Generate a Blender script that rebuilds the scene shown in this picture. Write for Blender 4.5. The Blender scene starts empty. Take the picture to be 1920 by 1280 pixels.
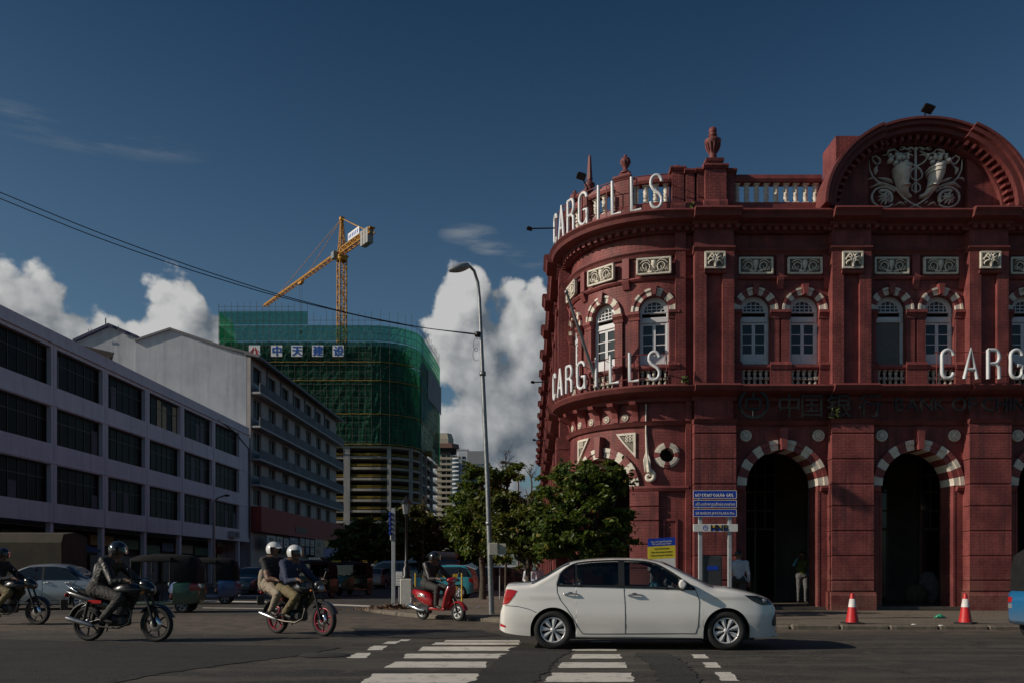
import bpy, bmesh, math, random
import numpy as np
from math import pi, sin, cos, tan, atan2, sqrt, radians
from mathutils import Vector, Matrix, Euler
random.seed(7)
SC = bpy.context.scene
COL = SC.collection

# ------------------------------------------------------------------ camera
EYE, FPX, HOR = 1.22, 1600.0, 1070.0          # eye height, focal length and horizon of the 1920 px wide photograph
cam = bpy.data.objects.new('camera', bpy.data.cameras.new('camera'))
COL.objects.link(cam)
cam.location = (0, 0, EYE); cam.rotation_euler = (pi/2, 0, 0)
cam.data.sensor_width = 36; cam.data.lens = 36*FPX/1920
cam.data.shift_y = (HOR-640)/1920
cam.data.clip_start = 0.1; cam.data.clip_end = 6000
SC.camera = cam
SC.view_settings.view_transform = 'Standard'; SC.view_settings.look = 'None'
SC.view_settings.gamma = 1; SC.view_settings.use_curve_mapping = False
SC.view_settings.exposure = -0.58

# ------------------------------------------------------------------ sun and sky
SUN_EL, SUN_AZ = radians(27), radians(12.5)      # height; angle from straight left towards the camera
TO_SUN = Vector((-cos(SUN_AZ)*cos(SUN_EL), -sin(SUN_AZ)*cos(SUN_EL), sin(SUN_EL)))
sun = bpy.data.objects.new('sun', bpy.data.lights.new('sun', 'SUN'))
COL.objects.link(sun)
sun.data.energy = 5.0; sun.data.angle = radians(0.5); sun.data.color = (1.0, 0.88, 0.74)
sun.rotation_euler = TO_SUN.to_track_quat('Z', 'Y').to_euler()

world = bpy.data.worlds.new('World'); SC.world = world
world.use_nodes = True
class NT:
    """small helper to write node trees"""
    def __init__(s, tree): s.t = tree; s.n = tree.nodes; s.l = tree.links
    def new(s, typ, **kw):
        n = s.n.new(typ)
        for k, v in kw.items():
            if k == 'ins':
                for i, x in v.items():
                    if hasattr(x, 'node') and hasattr(x, 'is_output'): s.l.new(x, n.inputs[i])
                    else: n.inputs[i].default_value = x
            else: setattr(n, k, v)
        return n
    def m(s, op, a, b=0.0, c=0.0, clamp=False):
        n = s.new('ShaderNodeMath', operation=op, use_clamp=clamp, ins={0: a, 1: b, 2: c}); return n.outputs[0]
    def mix(s, f, a, b, mode='MIX'):
        n = s.new('ShaderNodeMix', data_type='RGBA', blend_type=mode, ins={0: f, 6: a, 7: b}); return n.outputs[2]
    def rng(s, x, a, b, c=0.0, d=1.0, smooth=True):
        n = s.new('ShaderNodeMapRange', interpolation_type='SMOOTHSTEP' if smooth else 'LINEAR',
                  ins={0: x, 1: a, 2: b, 3: c, 4: d}); return n.outputs[0]

def build_world():
    w = NT(world.node_tree); w.n.clear()
    out = w.new('ShaderNodeOutputWorld'); bg = w.new('ShaderNodeBackground')
    w.l.new(bg.outputs[0], out.inputs[0])
    sky = w.new('ShaderNodeTexSky', sky_type='NISHITA', sun_disc=False, sun_elevation=SUN_EL,
                sun_rotation=atan2(TO_SUN.x, TO_SUN.y), altitude=20, air_density=1.0, dust_density=1.6, ozone_density=1.6)
    tc = w.new('ShaderNodeTexCoord'); sep = w.new('ShaderNodeSeparateXYZ', ins={0: tc.outputs['Generated']})
    x, y, z = sep.outputs
    az = w.m('ARCTAN2', x, y)
    te = w.m('DIVIDE', z, w.m('MAXIMUM', w.m('SQRT', w.m('ADD', w.m('MULTIPLY', x, x), w.m('MULTIPLY', y, y))), 0.02))
    # cumulus: centres (azimuth, height) and half sizes, as seen above the street
    def at(px, py): return math.atan((px-960)/FPX), (HOR-py)/FPX*cos(math.atan((px-960)/FPX))
    blobs = [(10, 670, 165, 132, 1), (120, 655, 95, 82, .85), (235, 650, 95, 58, .8), (322, 598, 54, 70, 1), (372, 645, 62, 58, 1),
             (300, 670, 130, 60, 1), (868, 566, 44, 68, 1), (885, 660, 72, 95, .85), (980, 596, 58, 62, 1), (1010, 650, 60, 90, 1),
             (1010, 790, 115, 125, .95), (900, 808, 98, 70, .95), (900, 920, 150, 90, .8), (-400, 700, 220, 120, .9), (2500, 700, 300, 160, .9)]
    # two noise layers bend the outlines
    def vm(op, a, b_=(0,0,0), c_=(0,0,0)):
        n = w.new('ShaderNodeVectorMath', operation=op, ins={0: a, 1: b_, 2: c_} if op == 'MULTIPLY_ADD' else {0: a, 1: b_}); return n.outputs[1] if op == 'DOT_PRODUCT' else n.outputs[0]
    p0 = w.new('ShaderNodeCombineXYZ', ins={0: az, 1: te, 2: 0.0}).outputs[0]
    def field(off):
        p = vm('ADD', p0, off)
        vo = w.new('ShaderNodeTexVoronoi', voronoi_dimensions='2D', feature='F1', normalize=True, ins={'Vector': p, 'Scale': 30.0, 'Detail': 1.5, 'Roughness': 0.5, 'Lacunarity': 2.2})
        no = w.new('ShaderNodeTexNoise', noise_dimensions='2D', ins={'Vector': p, 'Scale': 12.0, 'Detail': 6.0, 'Roughness': 0.56})
        acc = None
        for bx, by, rx, ry, s in blobs:
            ca, ct = at(bx, by); ix, iy = FPX/rx, FPX/ry
            e = vm('MULTIPLY_ADD', p, (ix, iy, 0), (-ca*ix, -ct*iy, 0)); d = vm('DOT_PRODUCT', e, e)
            g = w.m('MULTIPLY_ADD', d, -s, 1.3*s)
            acc = g if acc is None else w.m('SMOOTH_MAX', acc, g, 0.45)
        acc = w.m('MAXIMUM', acc, -1.4)
        h = w.m('MULTIPLY_ADD', vo.outputs['Distance'], -1.9, w.m('ADD', acc, 0.62))
        return w.m('ADD', h, w.m('MULTIPLY_ADD', no.outputs[0], 3.0, -1.5))
    h0 = field((0, 0, 0)); h1 = field((-0.022, 0.020, 0))
    dens = w.rng(h0, -0.12, 0.42)
    lit = w.m('MULTIPLY_ADD', w.m('SUBTRACT', h0, h1), 0.40, 0.42, clamp=True)
    low = w.rng(te, 0.10, 0.33)                     # the bases of the clouds are greyer
    lit = w.m('MULTIPLY', w.m('MULTIPLY_ADD', low, 0.42, 0.58), lit)
    ccol = w.mix(w.m('MULTIPLY', lit, 1.2, clamp=True), CLOUD_LO, CLOUD_HI)
    # wisps
    pc = w.new('ShaderNodeCombineXYZ', ins={0: w.m('MULTIPLY', az, 5.0), 1: w.m('MULTIPLY', te, 26.0), 2: 0.0})
    cn = w.new('ShaderNodeTexNoise', noise_dimensions='2D', ins={'Vector': pc.outputs[0], 'Scale': 1.0, 'Detail': 6.0, 'Roughness': 0.6})
    wis = None
    for bx, by, rx, ry, s in [(120, 245, 240, 34, .16), (880, 440, 62, 24, .30), (925, 464, 52, 18, .34), (1000, 480, 60, 26, .3), (1925, 325, 60, 30, .35)]:
        ca, ct = at(bx, by)
        ex = w.m('DIVIDE', w.m('SUBTRACT', az, ca), rx/FPX); ez = w.m('DIVIDE', w.m('SUBTRACT', te, ct), ry/FPX)
        d = w.m('MULTIPLY_ADD', ex, ex, w.m('MULTIPLY', ez, ez))
        g = w.m('MULTIPLY', w.m('SUBTRACT', 1.0, d, clamp=True), s*2)
        wis = g if wis is None else w.m('MAXIMUM', wis, g)
    wisp = w.m('MULTIPLY', wis, w.rng(cn.outputs[0], 0.46, 0.72))
    base = w.mix(1.0, sky.outputs[0], w.mix(w.rng(te, 0.78, 0.16), SKY_TINT, SKY_LOW), 'MULTIPLY')
    base = w.mix(w.m('MULTIPLY', wisp, 1.0, clamp=True), base, (7.5, 8.2, 8.8, 1))
    col = w.mix(dens, base, ccol)
    w.l.new(col, bg.inputs[0]); bg.inputs[1].default_value = SKY_STR
CLOUD_LO = (3.2, 3.9, 4.7, 1); CLOUD_HI = (15.5, 15.6, 15.5, 1)
SKY_LOW = (1.16, 1.52, 1.66, 1); SKY_TINT = (0.36, 0.74, 1.0, 1); SKY_STR = 0.050
build_world()
world.cycles.sampling_method = 'MANUAL'; world.cycles.sample_map_resolution = 256
SC.cycles.max_bounces = 5; SC.cycles.diffuse_bounces = 3; SC.cycles.glossy_bounces = 2; SC.cycles.transmission_bounces = 4; SC.cycles.transparent_max_bounces = 12
SC.cycles.caustics_reflective = False; SC.cycles.caustics_refractive = False

# ------------------------------------------------------------------ helpers
def PT(px, py, Y):
    """the place that shows at pixel (px, py) of the photograph, Y metres in front of the camera"""
    return Vector(((px-960)/FPX*Y, Y, EYE+(HOR-py)/FPX*Y))
def GX(px, Y): return (px-960)/FPX*Y
def GZ(py, Y): return EYE+(HOR-py)/FPX*Y
def GY(py, z=0.0): return (EYE-z)*FPX/(py-HOR)

MATS = {}
def mat(name, col=(.5,.5,.5), rough=.6, metal=0.0, var=0.12, scale=6.0, bump=0.0, bscale=40.0, spec=0.5, coat=0.0, emit=None, estr=0.0, alpha=None, dirt=0.0):
    if name in MATS: return MATS[name]
    m = bpy.data.materials.new(name); m.use_nodes = True; MATS[name] = m
    w = NT(m.node_tree); b = w.n['Principled BSDF']
    b.inputs['Roughness'].default_value = rough; b.inputs['Metallic'].default_value = metal
    b.inputs['Specular IOR Level'].default_value = spec
    b.inputs['Coat Weight'].default_value = coat; b.inputs['Coat Roughness'].default_value = 0.05
    c = (*col, 1)
    tc = w.new('ShaderNodeTexCoord')
    if var or dirt:
        no = w.new('ShaderNodeTexNoise', ins={'Vector': tc.outputs['Object'], 'Scale': scale, 'Detail': 5.0, 'Roughness': 0.6})
        f = w.rng(no.outputs[0], 0.3, 0.7)
        cc = w.mix(f, tuple(x*(1-var) for x in col)+(1,), tuple(min(1, x*(1+var)) for x in col)+(1,))
        if dirt:
            n2 = w.new('ShaderNodeTexNoise', ins={'Vector': tc.outputs['Object'], 'Scale': scale*.33, 'Detail': 8.0, 'Roughness': 0.7})
            cc = w.mix(w.m('MULTIPLY', w.rng(n2.outputs[0], 0.5, 0.72), dirt), cc, (col[0]*.35+.015, col[1]*.33+.012, col[2]*.3+.01, 1))
        w.l.new(cc, b.inputs['Base Color'])
        r = w.m('MULTIPLY_ADD', no.outputs[0], 0.25, rough-0.125, clamp=True); w.l.new(r, b.inputs['Roughness'])
    else: b.inputs['Base Color'].default_value = c
    if bump:
        nb = w.new('ShaderNodeTexNoise', ins={'Vector': tc.outputs['Object'], 'Scale': bscale, 'Detail': 4.0})
        bp = w.new('ShaderNodeBump', ins={'Strength': bump, 'Distance': 0.02, 'Height': nb.outputs[0]}); w.l.new(bp.outputs[0], b.inputs['Normal'])
    if emit: b.inputs['Emission Color'].default_value = (*emit, 1); b.inputs['Emission Strength'].default_value = estr
    return m

class MB:
    """collects shapes for ONE mesh object"""
    def __init__(s): s.v = []; s.f = []; s.mi = []; s.sm = []; s.M = None
    def add(s, vs, fs, mi=0, sm=False):
        o = len(s.v)
        if s.M is not None: vs = [s.M @ Vector(p) for p in vs]
        s.v += [tuple(p) for p in vs]
        for f in fs: s.f.append([o+i for i in f]); s.mi.append(mi); s.sm.append(sm)
        return s
    def box(s, x0, x1, y0, y1, z0, z1, mi=0):
        return s.add([(x0,y0,z0),(x1,y0,z0),(x1,y1,z0),(x0,y1,z0),(x0,y0,z1),(x1,y0,z1),(x1,y1,z1),(x0,y1,z1)],
                     [(0,3,2,1),(4,5,6,7),(0,1,5,4),(1,2,6,5),(2,3,7,6),(3,0,4,7)], mi)
    def bbox(s, x0, x1, y0, y1, z0, z1, b=.01, mi=0, sm=False):
        """box with bevelled edges (chamfer)"""
        b = min(b, (x1-x0)*.45, (y1-y0)*.45, (z1-z0)*.45)
        vs = []; idx = {}
        for ix in (0,1):
            for iy in (0,1):
                for iz in (0,1):
                    X, Y, Z = (x0,x1)[ix], (y0,y1)[iy], (z0,z1)[iz]
                    sx, sy, sz = (b,-b)[ix], (b,-b)[iy], (b,-b)[iz]
                    for a, p in enumerate(((X,Y+sy,Z+sz),(X+sx,Y,Z+sz),(X+sx,Y+sy,Z))): idx[ix,iy,iz,a] = len(vs); vs.append(p)
        fs = []
        g = lambda *k: idx[k]
        for i in (0,1):
            q = [g(i,0,0,0), g(i,1,0,0), g(i,1,1,0), g(i,0,1,0)]; fs.append(q if i else q[::-1])
            q = [g(0,i,0,1), g(0,i,1,1), g(1,i,1,1), g(1,i,0,1)]; fs.append(q if i else q[::-1])
            q = [g(0,0,i,2), g(1,0,i,2), g(1,1,i,2), g(0,1,i,2)]; fs.append(q if i else q[::-1])
        for i in (0,1):
            for j in (0,1):
                fs.append([g(i,j,0,0), g(i,j,1,0), g(i,j,1,1), g(i,j,0,1)]); fs.append([g(i,0,j,0), g(i,1,j,0), g(i,1,j,2), g(i,0,j,2)])
                fs.append([g(0,i,j,1), g(1,i,j,1), g(1,i,j,2), g(0,i,j,2)])
        for k in ((0,0,0),(0,0,1),(0,1,0),(0,1,1),(1,0,0),(1,0,1),(1,1,0),(1,1,1)): fs.append([g(*k,0), g(*k,1), g(*k,2)])
        return s.add(vs, fs, mi, sm)
    def quad(s, a, b, c, d, mi=0): return s.add([a,b,c,d], [(0,1,2,3)], mi)
    def poly(s, pts, mi=0): return s.add(pts, [tuple(range(len(pts)))], mi)
    def prism(s, pts, d, mi=0):
        """pts: 3D polygon, d: extrusion vector"""
        n = len(pts); d = Vector(d); vs = [Vector(p) for p in pts]+[Vector(p)+d for p in pts]
        fs = [tuple(range(n))[::-1], tuple(range(n, 2*n))]+[(i, (i+1)%n, n+(i+1)%n, n+i) for i in range(n)]
        return s.add(vs, fs, mi)
    def path(s, pts, r, n=8, mi=0, caps=True, sm=True, flat=None):
        pts = [Vector(p) for p in pts]; k = len(pts)
        if isinstance(r, (int, float)): r = [r]*k
        r = list(r)+[r[-1]]*(k-len(r))
        vs = []; fs = []
        up0 = None
        for i, p in enumerate(pts):
            t = (pts[min(i+1,k-1)]-pts[max(i-1,0)])
            if t.length < 1e-9: t = Vector((0,0,1))
            t.normalize()
            if up0 is None:
                up0 = Vector((0,0,1)) if abs(t.z) < .9 else Vector((1,0,0))
            a = t.cross(up0)
            if a.length < 1e-6: a = t.orthogonal()
            a.normalize(); b = a.cross(t).normalized(); up0 = b
            for j in range(n):
                q = 2*pi*(j+.5)/n
                rx = r[i]; ry = r[i]*(flat if flat else 1)
                vs.append(p+a*cos(q)*rx+b*sin(q)*ry)
        for i in range(k-1):
            for j in range(n): fs.append((i*n+j, i*n+(j+1)%n, (i+1)*n+(j+1)%n, (i+1)*n+j))
        s.add(vs, fs, mi, sm)
        if caps: s.add(vs[:n], [tuple(range(n))[::-1]], mi); s.add(vs[-n:], [tuple(range(n))], mi)
        return s
    def lathe(s, prof, c=(0,0,0), n=16, axis='z', mi=0, sm=True, a0=0, a1=2*pi):
        vs = []; fs = []; full = abs(a1-a0-2*pi) < 1e-6; c = Vector(c); k = len(prof)
        m = n if full else n+1
        for r, h in prof:
            for j in range(m):
                q = a0+(a1-a0)*j/n
                if axis == 'z': p = (r*cos(q), r*sin(q), h)
                elif axis == 'y': p = (r*cos(q), h, r*sin(q))
                else: p = (h, r*cos(q), r*sin(q))
                vs.append(c+Vector(p))
        for i in range(k-1):
            for j in range(n): fs.append((i*m+j, i*m+(j+1)%m, (i+1)*m+(j+1)%m, (i+1)*m+j))
        return s.add(vs, fs, mi, sm)
    def ball(s, c, r, n=12, k=8, mi=0, sm=True):
        if isinstance(r, (int, float)): r = (r,r,r)
        c = Vector(c); vs = []; fs = []
        for i in range(k+1):
            t = pi*i/k
            for j in range(n):
                q = 2*pi*j/n; vs.append((c.x+r[0]*sin(t)*cos(q), c.y+r[1]*sin(t)*sin(q), c.z+r[2]*cos(t)))
        for i in range(k):
            for j in range(n): fs.append((i*n+j, (i+1)*n+j, (i+1)*n+(j+1)%n, i*n+(j+1)%n))
        return s.add(vs, fs, mi, sm)
    def loft(s, rings, mi=0, sm=True, caps=True, closed=True):
        n = len(rings[0]); vs = [p for r in rings for p in r]; fs = []
        for i in range(len(rings)-1):
            for j in range(n if closed else n-1): fs.append((i*n+j, i*n+(j+1)%n, (i+1)*n+(j+1)%n, (i+1)*n+j))
        s.add(vs, fs, mi, sm)
        if caps: s.add(rings[0], [tuple(range(n))[::-1]], mi); s.add(rings[-1], [tuple(range(n))], mi)
        return s
    def mesh(s, name, mats):
        me = bpy.data.meshes.new(name); me.from_pydata(s.v, [], s.f)
        for m in (mats if isinstance(mats, (list, tuple)) else [mats]): me.materials.append(m)
        me.polygons.foreach_set('material_index', s.mi); me.polygons.foreach_set('use_smooth', s.sm)
        me.update(); return me
    def obj(s, name, mats, parent=None, **kw): return link(name, s.mesh(name, mats), parent, **kw)
    def fix(s):
        return s

def link(name, me, parent=None, loc=None, rot=None, scale=None, world=True):
    """new object; under a parent its coordinates stay world ones unless world=False"""
    o = bpy.data.objects.new(name, me); COL.objects.link(o)
    if loc is not None: o.location = loc
    if rot is not None: o.rotation_euler = rot
    if scale is not None: o.scale = scale
    if parent is not None:
        o.parent = parent
        if world: o.matrix_parent_inverse = WM(parent).inverted()
    return o
def WM(o):
    m = Matrix.LocRotScale(o.location, o.rotation_euler, o.scale)
    return WM(o.parent) @ o.matrix_parent_inverse @ m if o.parent else m
def tag(o, label, cat, group=None):
    o['label'] = label; o['category'] = cat
    if group: o['group'] = group
    return o
def thing(name, label, cat, loc=(0,0,0), rz=0.0, group=None):
    o = bpy.data.objects.new(name, None); COL.objects.link(o); o.empty_display_size = .3
    o.location = loc; o.rotation_euler = (0, 0, rz)
    return tag(o, label, cat, group)
def struct(o): o['kind'] = 'structure'; return o
def stuff(o): o['kind'] = 'stuff'; return o
def fixn(o):
    """make the normals of a closed mesh point outwards"""
    bm = bmesh.new(); bm.from_mesh(o.data); bmesh.ops.recalc_face_normals(bm, faces=bm.faces); bm.to_mesh(o.data); bm.free(); return o
def text_mesh(body, size, depth, m, align='CENTER', name='lettering', space=1.0):
    cu = bpy.data.curves.new(name, 'FONT'); cu.body = body; cu.size = size; cu.extrude = depth; cu.align_x = align; cu.space_character = space
    o = bpy.data.objects.new(name, cu); COL.objects.link(o)
    bpy.context.view_layer.update()
    me = bpy.data.meshes.new_from_object(o.evaluated_get(bpy.context.evaluated_depsgraph_get()))
    bpy.data.objects.remove(o); me.name = name; me.materials.clear(); me.materials.append(m)
    return me
def mesh_w(me):
    xs = [v.co.x for v in me.vertices]; return (min(xs), max(xs)) if xs else (0, 1)
def interp(pts):
    """smooth monotone curve through (x, y) points (Fritsch-Carlson)"""
    xs = np.array([p[0] for p in pts], float); ys = np.array([p[1] for p in pts], float)
    h = np.diff(xs); d = np.diff(ys)/h; m = np.zeros_like(xs); m[0] = d[0]; m[-1] = d[-1]
    for i in range(1, len(xs)-1):
        m[i] = 0 if d[i-1]*d[i] <= 0 else 3*(h[i-1]+h[i])/((2*h[i]+h[i-1])/d[i-1]+(h[i]+2*h[i-1])/d[i])
    def f(x):
        x = min(max(x, xs[0]), xs[-1]); i = min(max(int(np.searchsorted(xs, x)-1), 0), len(xs)-2)
        t = (x-xs[i])/h[i]; t2 = t*t; t3 = t2*t
        return float((2*t3-3*t2+1)*ys[i]+(t3-2*t2+t)*h[i]*m[i]+(-2*t3+3*t2)*ys[i+1]+(t3-t2)*h[i]*m[i+1])
    return f
# ------------------------------------------------------------------ surface materials
def node_mat(name):
    m = bpy.data.materials.new(name); m.use_nodes = True; MATS[name] = m
    w = NT(m.node_tree); return m, w, w.n['Principled BSDF']
def make_red_brick():
    m, w, b = node_mat('red_painted_brick')
    uv = w.new('ShaderNodeTexCoord'); geo = w.new('ShaderNodeNewGeometry')
    br = w.new('ShaderNodeTexBrick', offset=.5, ins={'Vector': uv.outputs['UV'], 'Color1': (.9,.9,.9,1), 'Color2': (.6,.6,.6,1), 'Mortar': (0,0,0,1), 'Scale': 1.0,
               'Mortar Size': .011, 'Mortar Smooth': .6, 'Brick Width': .24, 'Row Height': .082})
    no = w.new('ShaderNodeTexNoise', ins={'Vector': geo.outputs['Position'], 'Scale': 1.3, 'Detail': 8.0, 'Roughness': .65})
    mp = w.new('ShaderNodeMapping', ins={0: geo.outputs['Position'], 3: (3.5, 3.5, .25)})
    st = w.new('ShaderNodeTexNoise', ins={'Vector': mp.outputs[0], 'Scale': 1.5, 'Detail': 6.0, 'Roughness': .7})
    c = w.mix(w.rng(no.outputs[0], .3, .7), (.130, .031, .032, 1), (.290, .078, .070, 1))
    c = w.mix(w.m('MULTIPLY', br.outputs['Color'], .13), c, (.30, .085, .076, 1))
    c = w.mix(w.m('MULTIPLY', w.rng(st.outputs[0], .45, .70), .82), c, (.09, .032, .032, 1))
    sp = w.new('ShaderNodeSeparateXYZ', ins={0: geo.outputs['Position']})
    dz = w.m('MULTIPLY', w.rng(sp.outputs[2], 1.6, .1), w.rng(no.outputs[0], .42, .6))
    c = w.mix(w.m('MULTIPLY', dz, .55), c, (.20, .115, .08, 1))
    w.l.new(c, b.inputs['Base Color']); b.inputs['Roughness'].default_value = .62; b.inputs['Specular IOR Level'].default_value = .35
    h = w.m('MULTIPLY_ADD', no.outputs[0], .35, br.outputs['Color'])
    bp = w.new('ShaderNodeBump', ins={'Strength': .6, 'Distance': .014, 'Height': h}); w.l.new(bp.outputs[0], b.inputs['Normal'])
    return m
def make_wall(name, c1, c2, stain, samt=.5, sc=.5):
    m, w, b = node_mat(name)
    geo = w.new('ShaderNodeNewGeometry')
    no = w.new('ShaderNodeTexNoise', ins={'Vector': geo.outputs['Position'], 'Scale': sc, 'Detail': 8.0, 'Roughness': .65})
    mp = w.new('ShaderNodeMapping', ins={0: geo.outputs['Position'], 3: (1.6, 1.6, .12)})
    st = w.new('ShaderNodeTexNoise', ins={'Vector': mp.outputs[0], 'Scale': 1.2, 'Detail': 7.0, 'Roughness': .7})
    c = w.mix(w.rng(no.outputs[0], .3, .7), (*c1, 1), (*c2, 1))
    c = w.mix(w.m('MULTIPLY', w.rng(st.outputs[0], .45, .75), samt), c, (*stain, 1))
    w.l.new(c, b.inputs['Base Color']); b.inputs['Roughness'].default_value = .8; b.inputs['Specular IOR Level'].default_value = .25
    nb = w.new('ShaderNodeTexNoise', ins={'Vector': geo.outputs['Position'], 'Scale': 14.0, 'Detail': 4.0})
    bp = w.new('ShaderNodeBump', ins={'Strength': .25, 'Distance': .02, 'Height': nb.outputs[0]}); w.l.new(bp.outputs[0], b.inputs['Normal'])
    return m
def make_asphalt(name, c1, c2, worn, dust):
    m, w, b = node_mat(name)
    geo = w.new('ShaderNodeNewGeometry')
    big = w.new('ShaderNodeTexNoise', ins={'Vector': geo.outputs['Position'], 'Scale': .22, 'Detail': 7.0, 'Roughness': .62})
    mid = w.new('ShaderNodeTexNoise', ins={'Vector': geo.outputs['Position'], 'Scale': 2.3, 'Detail': 8.0, 'Roughness': .7})
    mp = w.new('ShaderNodeMapping', ins={0: geo.outputs['Position'], 3: (.35, 2.4, 1)})
    trk = w.new('ShaderNodeTexNoise', ins={'Vector': mp.outputs[0], 'Scale': .8, 'Detail': 6.0, 'Roughness': .6})
    vo = w.new('ShaderNodeTexVoronoi', ins={'Vector': geo.outputs['Position'], 'Scale': 55.0})
    fine = w.new('ShaderNodeTexNoise', ins={'Vector': geo.outputs['Position'], 'Scale': 90.0, 'Detail': 3.0})
    c = w.mix(w.rng(big.outputs[0], .35, .65), (*c1, 1), (*c2, 1))
    c = w.mix(w.m('MULTIPLY', w.rng(trk.outputs[0], .42, .66), .85), c, (*worn, 1))
    c = w.mix(w.m('MULTIPLY', w.rng(mid.outputs[0], .5, .72), .7), c, (*dust, 1))
    c = w.mix(w.m('MULTIPLY', w.rng(vo.outputs['Color'], .35, .85), .6), c, tuple(x*2.1 for x in c2)+(1,))
    cr = w.new('ShaderNodeTexVoronoi', feature='DISTANCE_TO_EDGE', ins={'Vector': w.new('ShaderNodeVectorMath', operation='ADD', ins={0: geo.outputs['Position'], 1: w.new('ShaderNodeVectorMath', operation='SCALE', ins={0: mid.outputs['Color'], 3: 1.2}).outputs[0]}).outputs[0], 'Scale': .38})
    crk = w.m('MULTIPLY', w.rng(cr.outputs['Distance'], .006, .0), w.rng(big.outputs[0], .46, .56))
    if name == 'asphalt':   # grit swept into the gutter along the kerb
        sp = w.new('ShaderNodeSeparateXYZ', ins={0: geo.outputs['Position']})
        gm = w.m('MULTIPLY', w.m('MULTIPLY', w.rng(sp.outputs[1], 16.0, 18.0), w.rng(sp.outputs[1], 26, 22)), w.m('MULTIPLY_ADD', w.rng(mid.outputs[0], .35, .6), .7, .15))
        c = w.mix(gm, c, (.17, .135, .10, 1))
    c = w.mix(w.m('MULTIPLY', crk, .8), c, (.012, .012, .012, 1))
    w.l.new(c, b.inputs['Base Color'])
    w.l.new(w.m('MULTIPLY_ADD', mid.outputs[0], .3, .62, clamp=True), b.inputs['Roughness']); b.inputs['Specular IOR Level'].default_value = .35
    h = w.m('ADD', w.m('MULTIPLY', fine.outputs[0], .6), w.m('ADD', w.m('MULTIPLY', vo.outputs['Distance'], .8), w.m('MULTIPLY', crk, -1.5)))
    bp = w.new('ShaderNodeBump', ins={'Strength': .55, 'Distance': .012, 'Height': h}); w.l.new(bp.outputs[0], b.inputs['Normal'])
    return m
def make_paint(name, col, under, wear):
    m, w, b = node_mat(name)
    geo = w.new('ShaderNodeNewGeometry')
    no = w.new('ShaderNodeTexNoise', ins={'Vector': geo.outputs['Position'], 'Scale': 5.0, 'Detail': 9.0, 'Roughness': .75})
    n2 = w.new('ShaderNodeTexNoise', ins={'Vector': geo.outputs['Position'], 'Scale': 45.0, 'Detail': 4.0, 'Roughness': .7})
    f = w.m('ADD', w.rng(no.outputs[0], .5, .72), w.m('MULTIPLY', w.rng(n2.outputs[0], .55, .75), .5), clamp=True)
    c = w.mix(w.m('MULTIPLY', f, wear), (*col, 1), (*under, 1))
    w.l.new(c, b.inputs['Base Color']); b.inputs['Roughness'].default_value = .7
    bp = w.new('ShaderNodeBump', ins={'Strength': .4, 'Distance': .01, 'Height': n2.outputs[0]}); w.l.new(bp.outputs[0], b.inputs['Normal'])
    return m

BRICK = make_red_brick()
RED = mat('red_paint_stone', (.225, .054, .051), .6, var=.22, scale=3, bump=.25, bscale=30, dirt=.5)
REDD = mat('red_paint_weathered', (.165, .040, .038), .65, var=.2, scale=2.5, bump=.3, bscale=25, dirt=.65)
CREAM = mat('cream_stone', (.72, .66, .56), .65, var=.12, scale=7, bump=.25, bscale=40, dirt=.35)
WHITEP = mat('white_window_paint', (.66, .66, .68), .45, var=.06, scale=9, dirt=.2)
GLASSD = mat('dark_window_glass', (.012, .013, .015), .07, var=0, spec=.6)
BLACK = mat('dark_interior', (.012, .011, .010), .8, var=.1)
ASPH = make_asphalt('asphalt', (.026, .0245, .023), (.050, .045, .039), (.098, .085, .070), (.14, .115, .09))
ASPHN = make_asphalt('fresh_asphalt', (.024, .023, .0225), (.034, .032, .030), (.042, .039, .036), (.055, .050, .044))
PAVE = make_asphalt('dusty_pavement', (.105, .087, .069), (.15, .124, .097), (.185, .15, .115), (.22, .177, .134))
DULLG = mat('dusty_window_glass', (.005, .005, .006), .35, var=.3, scale=1.0, spec=.06)
KERB = mat('kerb_concrete', (.15, .127, .10), .85, var=.25, scale=5, bump=.5, bscale=30, dirt=.6)
PAINT = make_paint('road_paint', (.66, .62, .55), (.05, .047, .043), .85)
LWHITE = make_wall('grey_white_wall', (.64, .61, .635), (.72, .69, .71), (.44, .42, .44), .6)
GREYW = make_wall('weathered_grey_wall', (.40, .43, .47), (.52, .54, .57), (.26, .28, .32), .65, .35)
CONC = make_wall('raw_concrete', (.25, .24, .23), (.33, .32, .31), (.16, .155, .15), .5, .4)
LEDGE = make_wall('grey_ledge', (.13, .135, .15), (.18, .185, .20), (.08, .08, .09), .6, .6)
STEEL = mat('galvanised_steel', (.27, .28, .29), .45, .7, var=.15, scale=12)
BLKM = mat('black_metal', (.012, .012, .013), .4, var=.1, spec=.5)
CHROME = mat('chrome', (.7, .7, .72), .12, 1.0, var=0)
RUBBER = mat('tyre_rubber', (.014, .014, .014), .8, var=.2, scale=20)
DPLAST = mat('black_plastic', (.016, .016, .017), .5, var=.1)
REDLENS = mat('red_lens', (.45, .012, .012), .15, var=0, spec=.7)
CLEARL = mat('lamp_glass', (.35, .36, .38), .08, .4, var=0, spec=.8)
AMBER = mat('amber_lens', (.7, .2, .02), .2, var=0)

# ------------------------------------------------------------------ ground, road, pavement
g = MB(); g.quad((-2500,-200,-.06), (2500,-200,-.06), (2500,3500,-.06), (-2500,3500,-.06))
ground = struct(g.obj('ground', mat('dry_ground', (.10, .09, .075), .9, var=.3, scale=.2)))
g = MB(); g.quad((-60,-30,0), (60,-30,0), (60,330,0), (-60,330,0))
road = struct(g.obj('road', ASPH))

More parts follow.
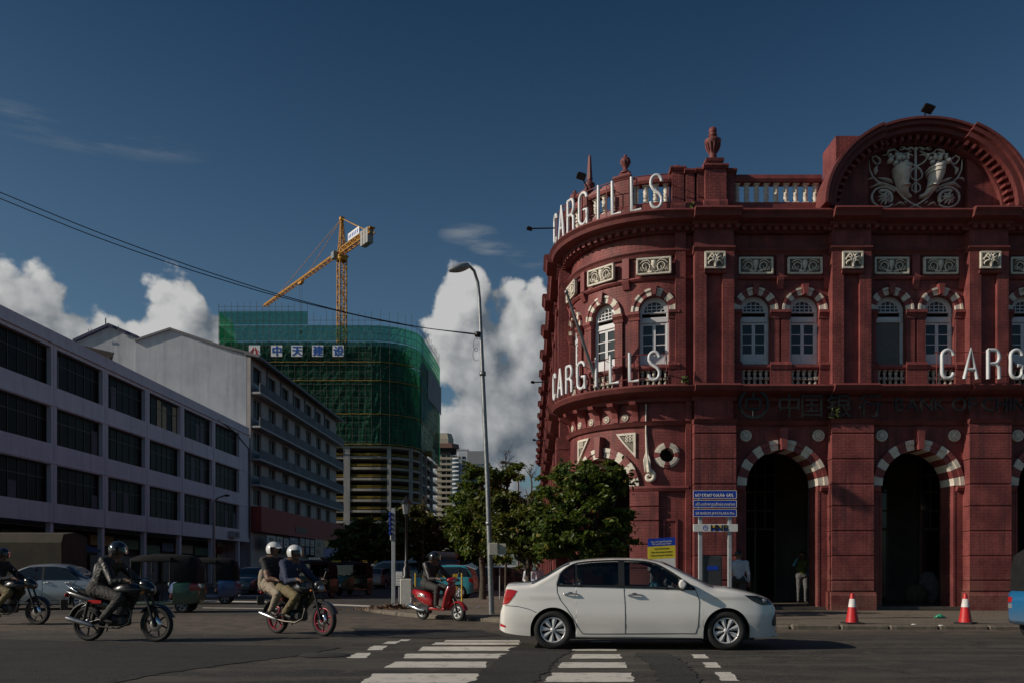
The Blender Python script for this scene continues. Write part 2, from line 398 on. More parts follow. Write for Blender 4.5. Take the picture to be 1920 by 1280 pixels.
def gp(px, py, z): Y = GY(py, z); return (GX(px, Y), Y, z)
def slab(name, outline, z0, z1, m, parent=None):
    b = MB(); n = len(outline)
    b.add([(x,y,z0) for x,y in outline]+[(x,y,z1) for x,y in outline], [tuple(range(n,2*n))]+[(i,(i+1)%n,n+(i+1)%n,n+i) for i in range(n)])
    return fixn(b.obj(name, m, parent))
edge = [gp(700,1146,0), gp(752,1153,0), gp(800,1157.5,0), gp(880,1162,0), gp(950,1166,0), gp(1050,1173,0), gp(1480,1178,0)]
edge = [(p[0], p[1]) for p in edge]+[(12.0, 17.9), (30, 17.7)]
back = [(30, 24.0), (4.6, 24.6), (2.3, 26.0), (1.7, 28), (1.7, 170), (-1.2, 170), (-1.2, 37), (-2.2, 34), (-4.3, 29), (-4.65, 27.3)]
pave = struct(slab('pavement', edge+back, -.05, .1, PAVE))
# kerb stones along the front edge
kb = MB().bbox(-.49, .49, -.15, 0, -.05, .104, .03).mesh('kerb_stone', KERB)
pts = [back[-1]]+edge
acc = 0.0
for (x0,y0),(x1,y1) in zip(pts[:-1], pts[1:]):
    L = sqrt((x1-x0)**2+(y1-y0)**2); a = atan2(y1-y0, x1-x0); n = max(1, round(L)); 
    for i in range(n):
        t = (i+.5)/n
        if x0+(x1-x0)*t > 15: break
        link('kerb_stone', kb, pave, (x0+(x1-x0)*t, y0+(y1-y0)*t, random.uniform(-.022,.0)), (random.uniform(-.02,.02), random.uniform(-.01,.01), a+random.uniform(-.012,.012)), (L/n, 1, 1))
# arcade floor inside the red building, two low steps up
lp = struct(slab('far_pavement', [(-27.5, 30), (-24.6, 30), (-20.5, 130), (-23.5, 130)], -.05, .12, KERB))

# painted markings, from the picture's corners straight down onto the road
def mark(name, corners, z=.004, m=PAINT, rag=0.0):
    ps = [gp(x, y, z) for x, y in corners]
    if rag:
        out = []
        for i in range(len(ps)):
            a, b_ = Vector(ps[i]), Vector(ps[(i+1)%len(ps)]); n = max(2, int((b_-a).length/.10))
            for k in range(n): p = a.lerp(b_, k/n); out.append((p.x+random.uniform(-rag,rag), p.y+random.uniform(-rag,rag)*.7, z))
        ps = out
    b = MB(); b.poly(ps); o = b.obj(name, m, road)
    if o.data.polygons[0].normal.z < 0: o.data.flip_normals()
    return o
Zx = lambda x: 600+x/2.2857
Zy = lambda y: 1160+y/2.2857
for x0t,x1t,x0b,x1b,y0,y1 in [(540,860,530,858,89,96),(494,858,480,850,99,109),(440,852,422,846,117,135),(372,818,356,812,147,167),(322,722,278,708,181,207),(228,692,176,668,232,273),
                              (1160,1248,1150,1250,93,98),(1084,1266,1080,1270,127,135),(1092,1284,1070,1292,149,168),(1036,1304,1020,1318,184,208),(1000,1334,958,1346,229,268),
                              (158,216,116,198,144,166),(228,288,196,266,113,132),(292,344,268,326,94,105),(348,392,334,376,86,93),
                              (1592,1650,1606,1672,150,167),(1636,1694,1656,1722,184,207),(1692,1764,1716,1798,226,263)]:
    mark('road_stripe', [(Zx(x0t),Zy(y0)),(Zx(x1t),Zy(y0)),(Zx(x1b),Zy(y1)),(Zx(x0b),Zy(y1))], rag=.02)
# the crossing goes on towards the camera below the frame
for y0,y1 in ((1290,1318),(1345,1392)):
    for xa,xb in ((620-(y0-1290)*1.6, 868-(y0-1290)*.7),(1000-(y0-1290)*.5, 1200+(y0-1290)*.6)):
        mark('road_stripe', [(xa+18,y0),(xb-4,y0),(xb,y1),(xa-14,y1)], rag=.012)
for c in ([(379,1125),(500,1126.5),(500,1128.5),(379,1127)], [(612,1131),(694,1134),(694,1136.4),(612,1133.4)], [(330,1114),(486,1115.5),(486,1116.8),(330,1115.2)],
          [(690,1097),(720,1095),(722,1096.4),(692,1098.4)], [(520,1107),(640,1106),(642,1107.2),(520,1108.2)], [(380,1138),(520,1139.5),(520,1140.5),(380,1139)]):
    mark('lane_line', c)
# patches of newer asphalt over the crossing
def patch(c): return mark('asphalt_patch', c, .0075, ASPHN, .05)
patch([(980,1203),(1002,1208),(1075,1218),(1045,1236),(1020,1262),(985,1296),(860,1330),(830,1310),(890,1272),(925,1240),(955,1218)])
patch([(1190,1222),(1255,1224),(1290,1245),(1312,1272),(1330,1330),(1240,1330),(1235,1280),(1225,1250)])
patch([(-60,1196),(380,1206),(640,1212),(560,1228),(430,1244),(300,1262),(150,1290),(-100,1310)])
patch([(660,1176),(900,1180),(940,1190),(820,1196),(680,1192)])
# round manhole cover left of the crossing
mh = MB(); c = gp(608, 1226.5, .009); mh.lathe([(0,.012),(.30,.012),(.33,.004),(.36,0)], c, 24)
mh.obj('manhole_cover', mat('cast_iron', (.035,.033,.03), .8, var=.3, scale=20), road)
# ------------------------------------------------------------------ the red building
# facade coordinates: u along the front (0 where the curve meets the straight front, negative round the corner), v height, d outwards
WY, CX0, RC = 24.9, 4.70, 2.76
QL = RC*pi/2
def M3(u, v, d):
    if u >= 0: return (CX0+u, WY-d, v)
    if u > -QL:
        t = -u/RC; return (CX0-(RC+d)*sin(t), WY+RC-(RC+d)*cos(t), v)
    return (CX0-RC-d+.022*(-u-QL), WY+RC+(-u-QL), v)
def rot_u(u): return 0.0 if u >= 0 else (-(-u/RC) if u > -QL else -pi/2)
def U(px, d=0.0): return (px-960)*(WY-d)/FPX-CX0
def V(py, d=0.0): return EYE+(HOR-py)*(WY-d)/FPX
class FB:
    def __init__(s): s.v = []; s.f = []; s.mi = []; s.sm = []
    def add(s, vs, fs, mi=0, sm=False):
        o = len(s.v); s.v += vs
        for f in fs: s.f.append([o+i for i in f]); s.mi.append(mi); s.sm.append(sm)
    def us(s, u0, u1, step=.16):
        a, b = min(u0,u1), max(u0,u1); L = [a]
        lo, hi = max(a, -QL), min(b, 0.0)
        if hi-lo > 1e-6:
            n = max(1, int(math.ceil((hi-lo)/step)))
            L += [lo+(hi-lo)*i/n for i in range(n+1)]
        L.append(b); out = []
        for x in L:
            if not out or x-out[-1] > 1e-6: out.append(x)
        return out
    def box(s, u0, u1, v0, v1, d0, d1, mi=0): s.prof([(d0,v0),(d1,v0),(d1,v1),(d0,v1)], u0, u1, mi)
    def prof(s, pr, u0, u1, mi=0, caps=True):
        """extrude a (d, v) profile along the front"""
        L = s.us(u0, u1); n = len(pr); vs = [(u, p[1], p[0]) for u in L for p in pr]; fs = []
        for i in range(len(L)-1):
            for j in range(n): fs.append((i*n+j, i*n+(j+1)%n, (i+1)*n+(j+1)%n, (i+1)*n+j))
        if caps: fs.append(tuple(range(n))[::-1]); fs.append(tuple(range((len(L)-1)*n, len(L)*n)))
        s.add(vs, fs, mi)
    def rect(s, u0, u1, v0, v1, d):
        L = s.us(u0, u1)
        for a, b in zip(L[:-1], L[1:]): s.add([(a,v0,d),(b,v0,d),(b,v1,d),(a,v1,d)], [(0,1,2,3)])
    def arched(s, u0, u1, v0, v1, uc, r, vs, vb, d, depth, seg=20):
        """wall panel with a round-headed opening and its reveal"""
        s.rect(u0, uc-r, v0, v1, d); s.rect(uc+r, u1, v0, v1, d)
        if vb > v0+1e-4: s.rect(uc-r, uc+r, v0, vb, d)
        arc = [(uc-r*cos(pi*i/seg), vs+r*sin(pi*i/seg)) for i in range(seg+1)]
        for a, b in zip(arc[:-1], arc[1:]): s.add([(a[0],a[1],d),(b[0],b[1],d),(b[0],v1,d),(a[0],v1,d)], [(0,1,2,3)])
        rim = [(uc-r, vb)]+arc+[(uc+r, vb)]
        if vb > v0+1e-4: rim.append((uc-r, vb))
        for a, b in zip(rim[:-1], rim[1:]): s.add([(a[0],a[1],d),(a[0],a[1],d-depth),(b[0],b[1],d-depth),(b[0],b[1],d)], [(0,1,2,3)])
    def obj(s, name, mats, parent):
        me = bpy.data.meshes.new(name); me.from_pydata([M3(*p) for p in s.v], [], s.f)
        for m in (mats if isinstance(mats, (list,tuple)) else [mats]): me.materials.append(m)
        me.polygons.foreach_set('material_index', s.mi); me.polygons.foreach_set('use_smooth', s.sm)
        uv = me.uv_layers.new(name='UVMap'); k = 0; data = []
        for f in s.f:
            P = [s.v[i] for i in f]
            du, dv, dd = [max(p[a] for p in P)-min(p[a] for p in P) for a in (0,1,2)]
            for p in P:
                if du >= dd or dd < 1e-6: data += [p[0], p[1] if dv > 1e-6 else p[2]]
                else: data += [p[2], p[1] if dv > 1e-6 else p[0]]
        uv.data.foreach_set('uv', data); me.update()
        o = link(name, me, parent); return fixn(o) if name not in ('wall',) else o
def wedge(fb, uc, vs, r0, r1, a0, a1, d0, d1, mi=0, seg=2, kz=1.0):
    for i in range(seg):
        b0, b1 = a0+(a1-a0)*i/seg, a0+(a1-a0)*(i+1)/seg
        q = [(uc-r*cos(a), vs+kz*r*sin(a)) for r, a in ((r0,b0),(r1,b0),(r1,b1),(r0,b1))]
        fb.add([(x,y,d) for d in (d0,d1) for x,y in q], [(3,2,1,0),(4,5,6,7),(0,1,5,4),(1,2,6,5),(2,3,7,6),(3,0,4,7)], mi)

red = thing('red_building', 'ornate two storey red brick corner building with cream trim and rounded corner', 'building', (CX0+4, WY+2, 0.1))
PC = [5.83+3.95*i-CX0 for i in range(4)]            # pilaster centres along the front
BCn = [7.805+3.95*i-CX0 for i in range(3)]          # bay centres
SIDE = [-QL-.75-3.95*i for i in range(14)]          # pilasters round the side
END = PC[3]+.62
SEND = -QL-54.0
Zs = dict(floor=.1, spring=3.71, lowtop=5.57, band=6.27, sill=7.27, wspring=8.81, panel=9.82, arch=10.43, corn=11.2)
CWIN = [-RC*radians(11.5), -RC*radians(45), -RC*radians(78.5)]

def wall_mesh():
    fb = FB()
    # upper storey
    for bc in BCn:
        for s in (-1, 1):
            wc = bc+s*.716
            a, b = (bc-1.975, bc) if s < 0 else (bc, bc+1.975)
            fb.arched(a, b, 6.3, 11.2, wc, .44, Zs['wspring'], 6.55, 0, .36)
    # curved corner: three windows
    cuts = [-QL, (CWIN[2]+CWIN[1])/2, (CWIN[1]+CWIN[0])/2, BCn[0]-1.975]
    for i, wc in enumerate(reversed(CWIN)): fb.arched(cuts[i], cuts[i+1], 6.3, 11.2, wc, .44, Zs['wspring'], 6.55, 0, .36)
    # ground storey
    for bc in BCn: fb.arched(bc-1.975, bc+1.975, .1, 6.3, bc+.05, 1.05, Zs['spring'], .1, .05, .75, 28)
    ua = CWIN[1]
    fb.arched(-QL, -.70, .1, 6.3, ua, .93, Zs['spring'], .1, .05, .75, 28)
    # flat piece with the round window
    uc, vc, r, h = U(1249)+.02, V(853), .21, .48
    a, b = -.70, BCn[0]-1.975
    fb.rect(a, uc-h, .1, 6.3, .05); fb.rect(uc+h, b, .1, 6.3, .05); fb.rect(uc-h, uc+h, .1, vc-h, .05); fb.rect(uc-h, uc+h, vc+h, 6.3, .05)
    n = 32; ring = []; sq = []
    for i in range(n):
        t = 2*pi*i/n; k = 1/max(abs(cos(t)), abs(sin(t)))
        ring.append((uc+r*cos(t), vc+r*sin(t))); sq.append((uc+h*k*cos(t), vc+h*k*sin(t)))
    for i in range(n):
        j = (i+1)%n
        fb.add([(*ring[i],.05),(*sq[i],.05),(*sq[j],.05),(*ring[j],.05)], [(0,1,2,3)])
        fb.add([(*ring[i],.05),(*ring[j],.05),(*ring[j],-.4),(*ring[i],-.4)], [(0,1,2,3)])
    # side street front, then the end of the front beyond the frame
    fb.rect(SEND, -QL, .1, 11.2, 0)
    fb.rect(BCn[2]+1.975, END+.02, .1, 11.2, 0)
    return fb.obj('wall', BRICK, red)
wall_mesh()
# dark rooms behind the upper windows, arcade behind the lower arches
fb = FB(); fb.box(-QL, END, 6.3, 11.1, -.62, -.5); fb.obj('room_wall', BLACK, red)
b = MB()
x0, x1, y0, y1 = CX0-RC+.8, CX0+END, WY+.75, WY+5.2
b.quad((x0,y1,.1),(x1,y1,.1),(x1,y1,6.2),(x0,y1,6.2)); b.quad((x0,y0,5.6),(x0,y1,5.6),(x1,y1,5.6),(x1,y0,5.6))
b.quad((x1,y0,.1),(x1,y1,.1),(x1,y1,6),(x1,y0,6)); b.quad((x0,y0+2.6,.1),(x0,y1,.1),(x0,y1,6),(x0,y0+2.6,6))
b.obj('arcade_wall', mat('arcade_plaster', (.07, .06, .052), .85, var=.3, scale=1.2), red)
b = MB(); b.quad((x0,WY-.1,.19),(x1,WY-.1,.19),(x1,y1,.19),(x0,y1,.19)); b.quad((x0,WY-.1,.1),(x1,WY-.1,.1),(x1,WY-.1,.19),(x0,WY-.1,.19))
b.obj('arcade_floor', mat('arcade_tiles', (.10, .085, .07), .6, var=.25, scale=3), red)
# glazed shop screens at the back of the arcade
for i, bc in enumerate(BCn):
    X = CX0+bc+.05
    f = MB()
    for k in range(9): f.box(X-1.4+k*.35-.02, X-1.4+k*.35+.02, y1-.10, y1-.04, 2.7, 5.2)
    for z in (2.7, 3.35, 4.0, 4.6, 5.2): f.box(X-1.42, X+1.42, y1-.11, y1-.03, z-.025, z+.025)
    for k in range(5): f.box(X-1.4+k*.7-.03, X-1.4+k*.7+.03, y1-.10, y1-.04, .19, 2.7)
    scr = f.obj('shop_screen', mat('dark_timber', (.10, .085, .07), .6), red)
    for k in range(4):
        for z0, z1 in ((.2, 2.65), (2.75, 5.15)):
            p = MB().box(X-1.37+k*.7, X-.73+k*.7, y1-.075, y1-.06, z0, z1); p.obj('pane', GLASSD, scr)
# building mass: roof and back, so that it closes from the side too
b = MB(); b.quad((CX0-RC+.3,WY+RC,11.0),(CX0+END,WY+.5,11.0),(CX0+END,WY+16,11.0),(CX0-RC+1.6,WY+56,11.0)); b.quad((CX0+END,WY,0),(CX0+END,WY+16,0),(CX0+END,WY+16,11.2),(CX0+END,WY,11.2))
b.obj('roof', REDD, red)

# ---- mouldings
def moulding(name, prof_, ranges, m=REDD, parent=red, split=False):
    if split:
        for r in ranges: moulding(name, prof_, [r], m, parent)
        return
    fb = FB()
    for u0, u1, dd in ranges: fb.prof([(d+dd if d > 0 else d, v) for d, v in prof_], u0, u1)
    return fb.obj(name, m, parent)
def runs(w, extra, lo=SEND, hi=END, pil=None):
    """straight runs and the pieces that break forward over pilasters"""
    R = []; cur = lo; P = sorted(pil if pil is not None else PC+SIDE)
    for p in P:
        R.append((cur, p-w, 0.0)); R.append((p-w, p+w, extra)); cur = p+w
    R.append((cur, hi, 0.0)); return [(a, min(b, hi), e) for a, b, e in R if b-a > 1e-3 and a < hi]
main = moulding('main_cornice', [(-.2,11.02),(.14,11.02),(.16,11.10),(.30,11.16),(.32,11.22),(.62,11.26),(.66,11.36),(.74,11.44),(.70,11.50),(-.2,11.52)], runs(.66, .17))
den = FB()
u = SEND+2
while u < END:
    near = any(abs(u-p) < .64 for p in PC+SIDE); e = .17 if near else 0
    den.box(u, u+.11, 11.05, 11.165, .15+e, .29+e); u += .235
stuff(den.obj('dentil_course', RED, main))
arch2 = moulding('upper_architrave', [(-.1,10.38),(.06,10.38),(.10,10.46),(.16,10.52),(.14,10.58),(-.1,10.6)], runs(.60, .22))
moulding('panel_string_course', [(-.1,9.70),(.05,9.70),(.10,9.76),(.09,9.80),(-.1,9.81)], [(-QL+.02, END, 0)], RED)
low = moulding('balcony_cornice', [(-.1,6.14),(.18,6.14),(.22,6.24),(.45,6.30),(.62,6.36),(.70,6.48),(.64,6.54),(-.1,6.56)], runs(.64, .12))
moulding('sign_band_moulding', [(-.05,5.46),(.12,5.46),(.17,5.54),(.20,5.58),(-.05,5.60)], runs(.62, .3))
moulding('impost_moulding', [(0,3.55),(.12,3.55),(.16,3.64),(.15,3.70),(0,3.71)], [(-1.22, .42, .02), (-QL, -3.12, .02)]+[(bc+s*1.53-.42, bc+s*1.53+.42, .02) for bc in [x+.05 for x in BCn] for s in (-1, 1)], RED, split=True)
moulding('plinth', [(0,.1),(.14,.1),(.14,.55),(.08,.63),(0,.63)], [(-1.22, .50, .05), (-QL, -3.12, .05)]+[(s-.8, s+.8, .4) for s in SIDE], RED, split=True)

# ---- pilasters (upper) and rusticated piers (lower)
RECESS_SHADE = mat('shaded_carving_ground', (.20, .175, .14), .8, var=.25, scale=9)  # shade of the carved recesses painted in as a darker ground
sqp = MB()   # small square relief with leaf fronds, local x along, -y outwards
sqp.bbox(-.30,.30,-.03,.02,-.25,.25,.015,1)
for s in (-1,1): sqp.bbox(s*.27-.03,s*.27+.03,-.075,-.02,-.25,.25,.01,0); sqp.bbox(-.30,.30,-.075,-.02,s*.22-.03,s*.22+.03,.01,0)
for s in (-1,1):
    for k,(x,zt,cu) in enumerate(((.05,.16,.10),(.10,.08,.11),(.08,-.04,.12))):
        sqp.path([(s*.015,-.085,-.19),(s*.03,-.10,-.05+zt*.3),(s*x*.8,-.11,zt*.7),(s*(x+cu*.5),-.10,zt),(s*(x+cu),-.085,zt-.05),(s*(x+cu*.9),-.085,zt-.10)], [.02,.026,.03,.028,.022,.010], 6)
sqp.path([(0,-.085,-.2),(0,-.11,0),(0,-.085,.18)], [.03,.022,.012], 6); SQ = sqp.mesh('relief_panel', [CREAM, RECESS_SHADE])
wdp = MB()
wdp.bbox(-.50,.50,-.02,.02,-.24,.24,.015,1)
for s in (-1,1): wdp.bbox(s*.475-.03,s*.475+.03,-.11,-.02,-.25,.25,.01); wdp.bbox(-.505,.505,-.11,-.02,s*.22-.03,s*.22+.03,.01)
for s in (-1,1):
    c = (s*.24, 0, -.01); sp = [(s*.05,-.11,-.17)]
    for k in range(15): t = -1.2+k*.55; r = .155*(1-k/17); sp.append((c[0]-s*r*cos(t)*1.0,-.095,c[2]+r*sin(t)*(-1)*-1))
    wdp.path(sp, [.026-.0012*k for k in range(len(sp))], 6)
    for k in range(4): wdp.path([(s*(.09+.08*k),-.11,-.17+.01*k),(s*(.14+.08*k),-.10,-.12+.03*k),(s*(.17+.075*k),-.11,-.14)], [.012,.026,.008], 6)
    wdp.path([(s*.10,-.11,.10),(s*.18,-.10,.17),(s*.32,-.085,.15),(s*.40,-.11,.07)], [.012,.022,.02,.008], 6)
wdp.lathe([(.02,-.17),(.05,-.14),(.035,-.09),(.085,.02),(.10,.10),(.08,.13),(.095,.16),(0,.165)], (0,-.03,0), 10); WD = wdp.mesh('relief_panel', [CREAM, RECESS_SHADE])
def rigid(name, me, u, v, d, parent=red, rz=0, s=None): return link(name, me, parent, M3(u, v, d), (0, rz, rot_u(u)), s)

def pilaster(pc, depth=.35, w=.56, panel=True):
    fb = FB()
    fb.box(pc-w, pc-w+.33, 6.55, 9.88, 0, depth); fb.box(pc+w-.33, pc+w, 6.55, 9.88, 0, depth)      # two strips with a sunk middle
    fb.box(pc-w+.33, pc+w-.33, 6.55, 9.88, 0, depth-.11)
    fb.box(pc-w-.002, pc+w+.002, 9.88, 10.40, 0, depth+.003)
    fb.prof([(0,9.76),(depth+.06,9.76),(depth+.10,9.84),(0,9.86)], pc-.31, pc+.31)
    fb.box(pc-w, pc+w, 10.58, 11.04, 0, depth-.02)
    o = fb.obj('pilaster', BRICK, red)
    if panel: rigid('relief_panel', SQ, pc, 10.13, depth+.02, o)
    return o
def pier(pc, depth=.42, w=.60, joints=None):
    fb = FB(); fb.box(pc-w+.03, pc+w-.03, .1, 5.5, 0, depth-.035); fb.box(pc-w+.05, pc+w-.05, 5.58, 6.16, 0, depth-.12)
    o = fb.obj('pier', BRICK, red)
    fb = FB(); fb.prof([(0,.1),(depth+.07,.1),(depth+.07,.52),(depth+.02,.62),(0,.62)], pc-w-.05, pc+w+.05); fb.obj('plinth', BRICK, o)
    zs = [.66, 1.03, 1.75, 2.10, 2.46, 2.84, 3.20, 3.57, 3.94, 4.30, 4.66, 5.06, 5.44]
    zs = [.635, .95, 1.66, 2.375, 3.09, 3.72, 4.44, 5.17, 5.47]
    for z0, z1 in zip(zs[:-1], zs[1:]):
        fb = FB(); c = .022
        fb.prof([(0,z0+.012),(depth-c,z0+.012),(depth,z0+.012+c),(depth,z1-.012-c),(depth-c,z1-.012),(0,z1-.012)], pc-w, pc+w); fb.obj('rusticated_block', BRICK, o)
    return o
for pc in PC: pilaster(pc); pier(pc)
for i, pc in enumerate(SIDE): pilaster(pc, .42, .6, False); pier(pc, .5, .66) if i < 5 else None
for pc in SIDE[5:]: fb = FB(); fb.box(pc-.66, pc+.66, .1, 6.1, 0, .5); fb.obj('pier', BRICK, red)
# strips next to the corner and the pier that carries the corner arch
fb = FB(); fb.box(.05, .34, 6.55, 11.04, 0, .14); fb.obj('corner_strip', BRICK, red)
fb = FB(); fb.box(.34, .50, .63, 6.14, 0, .16); fb.obj('corner_strip', BRICK, red)
def corner_pier(u0, u1):
    fb = FB(); fb.box(u0+.03, u1-.03, .6, 3.56, 0, .13); o = fb.obj('corner_pier', BRICK, red)
    zs = [.64, 1.30, 2.0, 2.68, 3.1, 3.55]
    for z0, z1 in zip(zs[:-1], zs[1:]):
        fb = FB(); fb.prof([(0,z0+.012),(.145,z0+.012),(.165,z0+.03),(.165,z1-.03),(.145,z1-.012),(0,z1-.012)], u0, u1); fb.obj('rusticated_block', BRICK, o)
corner_pier(-1.22, -.42); corner_pier(-QL+.15, -3.12)
for a, b_, z0 in ((-.30,-.24,.7),(.06,.12,.7),(-.24,.06,2.69)): fb = FB(); fb.box(a, b_, z0, 2.75, .05, .085); fb.obj('panel_moulding', RED, red)

# ---- windows of the upper storey
BAL = MB()
BAL.bbox(-.07,.07,-.07,.07,0,.05,.008); BAL.bbox(-.07,.07,-.07,.07,.53,.58,.008)
BAL.lathe([(.045,.05),(.062,.08),(.04,.10),(.068,.17),(.045,.25),(.06,.27),(.06,.31),(.045,.33),(.068,.40),(.04,.48),(.062,.51),(.045,.53)], (0,0,0), 10)
for q_ in range(len(BAL.v)): BAL.v[q_] = (BAL.v[q_][0]*1.28, BAL.v[q_][1]*1.28, BAL.v[q_][2])
BALM = BAL.mesh('baluster', CREAM)
BAL2 = MB(); BAL2.bbox(-.058,.058,-.058,.058,0,.05,.008); BAL2.bbox(-.058,.058,-.058,.058,.44,.49,.008); BAL2.bbox(-.062,.062,-.062,.062,.20,.29,.01)
BAL2.lathe([(.036,.05),(.056,.10),(.03,.18),(.036,.20)], n=8); BAL2.lathe([(.036,.29),(.03,.31),(.056,.39),(.036,.44)], n=8)
BALM2 = BAL2.mesh('baluster', mat('grey_cream_stone', (.46, .42, .36), .7, var=.2, scale=6, dirt=.4))
def win_frame():
    b = MB()
    for s in (-1,1): b.bbox(s*.40-.045, s*.40+.045, -.05, .05, 7.27, 8.80, .01)
    n = 16
    for i in range(n):
        a0, a1 = pi*i/n, pi*(i+1)/n
        q = [(r*cos(a), r*sin(a)) for r, a in ((.30,a0),(.445,a0),(.445,a1),(.30,a1))]
        b.add([(x,y,8.81+z) for y in (-.05,.05) for x,z in q], [(3,2,1,0),(4,5,6,7),(0,1,5,4),(1,2,6,5),(2,3,7,6),(3,0,4,7)])
    b.bbox(-.42,.42,-.07,.05,8.50,8.66,.012); b.bbox(-.40,.40,-.055,.05,8.78,8.815,.005)
    for x in (-.2,-.07,.07,.2): b.box(x-.011,x+.011,-.03,.0,8.8,8.81+sqrt(max(.0,.31**2-x*x)))
    for z in (8.90, 9.0): h = sqrt(.31**2-(z-8.81)**2); b.box(-h,h,-.031,-.001,z-.011,z+.011)
    return b.mesh('window', WHITEP)
WF = win_frame()
def leaf_mesh():
    b = MB()
    for x in (-.165,.165): b.bbox(x-.03,x+.03,-.03,.03,0,1.2,.006)
    for z in (0,.03): pass
    b.bbox(-.135,.135,-.03,.03,0,.30,.01)
    for z in (.57,.86): b.box(-.135,.135,-.02,.02,z-.014,z+.014)
    b.bbox(-.135,.135,-.03,.03,1.14,1.2,.006)
    return b.mesh('casement', WHITEP)
LF = leaf_mesh()
def pane_mesh(w, h): return MB().box(-w,w,-.004,.004,0,h).mesh('pane', GLASSD)
PM = [pane_mesh(.135, .245), pane_mesh(.135, .26), pane_mesh(.135, .255)]
FAN = MB(); FAN.prism([(.30*cos(pi*i/14),.003,8.81+.30*sin(pi*i/14)) for i in range(15)], (0,-.006,0)); FANM = FAN.mesh('pane', GLASSD)
BOARD = MB().bbox(-.36,.36,-.01,.01,7.28,8.5,.004).mesh('board', mat('grey_board', (.16,.155,.15), .8, var=.12))
def window(u, style=0, bal=True, extras=True):
    w = rigid('window', WF, u, 0, -.20)
    fz = M3(u, 0, -.17); r = (0,0,rot_u(u))
    link('pane', FANM, w, M3(u, 0, -.205), r)
    if style == 1: link('blind_board', BOARD, w, M3(u,0,-.2), r)
    else:
        for s in (-1,1):
            q = Vector((s*.185,0,7.29)); q.rotate(Euler(r)); base = Vector(M3(u,0,-.19))+q
            lf = link('casement', LF, w, base, r)
            for k,(z,pm) in enumerate(((.31,0),(.585,1),(.875,2))): link('pane', PM[pm], w, base+Vector((0,0,z)), r)
    # striped arch over the window
    n = 11
    for i in range(n):
        a0, a1 = pi*i/n, pi*(i+1)/n
        fb = FB()
        if i == n//2: wedge(fb, u, 8.81, .44, .74, a0+.02, a1-.02, -.1, .17, 0, 1); fb.obj('keystone', RED, w)
        else:
            wedge(fb, u, 8.81, .445, .59, a0+.004, a1-.004, -.34, .06); wedge(fb, u, 8.81, .592, .655, a0+.004, a1-.004, 0, .095); fb.obj('voussoir', CREAM if i%2 == 0 else RED, w)
    # caps of the little piers, balcony rail
    for s in (-1,1):
        a, b_ = (u-.72, u-.41) if s < 0 else (u+.41, u+.72)
        fb = FB(); fb.box(a+.04, b_-.03, 7.30, 8.60, 0, .07); fb.box(a, b_, 6.55, 7.08, 0, .13)
        fb.prof([(0,8.56),(.09,8.56),(.10,8.64),(.16,8.72),(.15,8.80),(0,8.81)], a, b_); fb.prof([(0,7.08),(.15,7.08),(.19,7.2),(.10,7.3),(0,7.32)], a, b_); fb.obj('window_pier', BRICK, w)
    fb = FB(); fb.prof([(-.3,7.09),(.10,7.09),(.13,7.14),(.12,7.22),(-.3,7.24)], u-.42, u+.42); fb.obj('window_sill', RED, w)
    for k in range(5):
        uu = u-.34+k*.17; link('baluster', BALM2, w, M3(uu, 6.585, -.02), (0,0,rot_u(uu)), (1,1,1.03))
for i, bc in enumerate(BCn):
    window(bc-.716, 1 if i == 1 else 0); window(bc+.716)
for u in CWIN: window(u)
# relief panels above the windows, console blocks between them
for bc in BCn:
    for s in (-1,1): rigid('relief_panel', WD, bc+s*.716, 10.08, .02)
    for s in (-1,0,1):
        fb = FB(); uu = bc+s*1.36; fb.box(uu-.11, uu+.11, 9.8, 10.40, 0, .09); fb.prof([(0,9.42),(.05,9.42),(.14,9.66),(.15,9.74),(0,9.76)], uu-.09, uu+.09); fb.obj('console', RED, red)
for u in CWIN:
    rigid('relief_panel', WD, u, 10.08, .05)
for uu in (CWIN[0]+.70, (CWIN[0]+CWIN[1])/2, (CWIN[1]+CWIN[2])/2, CWIN[2]-.5):
    if True:
        fb = FB(); fb.box(uu-.10, uu+.10, 9.8, 10.40, 0, .12); fb.prof([(0,9.5),(.06,9.5),(.14,9.68),(.16,9.74),(0,9.76)], uu-.1, uu+.1); fb.obj('console', RED, red)

# ---- lower arches
def archway(uc, r, ro, n, key=True, dd=.05):
    fb = FB(); wedge(fb, uc, 3.71, r-.006, r+.04, 0, pi, -.70, -.66, 0, 24); aw = fb.obj('archway', BRICK, red)
    for s in (-1,1):
        fb = FB(); fb.box(uc+s*r-(.010 if s > 0 else .05), uc+s*r+(.05 if s > 0 else .010), .105, 3.545, -.62, dd+.012); fb.obj('jamb', BRICK, aw)
    for i in range(n):
        a0, a1 = pi*i/n, pi*(i+1)/n; fb = FB()
        if i == n//2: wedge(fb, uc, 3.71, r-.02, ro+.32, a0+.035, a1-.035, -.1, dd+.26, 0, 1); fb.obj('keystone', RED, aw)
        else:
            wedge(fb, uc, 3.71, r-.012, r+(ro-r)*.55, a0+.003, a1-.003, -.68, dd+.06, 0, 3); wedge(fb, uc, 3.71, r+(ro-r)*.552, ro, a0+.003, a1-.003, 0, dd+.10, 0, 3)
            fb.obj('voussoir', CREAM if i%2 == 0 else RED, aw)
    return aw
for bc in BCn: archway(bc+.05, 1.05, 1.33, 15)
archway(CWIN[1], .93, 1.2, 15)
